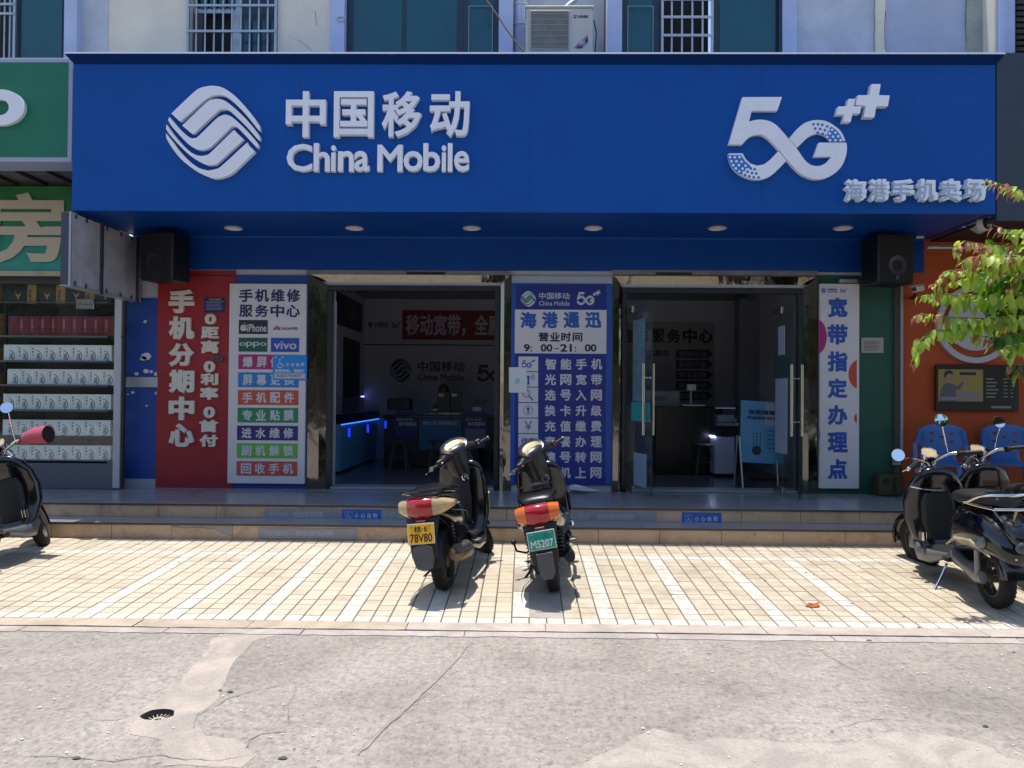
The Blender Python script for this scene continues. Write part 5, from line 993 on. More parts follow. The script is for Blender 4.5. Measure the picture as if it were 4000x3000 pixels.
c2 = thing('counter', 'dark counter under the scale in the right room', 'counter', (at(2680, 1600, 11.5).x, 11.6, ZR)); a_, b_ = at(2560, 1600, 11.5).x, at(2820, 1600, 11.5).x; MB().box(a_, b_, 11.45, 11.85, ZR+.005, p.z-.02).build('body', m_case, c2, bevel=.006)
wp2 = thing('white_partition', 'pale low partition with small characters behind the left door leaf', 'partition', tuple(at(2560, 1590, 11.9))); pbox(2480, 1527, 2652, 1590, 11.9, .03, 'panel', mat('board_dim', '#86868c'), wp2, ang=0); text('服务中心', 2540, 1546, 2598, 1566, 11.868, m_black, wp2)
dc2 = thing('display_case', 'white fronted display case with a white light strip inside the right doorway', 'display case', (at(2750, 1800, 10.5).x, 10.5, ZR))
pa = atz(2712, 1828, ZR); pb = atz(2793, 1862, ZR); m_cw = mat('case_white', '#c4cbdd', .45); y0, y1 = 10.02, 11.0
xa_, xm_, xe_ = pa.x, pb.x, atz(2868, 1862, ZR).x
def pris(poly2, z0, z1, name, m, t, bev=.004): return MB().add([(x, y, z) for z in (z0, z1) for x, y in poly2], [tuple(range(len(poly2)-1, -1, -1)), tuple(range(len(poly2), 2*len(poly2)))]+[(i, (i+1) % len(poly2), len(poly2)+(i+1) % len(poly2), len(poly2)+i) for i in range(len(poly2))]).build(name, m, t, bevel=bev)
fp = [(pa.x, pa.y), (pb.x, pb.y), (xe_, pb.y+.02), (xe_+.15, pa.y+.5), (pa.x+.2, pa.y+.55)]
pris([(x+.015*(1 if x < 2.4 else -1)*0, y) for x, y in fp], ZR+.04, ZR+.58, 'base', m_cw, dc2); pris(fp, ZR+.0, ZR+.038, 'plinth', m_case, dc2); pris([(x, y-.02) for x, y in fp], ZR+.585, ZR+.72, 'band', mat('band_grey', '#2c2b2e', .4), dc2)
d = (pb-pa).normalized(); MB(Matrix.Translation((pa.x, pa.y-.026, ZR)) @ Matrix.Rotation(math.atan2(d.y, d.x), 4, 'Z')).box(.005, (pb-pa).length-.005, -.012, 0, .565, .583).build('light_strip', mat('led_white', '#c8d4ff', .5, emit='#c4d2ff', es=9), dc2, ang=0)
for i, z in enumerate((ZR+.73, ZR+.79, ZR+.84)): MB().box(pb.x+.06, pb.x+.36-i*.03, pb.y+.08, pb.y+.3, z, z+.05).build('white_carton', m_wp, dc2, bevel=.003)
for (x0_, y0_), (x1_, y1_) in ((fp[0], fp[1]), (fp[1], fp[2]), (fp[2], fp[3])):
    dd = Vector((x1_-x0_, y1_-y0_, 0)); MB(Matrix.Translation((x0_, y0_-.02, 0)) @ Matrix.Rotation(math.atan2(dd.y, dd.x), 4, 'Z')).box(.004, dd.length-.004, 0, .006, ZR+.722, ZR+.98).build('glass_side', m_cglass, dc2, ang=0)
MB().box(pb.x, xe_, pb.y-.03, pb.y+.0, ZR+.985, ZR+1.0).build('top_rail', mat('rail_glow', '#8b93b5', .4, emit='#8b93b5', es=.15), dc2, ang=0)
text('117', 0, 0, 1, 1, 0, m_black, dc2, bold=.03, world=(0, .12, 0, .16), rot=Matrix.Translation((pa.x+.1*d.x+.06*d.x, pa.y-.03+.16*d.y-.002, ZR+.27)) @ Matrix.Rotation(math.atan2(d.y, d.x), 4, 'Z'))
# poster on an easel in the right doorway
YE = 9.75; es = thing('easel_poster', 'light blue poster sheet on an aluminium easel just inside the right doorway', 'poster stand', (at(2950, 1880, YE).x, YE, ZR)); zf_ = ZR
ex0, ex1, ez0, ez1 = rect(2890, 1562, 3060, 1805, YE); lean = .16
M = Matrix.Translation((ex0, YE, ez0)) @ Matrix.Rotation(R(-7), 4, 'X') @ Matrix.Rotation(R(3), 4, 'Y'); W_, H_ = ex1-ex0, ez1-ez0
MB(M).box(0, W_, 0, .012, 0, H_).build('sheet', mat('sheet_blue', '#4f86aa', .5, var=.12, vs=2), es, ang=0)
MB(M).box(W_*.55, W_*.98, -.004, -.0005, H_*.62, H_*.985).build('pale_field', mat('sheet_pale', '#8b9298', .5), es, ang=0)
m_si = mat('sheet_ink', '#14365c', .5)
text('智能消毒灯', 0, 0, 1, 1, -.0045, m_si, es, bold=.05, world=(W_*.17, W_*.95, H_*.78, H_*.86), rot=M); text('安全防护时常伴', 0, 0, 1, 1, -.0045, m_si, es, bold=.04, world=(W_*.14, W_*.97, H_*.7, H_*.755), rot=M)
for k in range(5): MB(M).box(W_*.62, W_*.9, -.002, -.0003, H_*(.52-k*.07), H_*(.535-k*.07)).build('print_line', m_si, es, ang=0)
lx = W_*.38
for dx in (-.045, .0, .045): MB(M).box(lx+dx-.003, lx+dx+.003, -.002, -.0003, H_*.22, H_*.5).build('lamp_print', m_dark, es, ang=0)
for k in range(5): MB(M).box(lx-.045, lx+.045, -.0025, -.0021, H_*(.25+k*.055), H_*(.255+k*.055)).build('lamp_print', m_dark, es, ang=0)
MB(M).lathe([(.06, -.003), (.001, -.003)], (lx, 0, H_*.2), 'y', 16).build('lamp_print', m_dark, es)
MB().tube([at(2885, 1860, YE-.12)+Vector((0, 0, 0)), at(2862, 1700, YE-.05), at(2880, 1562, YE)], .012, 8).build('leg', m_alu, es) if 0 else None
A = at(2902, 1872, YE-.1); A.z = ZR+.005; MB().tube([A, at(2888, 1705, YE-.02)], .012, 8).build('leg', m_alu, es); B = at(2868, 1850, YE+.25); B.z = ZR+.005; MB().tube([B, at(2880, 1700, YE+.03)], .012, 8).build('leg', m_alu, es); C_ = at(3040, 1872, YE-.1); C_.z = ZR+.005; MB().tube([C_, at(3035, 1800, YE-.03)], .012, 8).build('leg', m_alu, es)
t = thing('flat_cardboard', 'flat cardboard and paper lying on the floor behind the easel', 'cardboard', tuple(atz(3000, 1872, ZR))); p = atz(2995, 1872, ZR); MB().box(p.x-.25, p.x+.28, p.y-.05, p.y+.2, ZR+.012, ZR+.022).build('sheet', mat('card_orange', '#8a5a22', .6), t, ang=0)
MB().tube([atz(2870, 1878, ZR+.036), atz(2890, 1893, ZR+.036), atz(2915, 1901, ZR+.036), atz(2945, 1896, ZR+.036), atz(2965, 1882, ZR+.036)], .006, 6).build('floor_cable', m_black, None, label='black cable looping over the right doorway threshold', cat='cable')
# stickers on the risers
def sticker(x0, y0, x1, y1, D, lab, blue):
    t = thing('step_sticker', lab, 'sticker', tuple(at((x0+x1)/2, y1, D)))
    if blue:
        pbox(x0, y0, x1, y1, D, .003, 'sheet', mat('sticker_blue', '#1763b8', .45), t, ang=0); k = (x1-x0)/152
        ring(x0+26*k, (y0+y1)/2, 15*k, 13.6*k, 0, 6.283, D-.0032, .001, m_wp, t, 'icon_frame', 4) if 0 else None
        a, b_, c_, d_ = x0+12*k, y0+9*k, x0+40*k, y0+37*k
        for q in ((a, b_, c_, b_+1.2), (a, d_-1.2, c_, d_), (a, b_+1.3, a+1.2, d_-1.3), (c_-1.2, b_+1.3, c_, d_-1.3)): pbox(*q, D-.0032, .001, 'icon_frame', m_wp, t, ang=0)
        wheelchair(x0+26*k, y0+27*k, .8*k, D-.0032, m_wp, t); htext('小心台阶', x0+48*k, y0+15*k, x0+140*k, y0+35*k, D-.0032, m_wp, t, bold=.04, gap=.25)
    else:
        pbox(x0, y0, x1, y1, D, .002, 'film', mat('film_grey', '#8f9094', .45, var=.12, vs=8), t, ang=0)
        m_f = mat('film_print', '#a3a5ab', .5); w_ = x1-x0
        htext('手机分期台阶', x0+w_*.06, y0+(y1-y0)*.25, x0+w_*.3, y1-(y1-y0)*.25, D-.0022, m_f, t, bold=.05, depth=.001); text('就找0首付0利率', x0+w_*.38, y0+(y1-y0)*.2, x0+w_*.76, y1-(y1-y0)*.2, D-.0022, m_f, t, bold=.05, depth=.001)
sticker(1336, 1990, 1488, 2035, 8.026, 'blue step warning sticker with white characters on the upper step left of the scooters', True)
sticker(2664, 2002, 2818, 2049, 8.026, 'blue step warning sticker with white characters on the upper step under the right doorway', True)
for i, q in enumerate([(1034, 1988, 1334, 2032, 'faded grey sticker strip on the upper step, left of the left blue sticker'), (1490, 1990, 1660, 2034, 'faded grey sticker strip on the upper step between the left blue sticker and the scooter'), (2190, 1999, 2565, 2040, 'faded grey sticker strip on the upper step right of the green plate scooter')]): sticker(*q[:4], 8.0265, q[4], False)
sticker(1010, 2064, 1394, 2105, 7.664, 'faded grey sticker strip with torn ends on the lower step', False)
# ------------------------------------------------------------------ scooters
m_gb = mat('gloss_black', '#0a0a0b', .16, coat=.6, var=.25, vs=30)
m_cowl = mat('cowl_black', '#1b1b1d', .32, var=.2, vs=20)
m_mb2 = mat('matt_black', '#151516', .55, var=.3, vs=25)
m_ty = mat('tyre_rubber', '#19181a', .85, var=.35, vs=30, bump=.5, bs=120)
m_rimm = mat('rim_dusty', '#4d4740', .6, metal=.4, var=.35, vs=25)
m_seat = mat('seat_vinyl', '#101011', .33, var=.15, bump=.15, bs=160)
m_red = mat('lens_red', '#a3141b', .18, coat=.8, var=.15, vs=30); m_amb = mat('lens_amber', '#d0640d', .18, coat=.8, var=.1, vs=30)
m_ivo = mat('lens_ivory', '#b59a6c', .25, coat=.6, var=.2, vs=18); m_dial = mat('dial_ivory', '#a08d58', .4, coat=.1, var=.06, vs=30)
m_flap = mat('mud_flap_grey', '#4e4f52', .6, var=.15, vs=15); m_exh = mat('exhaust_tan', '#7d6b53', .42, metal=.5, var=.35, vs=18)
m_grey = mat('trim_grey', '#77787c', .35, metal=.5, var=.2); m_trimw = mat('trim_cream', '#a29377', .4, var=.25, vs=12)
m_mirr = mat('mirror_glass', '#e8ecf0', .02, metal=1)
def wheel(t, M, r, w_, spokes=False, name='wheel', disc_=True):
    wh = MB(M).lathe([(r*.66, -w_*.42), (r*.8, -w_*.5), (r*.93, -w_*.42), (r*.985, -w_*.22), (r, 0), (r*.985, w_*.22), (r*.93, w_*.42), (r*.8, w_*.5), (r*.66, w_*.42)], (0, 0, 0), 'x', 36, closed=True).build(name, m_ty, t, ang=50)
    g_ = MB(M)
    for k in range(36):
        a = 2*math.pi*k/36
        for s in (-1, 1): g_.add([(s*w_*.12, (r+.001)*math.cos(a), (r+.001)*math.sin(a)), (s*w_*.4, (r*.955+.002)*math.cos(a+.1), (r*.955+.002)*math.sin(a+.1)), (s*w_*.4, (r*.955+.006)*math.cos(a+.16), (r*.955+.006)*math.sin(a+.16)), (s*w_*.12, (r+.005)*math.cos(a+.07), (r+.005)*math.sin(a+.07))], [(0, 1, 2, 3)])
    g_.build('tread_block', m_ty, wh, ang=0, clean=False)
    MB(M).lathe([(r*.66, -w_*.4), (r*.6, -w_*.42), (r*.58, -w_*.2), (r*.58, w_*.2), (r*.6, w_*.42), (r*.66, w_*.4)], (0, 0, 0), 'x', 32, closed=True).build('rim', m_rimm, wh)
    MB(M).lathe([(0, -w_*.45), (r*.2, -w_*.42), (r*.22, w_*.42), (0, w_*.45)], (0, 0, 0), 'x', 18).build('hub', m_rimm, wh)
    if spokes:
        for k in range(18):
            a = 2*math.pi*k/18; MB(M).tube([(w_*.3*(1 if k % 2 else -1), r*.2*math.cos(a), r*.2*math.sin(a)), (0, r*.6*math.cos(a+.12), r*.6*math.sin(a+.12))], .0022, 5).build('spoke', m_grey, wh, ang=0)
    else:
        for k in range(5):
            a = 2*math.pi*k/5; MB(M).loft([((0, r*.15*math.cos(a), r*.15*math.sin(a)), (w_*.2, 0, 0), (0, -.022*math.sin(a), .022*math.cos(a)), 3), ((0, r*.6*math.cos(a), r*.6*math.sin(a)), (w_*.14, 0, 0), (0, -.016*math.sin(a), .016*math.cos(a)), 3)], 8).build('spoke', m_rimm, wh)
    return wh
def fender(M, r, w_, a0, a1, n=12, th=.006):
    rs = []
    for i in range(n+1):
        a = a0+(a1-a0)*i/n; ring_ = []
        for (x, dr_) in ((-w_, -.05), (-w_*.92, -.012), (-w_*.6, .006), (0, .014), (w_*.6, .006), (w_*.92, -.012), (w_, -.05), (w_*.9, -.05), (w_*.83, -.018), (w_*.5, -.001), (0, .007), (-w_*.5, -.001), (-w_*.83, -.018), (-w_*.9, -.05)):
            ring_.append(Vector((x, (r+dr_)*math.cos(a), (r+dr_)*math.sin(a))))
        rs.append(ring_)
    return MB(M).rings(rs)
def root_(label, loc, head, lean, cat='scooter'):
    t = thing('scooter', label, cat, loc, 'scooters parked in front of the shops', (0, lean, -head), local=True); t.rotation_mode = 'XYZ'; return t
def steerM(L, r, steer, rake=R(27)):
    ax = Vector((0, -math.sin(rake), math.cos(rake))); A = Vector((0, L, r)); return Matrix.Translation(A) @ Matrix.Rotation(steer, 4, ax) @ Matrix.Translation(-A)
def handlebar(t, S, L, r, dial=True, levers=True, by=None, bz=None, red=True, wide=.315):
    by = by or L-.37; bz = bz or r+.80
    cw = MB(S).loft([((-.235, by-.055, bz-.02), (0, .018, 0), (0, 0, .02)), ((-.2, by-.04, bz-.005), (0, .034, 0), (0, 0, .032)), ((-.13, by-.005, bz+.015), (0, .06, 0), (0, 0, .045)), ((-.06, by+.005, bz+.015), (0, .095, 0), (0, 0, .07)), ((0, by+.01, bz+.01), (0, .105, 0), (0, 0, .08)), ((.06, by+.005, bz+.015), (0, .095, 0), (0, 0, .07)), ((.13, by-.005, bz+.015), (0, .06, 0), (0, 0, .045)), ((.2, by-.04, bz-.005), (0, .034, 0), (0, 0, .032)), ((.235, by-.055, bz-.02), (0, .018, 0), (0, 0, .02))], 16).build('handlebar_cowl', m_cowl, t, ang=60)
    MB(S).loft([((0, by+.03, bz-.28), (.085, 0, 0), (0, .065, 0)), ((0, by+.02, bz-.2), (.11, 0, 0), (0, .09, 0)), ((0, by+.015, bz-.1), (.13, 0, 0), (0, .105, 0)), ((0, by+.01, bz+.0), (.13, 0, 0), (0, .11, 0))], 18).build('steering_column_cover', m_cowl, t)
    dm = S @ Matrix.Translation((0, by-.03, bz+.07)) @ Matrix.Rotation(R(50), 4, 'X')
    MB(dm).lathe([(1, 0), (.97, .014), (.86, .018), (.82, .006)], (0, 0, 0), 'z', 24).build('dial_rim', m_mb2, t) if 0 else None
    q = MB(dm); n_ = 24
    def oval(rx, ry, z): return [Vector((rx*math.cos(2*math.pi*k/n_), ry*math.sin(2*math.pi*k/n_), z)) for k in range(n_)]
    q.rings([oval(.14, .088, -.06), oval(.145, .092, 0), oval(.135, .083, .012), oval(.106, .058, .006)], caps=True); q.build('dial_rim', m_cowl, t)
    MB(dm).rings([oval(.104, .056, .004), oval(.1, .053, .0125), oval(.07, .04, .015)]).build('speedometer', m_dial, t); MB(dm).rings([oval(.055, .034, .013), oval(.052, .032, .0165)]).build('dial_ring', mat('dial_pale', '#b5a472', .3), t); 
    for s in (-1, 1):
        g0 = Vector((s*.225, by-.055, bz-.015)); g1 = Vector((s*wide, by-.085, bz-.01)); d = (g1-g0)
        MB(S).tube([g0, g0+d*.1, g0+d*.15, g0+d*.95, g1], [.014, .014, .019, .019, .02], 12).build('grip', m_mb2, t); MB(S).tube([g1, g1+d.normalized()*.012], .0215, 12).build('bar_end', m_grey, t)
        MB(S).cbox((s*.215, by-.06, bz-.0), .055, .05, .055).build('switch_block', m_mb2, t, bevel=.01)
        if red: MB(S).cbox((s*.215-s*.01, by-.09, bz-.01), .018, .01, .016).build('switch_button', m_red, t, bevel=.003)
        if levers: MB(S).tube([(s*.2, by-.0, bz-.02), (s*.25, by+.035, bz-.03), (s*(wide+.03), by+.01, bz-.035)], [.008, .007, .005], 7).build('brake_lever', m_grey if s > 0 else m_chrome, t)
def plate(t, M, col, ink, l1, l2, w_=.2, h=.145):
    p = MB(M).box(-w_/2, w_/2, -.003, 0, -h/2, h/2).build('licence_plate', mat('plate_edge', '#c8c8bd', .4), t, bevel=.0012)
    MB(M).box(-w_/2+.006, w_/2-.006, -.0045, -.0031, -h/2+.006, h/2-.006).build('plate_field', col, p, ang=0)
    for x in (-.33, .33): MB(M).lathe([(.008, -.008), (.008, -.0046), (0, -.008)], (x*w_, 0, h*.36), 'y', 10).build('plate_bolt', m_steel, p)
    text(l1, 0, 0, 1, 1, -.0047, ink if l1 != '北 海' else mat('plate_ink_dim', '#2e6a5c', .5), p, 'lettering', .001, .02 if l1 != '北 海' else .0, world=(-w_*.26, w_*.26, h*.08, h*.38), rot=M)
    text(l2, 0, 0, 1, 1, -.0047, ink, p, 'lettering', .001, .02, world=(-w_*.41, w_*.41, -h*.4, h*.01), rot=M)
def sport(label, loc, head, lean, steer, v):
    t = root_(label, loc, head, lean); L, r = 1.24, .218; S = steerM(L, r, steer); k = v['k']
    wheel(t, Matrix.Translation((0, 0, r)), r, .1); wheel(t, S @ Matrix.Translation((0, L, r)), r, .095)
    fender(S @ Matrix.Translation((0, L, r)), r+.03, .075, R(25), R(165)).build('front_fender', m_gb, t)
    for s in (-1, 1): MB(S).tube([(s*.07, L, r), (s*.07, L-.13, r+.3)], .02, 10).build('fork_leg', m_grey, t)
    # leg shield, apron, floorboard
    MB().lz([(.27, .80, .15, .05), (.34, .86, .19, .06), (.45, .90, .215, .055), (.6, .915, .225, .05), (.75, .90, .22, .045, 3.2), (.86, .875, .205, .04, 3.2), (.92, .86, .17, .03, 3), (.945, .855, .12, .014, 3)], 24).build('leg_shield', m_gb, t, ang=60)
    MB().lz([(.36, 1.0, .1, .1), (.5, 1.03, .155, .13), (.66, 1.01, .165, .13), (.8, .96, .15, .1), (.9, .91, .1, .05)], 20).build('front_apron', m_gb, t, ang=60)
    MB().lz([(.4, .83, .07, .03), (.6, .85, .085, .04), (.78, .84, .08, .035), (.86, .84, .05, .02)], 14).build('glove_panel', m_mb2, t, ang=60)
    MB().lathe([(.022, -.012), (.022, 0), (.034, .002), (.036, .012), (.012, .014), (0, .01)], (.055, .80, .8), 'y', 18).build('ignition_lock', m_chrome if v['lock'] else m_grey, t)
    MB().tube([(.0, .80, .72), (0, .77, .71), (0, .765, .735)], .005, 6).build('bag_hook', m_grey, t)
    MB().box(-.15, .15, .38, .86, .26, .33).build('floorboard', m_mb2, t, bevel=.02)
    for s in (-1, 1):
        MB().loft([((s*.16, .3, .33), (.02, 0, 0), (0, 0, .06)), ((s*.185, .5, .26), (.016, 0, 0), (0, 0, .05)), ((s*.185, .75, .25), (.016, 0, 0), (0, 0, .045)), ((s*.15, .95, .33), (.012, 0, 0), (0, 0, .03))], 10).build('side_skirt', m_gb, t, ang=60)
        MB().loft([((s*.19, .95, .42), (.006, 0, 0), (0, 0, .02)), ((s*.225, .9, .5), (.006, 0, 0), (0, .018, .02)), ((s*.235, .89, .64), (.005, 0, 0), (0, .015, .01))], 8).build('shield_trim', m_trimw if v['k'] == 1 else m_gb, t)
    MB().cbox((.2, .42, .3), .06, .11, .02).build('footrest', m_grey, t, bevel=.004)
    handlebar(t, S, L, r, red=True)
    # rear body
    hb = v['hb']
    MB().ly([(-.44, .70+hb, .035, .03), (-.40, .695+hb, .1, .05), (-.3, .675+hb, .16, .085), (-.15, .64+hb, .195, .12), (.05, .60+hb, .2, .135), (.22, .56+hb, .165, .14), (.36, .53+hb, .14, .15), (.44, .52+hb, .11, .15), (.47, .52+hb, .06, .12)], 24).build('rear_fairing', m_gb, t, ang=60)
    MB().ly([(.1, .42, .12, .12), (.3, .38, .13, .12), (.42, .36, .13, .1)], 14).build('lower_cover', m_mb2, t, ang=60)
    MB().ly([(-.3, .775+hb, .08, .02), (-.26, .79+hb, .125, .03), (-.15, .80+hb, .155, .038), (.0, .80+hb, .16, .042), (.14, .785+hb, .155, .042), (.26, .765+hb, .14, .04), (.38, .745+hb, .11, .035), (.45, .735+hb, .06, .02)], 22).build('seat', m_seat, t, ang=60)
    q = [(-.165, .05, .74), (-.19, -.12, .765), (-.185, -.28, .79), (-.12, -.39, .8), (0, -.43, .805), (.12, -.39, .8), (.185, -.28, .79), (.19, -.12, .765), (.165, .05, .74)]
    if v['rail']: MB().tube([(x, y, z+hb+.02) for x, y, z in q], .013, 10).build('grab_rail', m_gb, t)
    for s in (-1, 1):
        MB(S).tube([(s*.16, L-.4, r+.78), (s*.12, L-.3, r+.7), (s*.06, L-.3, r+.5)], .004, 6).build('cable', m_black, t)
        MB().tube([(s*.197, -.3, .66+hb), (s*.214, -.1, .63+hb), (s*.21, .1, .59+hb), (s*.16, .34, .5+hb)], [.002, .004, .004, .002], 6).build('panel_trim', m_grey, t)
        MB().ell((s*.07, -.442, .735+hb), .006, .004, .006, 8, 6).build('lens_screw', m_black, t)
    MB().tube([(-.12, -.27, .775+hb), (-.158, -.12, .79+hb), (-.163, .02, .79+hb), (-.15, .2, .77+hb), (-.1, .4, .735+hb)], .004, 6).build('seat_piping', m_grey, t)
    # tail lamp, three lenses following the tail
    def lens(xa, xb2, m, nm, n=7):
        secs = []
        for i in range(n+1):
            x = xa+(xb2-xa)*i/n; u = x/.2; y = -.455+.55*abs(x)**1.5*1.6; h = .078*(1-.55*abs(u)**2.2)+.002; secs.append(((x, y+.05, .70+hb+.012*u*u), (0, .058, 0), (0, 0, h), 2.6))
        MB().loft(secs, 16).build(nm, m, t, ang=60)
    if k == 1: lens(-.105, .085, m_red, 'tail_lamp'); lens(-.185, -.107, m_ivo, 'indicator', 5); lens(.087, .235, m_ivo, 'indicator', 6)
    else: lens(-.085, .085, m_red, 'tail_lamp'); lens(-.165, -.087, m_amb, 'indicator', 5); lens(.087, .165, m_amb, 'indicator', 5)
    MB().loft([((0, -.40, .63+hb), (.13, 0, 0), (0, .03, 0), 3), ((0, -.43, .56+hb), (.12, 0, 0), (0, .022, 0), 3), ((0, -.45, .46+hb), (.105, 0, 0), (0, .02, 0), 3), ((0, -.44, .34+hb), (.1, 0, 0), (0, .014, 0), 3)], 16).build('plate_holder', m_mb2, t, ang=60)
    fender(Matrix.Translation((0, 0, r)), r+.075, .085, R(60), R(178)).build('rear_fender', m_mb2, t)
    MB().cbox((0, -.462, .60+hb), .075, .02, .035).build('reflector', mat('reflector_red', '#5e1416', .4), t, bevel=.004)
    fl = [(-.072, .44), (0, .47), (.072, .44), (.08, .36), (.06, .29), (0, .27), (-.06, .29), (-.08, .36)] if k == 1 else [(-.062, .45), (.062, .45), (.055, .3), (.03, .255), (-.03, .255), (-.055, .3)]
    MB(Matrix.Translation((0, -.475, -.02+hb))).prism(fl, -.012, .006).build('mud_flap', m_flap, t, bevel=.004)
    M = Matrix.Translation((0, -.485, .525+hb)) @ Matrix.Rotation(R(-8), 4, 'X') @ Matrix.Rotation(v['prot'], 4, 'Y')
    plate(t, M, v['pcol'], v['pink'], v['l1'], v['l2'], .205, .15 if k == 1 else .135)
    # engine, swing arm, shocks, exhaust
    MB().loft([((-.1, -.02, r), (.035, 0, 0), (0, 0, .07)), ((-.1, .2, r+.01), (.045, 0, 0), (0, 0, .08)), ((-.06, .42, r+.08), (.08, 0, 0), (0, 0, .09))], 14).build('gear_case', m_mb2, t, ang=60)
    MB().loft([((0, .3, .3), (.09, 0, 0), (0, 0, .09)), ((0, .5, .26), (.08, 0, 0), (0, 0, .06))], 12).build('engine', m_mb2, t)
    for s in (-1, 1):
        c_ = MB(); n_ = 60; c_.tube([(s*.13+.024*math.cos(q_*1.05), -.02-.06*q_/n_+.024*math.sin(q_*1.05), r+.06+.27*q_/n_) for q_ in range(n_+1)], .005, 5); c_.build('shock_spring', m_mb2, t); MB().tube([(s*.13, -.02, r+.02), (s*.13, -.085, r+.36)], .012, 8).build('shock_absorber', m_grey, t)
    if k == 1:
        MB().tube([(.17, -.2, .31), (.17, -.19, .31), (.17, -.17, .31), (.17, .12, .285), (.165, .2, .27), (.13, .32, .25)], [.03, .06, .066, .066, .045, .02], 20).build('exhaust_muffler', m_exh, t, ang=50)
        MB().tube([(.155, -.2, .325), (.155, -.235, .345)], .013, 10).build('exhaust_tip', mat('exhaust_rust', '#a27a4c', .5, var=.3), t)
        MB().loft([((.19, -.2, .345), (.045, 0, 0), (0, 0, .04), 3), ((.2, 0, .335), (.04, 0, 0), (0, 0, .045), 3), ((.19, .14, .31), (.03, 0, 0), (0, 0, .03), 3)], 12).build('heat_shield', m_flap, t, ang=50)
        MB().cbox((-.11, -.05, .25), .07, .2, .12).build('air_box', m_rimm, t, bevel=.02)
        MB(Matrix.Translation((.185, -.16, .69+hb)) @ Matrix.Rotation(R(62), 4, 'Z')).box(-.06, .06, -.004, 0, -.008, .006).build('side_badge', m_wp, t, ang=0)
    else:
        MB().tube([(-.12, .42, .28), (-.2, .36, .26), (-.27, .3, .3), (-.28, .28, .36)], .009, 8).build('kick_lever', m_mb2, t); MB().cbox((-.28, .28, .38), .04, .03, .04).build('lever_pad', m_mb2, t, bevel=.008)
        MB().tube([(.15, .1, .3), (.17, -.05, .27), (.17, -.15, .27)], [.03, .04, .04], 14).build('hub_motor_cover', m_mb2, t)
        MB().lathe([(.02, 0), (.03, .02), (.02, .035), (0, .04)], (.2, .45, .43), 'x', 14).build('round_reflector', m_chrome, t)
        MB().add([(-.14, -.1, .845), (.0, -.16, .86), (.12, -.08, .85), (.15, .05, .83), (-.1, .05, .852), (.02, -.02, .868)], [(0, 1, 5), (1, 2, 5), (2, 3, 5), (3, 4, 5), (4, 0, 5)]).build('torn_seat_cover', m_seat, t, ang=60)
        MB().loft([((.15, -.33, .66), (.006, 0, 0), (0, .02, .012)), ((.175, -.2, .62), (.006, 0, 0), (0, .02, .014)), ((.17, -.1, .57), (.004, 0, 0), (0, .01, .008))], 8).build('tail_trim', m_trimw, t)
        for z in range(9): MB().loft([((.1, -.03-.006*z, .26+.03*z), (.045, 0, 0), (0, .045, 0)), ((.1, -.03-.006*z, .272+.03*z), (.045, 0, 0), (0, .045, 0))], 10).build('rubber_bellow', m_mb2, t)
    MB().tube([(-.12, .42, .24), (-.2, .36, .1), (-.3, .3, .012+math.tan(lean)*-.0)], .011, 8).build('side_stand', m_mb2, t)
    return t
pc = at(1733, 2300, 6.1); gy = lambda px, py: (lambda D: (at(px, py, D).x, D, gz(D)))(5460/(py-1404-.0075*(px-2000)))
A1 = gy(1740, 2300); A2 = gy(2168, 2303)
m_py = mat('plate_yellow', '#dfa50a', .4); m_pg = mat('plate_green', '#0c8a72', .4)
sport('black scooter with a yellow licence plate and red tail lamp, leaning on its stand', A1, R(9), R(-6.5), R(46), dict(k=1, lock=True, hb=.0, rail=True, pcol=m_py, pink=m_black, l1='桂·E', l2='78V80', prot=R(0)))
sport('black scooter with a green licence plate and an amber and red tail lamp', A2, R(3), R(-11), R(42), dict(k=2, lock=False, hb=-.03, rail=False, pcol=m_pg, pink=m_wp, l1='北 海', l2='M5207', prot=R(-0)))
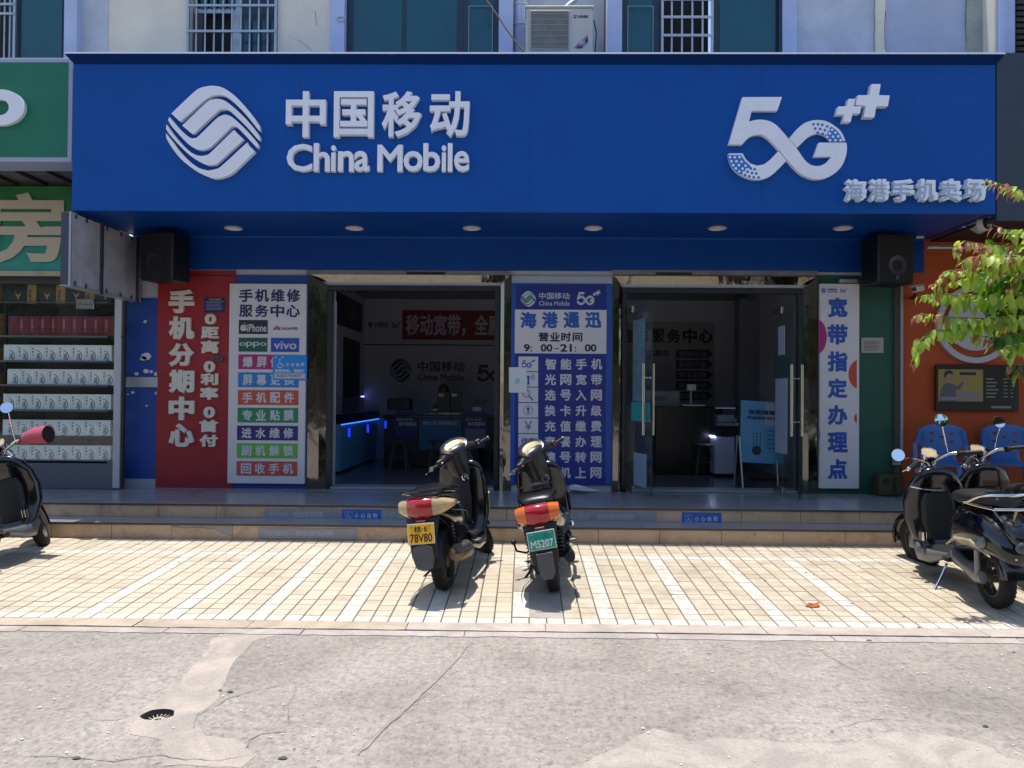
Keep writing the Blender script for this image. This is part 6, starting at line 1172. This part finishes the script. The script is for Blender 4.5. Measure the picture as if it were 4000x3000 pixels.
# ---- retro scooters
def retro(label, loc, head, lean, steer, v):
    t = root_(label, loc, head, lean); L, r = 1.3, .235; S = steerM(L, r, steer)
    wheel(t, Matrix.Translation((0, 0, r)), r, .1, spokes=True); wheel(t, S @ Matrix.Translation((0, L, r)), r, .095)
    fender(S @ Matrix.Translation((0, L, r)), r+.05, .085, R(-5), R(150)).build('front_fender', m_gb, t, ang=60)
    for s in (-1, 1): MB(S).loft([((s*.075, L+.01, r-.03), (.018, 0, 0), (0, .05, 0)), ((s*.078, L-.03, r+.06), (.022, 0, 0), (0, .07, 0)), ((s*.07, L-.12, r+.24), (.018, 0, 0), (0, .03, 0))], 12).build('fork_leg', m_grey, t)
    MB().lz([(.27, .86, .14, .05), (.36, .94, .2, .07), (.5, .985, .245, .075), (.65, .985, .255, .075), (.78, .955, .235, .075), (.88, .92, .18, .06), (.94, .9, .1, .035), (.96, .89, .04, .012)], 26).build('leg_shield', m_gb, t, ang=60)
    MB().lz([(.36, 1.06, .1, .1), (.5, 1.09, .17, .13), (.66, 1.08, .19, .14), (.8, 1.02, .17, .11), (.92, .95, .1, .05)], 22).build('front_apron', m_gb, t, ang=60)
    MB().tube([(-.215, .9, .80), (-.12, .865, .775), (0, .855, .765), (.05, .855, .765)], .006, 6).build('shield_highlight_trim', m_chrome, t) if v['trim'] else None
    MB().lz([(.35, .88, .1, .03), (.5, .905, .14, .04), (.66, .905, .14, .04), (.74, .9, .11, .03)], 16).build('glove_box', m_mb2, t, ang=60)
    MB().box(-.17, .17, .4, .92, .25, .31).build('floorboard', m_mb2, t, bevel=.02)
    for s in (-1, 1):
        MB().loft([((s*.13, .42, .3), (.03, 0, 0), (0, 0, .02)), ((s*.19, .62, .255), (.03, 0, 0), (0, 0, .055)), ((s*.2, .82, .25), (.03, 0, 0), (0, 0, .065)), ((s*.16, 1.0, .3), (.02, 0, 0), (0, 0, .04))], 12).build('floor_skirt', m_grey, t, ang=60)
        MB().loft([((s*.2, .74, .37), (.02, 0, 0), (0, .05, 0), 4), ((s*.2, .74, .44), (.02, 0, 0), (0, .05, 0), 4)], 12).build('chrome_block', m_chrome, t)
        MB().tube([(s*.2, .3, .42), (s*.215, .12, .5), (s*.205, -.1, .52), (s*.17, -.3, .44)], [.006, .014, .014, .006], 8).build('cream_trim', m_trimw, t)
    MB().ly([(-.39, .44, .04, .05), (-.36, .47, .1, .09), (-.29, .53, .16, .13), (-.17, .57, .2, .17), (0, .58, .215, .19), (.18, .56, .2, .2), (.32, .53, .17, .2), (.42, .5, .13, .17), (.46, .49, .07, .12)], 26).build('rear_body', m_gb, t, ang=60)
    MB().ly([(-.42, .56, .03, .03), (-.39, .58, .06, .06), (-.32, .63, .085, .075), (-.22, .69, .09, .06), (-.15, .72, .08, .04)], 18).build('tail_hump', m_gb, t, ang=60)
    fender(Matrix.Translation((0, 0, r)), r+.11, .1, R(95), R(172)).build('rear_fender', m_gb, t, ang=60)
    for s in (-1, 1):
        MB(Matrix.Translation((s*.185, -.22, .53)) @ Matrix.Rotation(R(s*-35), 4, 'Z')).lathe([(.0, -s*0-.0), (.04, 0), (.045, .0), (.04, .02), (.02, .034), (0, .037)] if s > 0 else [(0, 0), (.045, 0), (.04, -.02), (.02, -.034), (0, -.037)], (0, 0, 0), 'x', 18).build('indicator', m_grey, t)
    MB().ell((0, -.41, .52), .055, .03, .045, 16, 10).build('tail_lamp', mat('lens_smoke', '#2a3440', .12, coat=.8), t); [MB().ell((x, -.4, .44), .008, .006, .008, 8, 6).build('bolt', m_chrome, t) for x in (-.045, .045)]
    MB().ly([(-.22, .80, .07, .02), (-.17, .815, .13, .04), (-.05, .82, .155, .05), (.1, .81, .16, .055), (.25, .8, .15, .055), (.36, .79, .12, .05), (.44, .78, .06, .03)], 22).build('seat', mat('seat_brown', '#1c1715', .45, bump=.6, bs=140), t, ang=60)
    q = [(-.16, .2, .79), (-.175, .08, .785), (-.18, -.05, .8), (-.17, -.2, .86), (-.12, -.28, .875), (0, -.33, .875), (.12, -.28, .875), (.17, -.2, .86), (.18, -.05, .8), (.175, .08, .785), (.16, .2, .79)]
    MB().tube(q, .012, 10).build('grab_rail', m_chrome, t)
    q = [(-.175, .02, .785), (-.17, -.2, .785), (-.15, -.36, .785), (0, -.4, .785), (.15, -.36, .785), (.17, -.2, .785), (.175, .02, .785)]; MB().tube(q, .01, 10).build('rack_rail', m_chrome, t)
    MB().tube([(-.02, -.39, .78), (-.01, -.31, .67)], .008, 6).build('rack_strut', m_trimw, t); MB().tube([(-.1, -.2, .78), (-.07, -.3, .68)], .006, 6).build('rack_strut', m_grey, t)
    # steering: chrome bars, dial, mirrors
    by, bz = L-.36, r+.79
    for s in (-1, 1):
        MB(S).tube([(0, by+.03, bz-.1), (s*.05, by+.02, bz-.02), (s*.16, by-.04, bz+.02), (s*.24, by-.1, bz+.01)], .014, 12).build('handlebar', m_chrome, t)
        MB(S).tube([(s*.24, by-.1, bz+.01), (s*.36, by-.17, bz+.0)], .019, 12).build('grip', m_mb2 if v.get('gripm') is None else v['gripm'], t); MB(S).ell((s*.365, by-.173, bz), .02, .02, .02, 10, 8).build('bar_end', m_chrome, t)
        MB(S).cbox((s*.22, by-.09, bz+.01), .06, .05, .05).build('switch_block', m_mb2, t, bevel=.01); MB(S).cbox((s*.205, by-.12, bz+.03), .02, .012, .012).build('switch_button', m_red, t, bevel=.003)
        MB(S).tube([(s*.2, by-.05, bz-.01), (s*.26, by-.05, bz-.02), (s*.38, by-.12, bz-.02)], .005, 7).build('brake_lever', m_chrome, t)
        mm = v['mir'][0 if s < 0 else 1]
        if mm:
            p = Vector((s*.15, by-.02, bz+.03)); e = Vector(mm); MB(S).tube([p, p.lerp(e, .5)+Vector((0, .0, .02)), e], .005, 8).build('mirror_stem', m_chrome, t)
            Mm = S @ Matrix.Translation(e+Vector((0, 0, .05))) @ Matrix.Rotation(v.get('mrot', 0), 4, 'Z') @ Matrix.Rotation(R(-16), 4, 'X')
            mi = MB(Mm).lathe([(0, .02), (.035, .018), (.054, .004), (.056, -.004), (.052, -.006)], (0, 0, 0), 'y', 24).build('mirror', m_mb2, t); MB(Mm).lathe([(.052, -.0055), (0, -.0055)], (0, 0, 0), 'y', 24).build('mirror_glass', m_mirr, mi)
    dm = S @ Matrix.Translation((0, by+.02, bz+.05)) @ Matrix.Rotation(R(35), 4, 'X')
    MB(dm).lathe([(.03, -.09), (.06, -.06), (.07, -.01), (.074, .008), (.066, .016), (.06, .01)], (0, 0, 0), 'z', 26).build('dial_housing', m_chrome, t); MB(dm).lathe([(.061, .009), (0, .009)], (0, 0, 0), 'z', 24).build('speedometer', m_ivo, t)
    MB(S).loft([((0, by+.05, bz-.25), (.07, 0, 0), (0, .07, 0)), ((0, by+.04, bz-.12), (.06, 0, 0), (0, .06, 0)), ((0, by+.03, bz-.06), (.035, 0, 0), (0, .035, 0))], 16).build('steering_column', m_gb, t)
    MB(S).lathe([(.02, -.1), (.075, -.06), (.085, .0), (.08, .012), (0, .02)], (0, by+.13, bz-.08), 'y', 24).build('headlamp', m_chrome, t)
    for i in range(5): MB(S).tube([(-.05+.02*i, by+.0, bz-.0), (-.07+.03*i, by+.08, bz-.08), (-.03+.012*i, by+.06, bz-.22)], .004, 5).build('cable', m_black, t)
    # engine and stand
    MB().loft([((-.11, -.06, r), (.03, 0, 0), (0, 0, .045)), ((-.115, .03, r+.02), (.045, 0, 0), (0, 0, .075)), ((-.11, .2, r+.04), (.04, 0, 0), (0, 0, .05)), ((-.09, .4, r+.08), (.05, 0, 0), (0, 0, .06))], 16).build('gear_case', m_grey, t, ang=60)
    MB().loft([((0, .25, .3), (.09, 0, 0), (0, 0, .1)), ((0, .5, .26), (.08, 0, 0), (0, 0, .07))], 12).build('engine', m_mb2, t)
    for s in (-1, 1): MB().tube([(s*.13, -.02, r+.02), (s*.14, -.06, r+.34)], .02, 10).build('shock_absorber', m_grey, t)
    MB().tube([(.13, .35, .26), (.16, .1, .25), (.17, -.3, .28)], [.02, .045, .045], 14).build('exhaust_muffler', m_grey, t)
    MB().tube([(-.12, .5, .22), (-.2, .46, .1), (-.27, .42, .015), (-.31, .43, .01)], .011, 8).build('side_stand', m_chrome, t)
    return t
A3 = gy(3845, 2362)
retro('glossy black retro scooter with a chrome rail and round mirror, parked before the blue chair', (A3[0]+.09, A3[1], A3[2]), R(5), R(-3), R(18), dict(trim=True, mir=[(-.34, .9, 1.08), (.1, .86, 1.30)], mrot=R(-22)))
A4 = gy(4140, 2330)
retro('second black retro scooter with chrome fittings, cut by the right edge', (A4[0]+.04, A4[1]+.15, A4[2]), R(4), R(-3), R(22), dict(trim=False, mir=[None, (.2, .86, 1.24)], mrot=R(-15)))
# left one faces the steps, cut by the frame
B0 = Vector(gy(165, 2127)); hd = R(-8); t0 = (B0.x-math.sin(hd)*1.3, B0.y-math.cos(hd)*1.3)
retro('black retro scooter with a pink hand cover and round mirror, cut by the left edge', (t0[0], t0[1], gz(t0[1])), hd, R(-12), R(20), dict(trim=False, mir=[None, (.2, .8, 1.3)], mrot=R(0), gripm=mat('cover_pink', '#b04a5c', .5, var=.2, vs=12)))
lt = [o for o in bpy.data.objects if o.name.startswith('scooter')][-1]
S = steerM(1.3, .235, R(20)); by, bz = 1.3-.36, .235+.79
MB(S).tube([(.2, by-.06, bz), (.25, by-.1, bz+.01), (.33, by-.16, bz), (.44, by-.24, bz-.03)], [.03, .055, .075, .08], 16, caps=False).build('hand_cover', MATS['cover_pink'], lt)
MB(S).tube([(.3, by-.14, bz), (.438, by-.238, bz-.03)], [.03, .074], 16).build('hand_cover_lining', m_mb2, lt)
# ------------------------------------------------------------------ chairs, basket, jar
def chair(px, py, D, rot, lab):
    c = at(px, py, D); t = thing('plastic_chair', lab, 'chair', (c.x, D, ZP), 'blue plastic chairs by the orange wall', (0, 0, rot), local=True); m_c = mat('chair_blue', '#3c6fae', .4, var=.08)
    MB().loft([((0, 0, .40), (.2, 0, 0), (0, .19, 0), 4), ((0, 0, .43), (.215, 0, 0), (0, .2, 0), 4), ((0, 0, .435), (.19, 0, 0), (0, .18, 0), 4)], 24).build('seat', m_c, t)
    for sx_ in (-1, 1):
        for sy in (-1, 1): MB().add([(sx_*.2+sx_*dx, sy*.18+dy*sy, z) for z, q in ((.42, 1), (0, .7)) for dx, dy in ((-.045*q+(.04 if z == 0 else 0), -.045*q+(.03 if z == 0 else 0)), (.005+(.04 if z == 0 else 0), -.045*q+(.03 if z == 0 else 0)), (.005+(.04 if z == 0 else 0), .005+(.03 if z == 0 else 0)), (-.045*q+(.04 if z == 0 else 0), .005+(.03 if z == 0 else 0)))], [(0, 1, 2, 3), (7, 6, 5, 4), (0, 4, 5, 1), (1, 5, 6, 2), (2, 6, 7, 3), (3, 7, 4, 0)]).build('leg', m_c, t, bevel=.004)
        MB().tube([(sx_*.215, .2, .78), (sx_*.23, .12, .7), (sx_*.245, -.02, .64), (sx_*.25, -.17, .63)], [.03, .026, .022, .024], 8).build('armrest', m_c, t)
        MB().box(sx_*.25-.022, sx_*.25+.022, -.2, -.155, .42, .64).build('arm_support', m_c, t, bevel=.008)
    # backrest with cut-outs
    n_ = 28; out = []
    for k in range(n_): a = 2*math.pi*k/n_; e = .7; out.append((.235*abs(math.cos(a))**e*(1 if math.cos(a) > 0 else -1), .70+.16*abs(math.sin(a))**e*(1 if math.sin(a) > 0 else -1)))
    holes = [[(x0+.028*math.cos(q*1.05), z0+.018*math.sin(q*1.05)) for q in range(6)] for x0, z0 in ((-.1, .75), (.1, .75), (-.1, .66), (.1, .66), (0, .71))]
    tri = tessellate_polygon([[Vector((x, z, 0)) for x, z in p] for p in [out]+holes]); pts = [p for h in [out]+holes for p in h]; N = len(pts)
    f = lambda x, z: .2+.03*(z-.6)*5*.6-.25*x*x
    vs = [(x, f(x, z), z) for x, z in pts]+[(x, f(x, z)+.012, z) for x, z in pts]; fs = [tuple(q) for q in tri]+[tuple(i+N for i in q[::-1]) for q in tri]; k0 = 0
    for h in [out]+holes:
        m_ = len(h); fs += [(k0+i, k0+(i+1) % m_, k0+(i+1) % m_+N, k0+i+N) for i in range(m_)]; k0 += m_
    MB().add(vs, fs).build('backrest', m_c, t)
    MB().loft([((0, .19, .42), (.16, 0, 0), (0, .01, 0), 4), ((0, .195, .56), (.13, 0, 0), (0, .01, 0), 4)], 12).build('back_post', m_c, t)
chair(3675, 1850, 8.85, R(-30), 'blue plastic armchair behind the retro scooter with the round mirror'); chair(3935, 1850, 8.95, R(-25), 'blue plastic armchair nearest the right edge, under the menu poster')
wbk = thing('wicker_basket', 'brown woven waste basket between the two blue chairs', 'basket', (at(3820, 1850, 8.75).x, 8.75, ZP)); p = at(3820, 1850, 8.75); m_wk = mat('wicker', '#8a6a42', .75, var=.3, vs=40)
pr_ = []; 
for k in range(15): z = k*.025; rad = .13+.07*z/.35; pr_ += [(rad+.004, z), (rad-.001, z+.0125)]
MB().lathe(pr_+[(.205, .375), (.19, .375), (.12, .02), (0, .02)], (p.x, 8.75, ZP), 'z', 22).build('weave', m_wk, wbk); MB().lathe([(.2, .37), (.212, .376), (.212, .39), (.19, .39)], (p.x, 8.75, ZP), 'z', 22).build('rim', m_mb2, wbk)
jr = thing('metal_urn', 'olive metal box with a round hole at the foot of the green wall panel', 'metal box', tuple(atz(3460, 1935, ZP))); p = atz(3462, 1935, ZP)
MB().box(p.x-.14, p.x+.14, 9.1, 9.3, ZP+.001, ZP+.26).build('body', mat('olive_metal', '#3e3b24', .6, var=.4, vs=14), jr, bevel=.02); MB().lathe([(.04, -.005), (.04, .004), (.028, .004), (.028, -.003), (0, -.003)], (p.x-.07, 9.099, ZP+.19), 'y', 16).build('round_hole', m_black, jr); MB().cbox((p.x+.03, 9.09, ZP+.12), .01, .012, .2).build('rib', m_dark, jr)
# dry leaf on the tiles, weeds, bottle cap
lf = gy(3180, 2362); m_dry = mat('dry_leaf', '#a8592a', .7, var=.25, vs=40)
MB(Matrix.Translation((lf[0], lf[1], lf[2]+.003))).add([(-.07, -.01, .012), (-.02, -.03, 0), (.03, -.02, .01), (.05, .03, .03), (.02, .04, .012), (-.03, .02, .022), (-.055, .015, .002), (0, 0, .004)], [(0, 1, 7), (1, 2, 7), (2, 3, 7), (3, 4, 7), (4, 5, 7), (5, 6, 7), (6, 0, 7)]).build('dry_leaf', m_dry, None, label='curled orange brown dry leaf lying on the pavement tiles', cat='leaf', ang=0)
sm = [(700, 2200), (1780, 2248), (3150, 2230), (3530, 2400), (3590, 2440), (3330, 2350), (2990, 2262), (3180, 2240), (900, 2193)]
gm_ = MB()
for x, y in sm: q = gy(x, y); gm_.add([(q[0]+.012*math.cos(k*1.2)*(1+.4*(k % 2)), q[1]+.009*math.sin(k*1.2), q[2]+.0015) for k in range(5)]+[(q[0], q[1], q[2]+.006)], [(k, (k+1) % 5, 5) for k in range(5)])
gm_.build('pavement_debris', m_dk, None, kind='stuff', local=True, ang=0)
q = gy(3352, 2203); MB().lathe([(0, .008), (.018, .008), (.02, 0)], (q[0], q[1], q[2]), 'z', 12).build('bottle_cap', m_wp, None, label='tiny white bottle cap lying on the tiles in front of the right board', cat='bottle cap')
wd = MB(); rw = random.Random(6)
for px, nn in ((1590, 16), (1560, 8)):
    c = at(px, 2120, 7.63)
    for k in range(nn): a = rw.uniform(-1.2, 1.2); x = c.x+rw.uniform(-.04, .04); L_ = rw.uniform(.03, .07); wd.add([(x, 7.63, .1), (x+.006, 7.63, .1), (x+L_*math.sin(a), 7.62-rw.uniform(0, .04), .1+L_*math.cos(a))], [(0, 1, 2)])
wd.build('weeds', mat('weed_green', '#4c5a26', .7), None, kind='stuff', local=True, ang=0, clean=False)
# ------------------------------------------------------------------ tree at the right edge
def leafmat(name, col, tr):
    m = bpy.data.materials.new(name); m.use_nodes = True; n = m.node_tree; n.nodes.clear(); L = n.links.new
    o = n.nodes.new('ShaderNodeOutputMaterial'); a = n.nodes.new('ShaderNodeBsdfPrincipled'); b_ = n.nodes.new('ShaderNodeBsdfTranslucent'); x = n.nodes.new('ShaderNodeMixShader'); x.inputs[0].default_value = .5
    oi = n.nodes.new('ShaderNodeObjectInfo'); P = n.nodes.new('ShaderNodeNewGeometry').outputs['Position']
    c = ramp(n, noise(n, P, 7, 3, .5), [(.3, tuple(v*.6 for v in rgb(col))), (.6, rgb(col)), (.75, tuple(min(1, v*1.35) for v in rgb(col)))])
    L(c, a.inputs[0]); a.inputs['Roughness'].default_value = .42; b_.inputs[0].default_value = (*rgb(tr), 1)
    L(a.outputs[0], x.inputs[1]); L(b_.outputs[0], x.inputs[2]); L(x.outputs[0], o.inputs[0]); return m
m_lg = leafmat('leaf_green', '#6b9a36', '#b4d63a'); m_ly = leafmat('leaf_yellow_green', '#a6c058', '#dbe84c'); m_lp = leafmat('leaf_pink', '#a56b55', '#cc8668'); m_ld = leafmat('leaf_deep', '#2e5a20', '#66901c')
def leafmesh(m, L, w_, fold, droop, nm):
    vs = []; n_ = 6
    for i in range(n_+1):
        u = i/n_; ww = w_*math.sin(math.pi*u**.85)**.75 if 0 < u < 1 else 0.0; y = L*u; z = -droop*u*u*L
        vs += [(-ww, y, z-fold*ww*.0+fold*ww), (0, y, z), (ww, y, z+fold*ww)]
    fs = []
    for i in range(n_): a = 3*i; fs += [(a, a+1, a+4, a+3), (a+1, a+2, a+5, a+4)]
    me = bpy.data.meshes.new(nm); me.from_pydata(vs, [], fs); me.materials.append(m); me.polygons.foreach_set('use_smooth', [True]*len(me.polygons)); return me
LM = {k: [leafmesh(m, 1, .25-.06*d, .3, d, 'leaf') for d in (.1, .35, .6)] for k, m in (('g', m_lg), ('y', m_ly), ('p', m_lp), ('d', m_ld))}
tr_ = thing('street_tree', 'leafy tree reaching in from the right edge with green and reddish young leaves', 'tree', (5.15, 6.1, gz(6.1)))
m_bark = mat('bark', '#5b4c3c', .85, var=.3, vs=20, bump=.5, bs=50)
MB().tube([(5.15, 6.1, gz(6.1)), (5.12, 6.08, .8), (5.05, 6.05, 1.6), (4.98, 6.05, 2.3), (5.0, 6.1, 3.1), (5.1, 6.1, 4.2)], [.09, .075, .07, .06, .045, .02], 14).build('trunk', m_bark, tr_)
# twigs: start, then points in photo pixels with depth
TW = [([(4300, 1100, 6.0), (4050, 1150, 5.9), (3850, 1158, 5.8), (3700, 1150, 5.75), (3590, 1158, 5.7)], 'gy', .12, 1.0),
      ([(4300, 1180, 6.0), (4050, 1230, 5.85), (3850, 1245, 5.75), (3720, 1240, 5.7), (3600, 1228, 5.65), (3570, 1235, 5.65)], 'gyy', .115, 1.0),
      ([(3850, 1250, 5.75), (3740, 1290, 5.7), (3640, 1290, 5.65), (3595, 1330, 5.65), (3585, 1390, 5.65), (3565, 1430, 5.65)], 'yyg', .085, 1.2),
      ([(4300, 1000, 6.0), (4050, 1000, 5.8), (3900, 1030, 5.75), (3780, 1080, 5.7), (3660, 1120, 5.7)], 'gyy', .11, .7),
      ([(4250, 950, 6.1), (4000, 960, 5.9), (3860, 960, 5.85), (3760, 940, 5.8)], 'yypg', .115, .6),
      ([(4250, 880, 6.1), (4050, 900, 5.9), (3930, 900, 5.85), (3880, 880, 5.85)], 'yyg', .12, .3),
      ([(4200, 1020, 5.9), (3950, 1000, 5.7), (3830, 1000, 5.65), (3750, 1020, 5.6), (3740, 940, 5.6)], 'pyy', .09, .6),
      ([(3900, 1060, 5.75), (3780, 1050, 5.7), (3700, 1060, 5.7), (3640, 1120, 5.7)], 'pyg', .07, .6),
      ([(4250, 770, 6.2), (4050, 760, 6.0), (3950, 735, 5.95), (3880, 712, 5.9), (3850, 700, 5.9)], 'yyp', .08, .6),
      ([(4250, 1350, 5.9), (4080, 1330, 5.7), (3950, 1350, 5.65), (3900, 1370, 5.6)], 'gy', .13, 1.2),
      ([(4250, 1430, 5.9), (4050, 1430, 5.7), (3930, 1420, 5.65)], 'gd', .13, 1.1),
      ([(4250, 1280, 6.0), (4050, 1290, 5.8), (3900, 1320, 5.8), (3800, 1310, 5.8)], 'gd', .12, 1.0),
      ([(4250, 1060, 6.1), (4060, 1080, 6.0), (3920, 1110, 5.95)], 'gdy', .13, .9), ([(4250, 1200, 6.2), (4060, 1180, 6.1), (3900, 1200, 6.05)], 'gd', .13, .9),
      ([(4250, 1120, 6.2), (4060, 1130, 6.2), (3880, 1090, 6.15), (3820, 1090, 6.1)], 'dg', .13, .8), ([(4250, 940, 6.1), (4080, 980, 6.0), (3980, 1060, 5.95), (3940, 1150, 5.9)], 'yg', .12, .9),
      ([(4200, 1240, 6.1), (4020, 1260, 6.0), (3900, 1270, 5.95)], 'dg', .13, .9)]
rl = random.Random(21); leaves = []
m_twig = mat('twig', '#6d6a35', .7)
for pts, kinds, ln, dr_ in TW:
    P = [at(x, y, d) for x, y, d in pts]; MB().tube([Vector((5.02, 6.06, max(1.9, P[0].z-.3)))]+P, [.02, .012]+[.006]*(len(P)-2)+[.003], 6).build('limb', m_twig, tr_)
    acc = 0; tot = sum((b-a).length for a, b in zip(P, P[1:])); pos = 0
    for a, b in zip(P, P[1:]):
        Ls = (b-a).length; d = (b-a).normalized(); s_ = 0
        while s_ < Ls:
            p = a+d*s_; u = (pos+s_)/tot; side = d.cross(Vector((0, 0, 1)));
            for sg_ in (-1, 1):
                yaw = math.atan2(d.y, d.x)-math.pi/2+sg_*R(rl.uniform(35, 75)); pitch = -R(rl.uniform(0, 40))-dr_*R(rl.uniform(20, 50)); tip = u > .85
                kd = rl.choice(kinds) if not (tip and rl.random() < .6) else rl.choice('py')
                sc_l = ln*1.02*rl.uniform(.75, 1.2)*(.6 if tip else 1)
                leaves.append((p+Vector((rl.uniform(-.02, .02), rl.uniform(-.03, .03), rl.uniform(-.02, .015))), yaw, pitch, R(rl.uniform(-35, 35)), sc_l, kd))
            s_ += ln*rl.uniform(.22, .36)
        pos += Ls
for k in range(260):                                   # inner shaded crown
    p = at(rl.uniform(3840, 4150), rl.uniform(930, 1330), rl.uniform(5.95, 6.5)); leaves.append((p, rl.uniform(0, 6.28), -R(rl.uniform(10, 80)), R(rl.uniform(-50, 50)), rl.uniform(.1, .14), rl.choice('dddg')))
def lM(l): return Matrix.Translation(l[0]) @ Matrix.Rotation(l[1], 4, 'Z') @ Matrix.Rotation(l[2], 4, 'X') @ Matrix.Rotation(l[3], 4, 'Y') @ Matrix.Diagonal((l[4], l[4], l[4], 1))
def key(l):
    d = l[0]; px = 2000+3000*(d.x/d.y); return (0 if px < 4010 else 1, d.y-l[4]*4)
leaves.sort(key=key)
for l in leaves[:300]: sub('leaf', rl.choice(LM[l[5]]), tr_, lM(l))
bmx = bmesh.new(); 
for l in leaves[300:]:
    me = LM[l[5]][rl.randrange(3)]; M = lM(l); vv = [bmx.verts.new(M @ v.co) for v in me.vertices]
    for p in me.polygons: f = bmx.faces.new([vv[i] for i in p.vertices]); f.material_index = 'gypd'.index(l[5])
me = bpy.data.meshes.new('leaves'); bmx.to_mesh(me); bmx.free(); [me.materials.append(m) for m in (m_lg, m_ly, m_lp, m_ld)]
o = bpy.data.objects.new('leaves', me); link(o, tr_); o['kind'] = 'stuff'
# ------------------------------------------------------------------ the other side of the street (only mirrored in steel and glass)
op = thing('opposite_building', 'plain grey building across the street', 'building', (0, -16, 0))
MB().box(-30, 30, -22, -16, 0, 9).build('wall', mat('opp_wall', '#6f6a62', .85, var=.15, vs=1), op)
for k in range(14): MB().box(-28+k*4, -26.2+k*4, -16.0, -15.96, 3.6, 5.2).build('window', m_teal, op, ang=0); MB().box(-28+k*4, -25.6+k*4, -16.0, -15.95, .1, 2.8).build('shutter', mat('shutter_grey', '#4b4f55', .6), op, ang=0)
m_far = mat('far_leaves', '#2f4a1c', .7, var=.4, vs=3); rf = random.Random(4)
for k in range(9):
    cx = -20+k*5+rf.uniform(-1, 1); t = thing('far_tree', f'bushy green tree across the street, {ORD[k]} from the left', 'tree', (cx, -11.5, 0), 'trees across the street')
    MB().tube([(cx, -11.5, 0), (cx+.1, -11.5, 1.6), (cx, -11.4, 3.2)], [.16, .13, .07], 8).build('trunk', m_bark, t); g_ = MB()
    for j in range(420):
        a, b_ = rf.uniform(0, 6.28), rf.uniform(-1, 1); q = rf.uniform(.5, 1)**.5; x = cx+2.1*q*math.cos(a)*math.sqrt(1-b_*b_); y = -11.5+1.9*q*math.sin(a)*math.sqrt(1-b_*b_); z = 4.1+1.8*q*b_; s_ = rf.uniform(.15, .3); u = Vector((rf.uniform(-1, 1), rf.uniform(-1, 1), rf.uniform(-1, 1))).normalized(); v_ = u.orthogonal().normalized()
        g_.add([Vector((x, y, z))+u*s_, Vector((x, y, z))+v_*s_, Vector((x, y, z))-u*s_, Vector((x, y, z))-v_*s_], [(0, 1, 2, 3)])
    g_.build('crown', m_far, t, ang=0, clean=False)
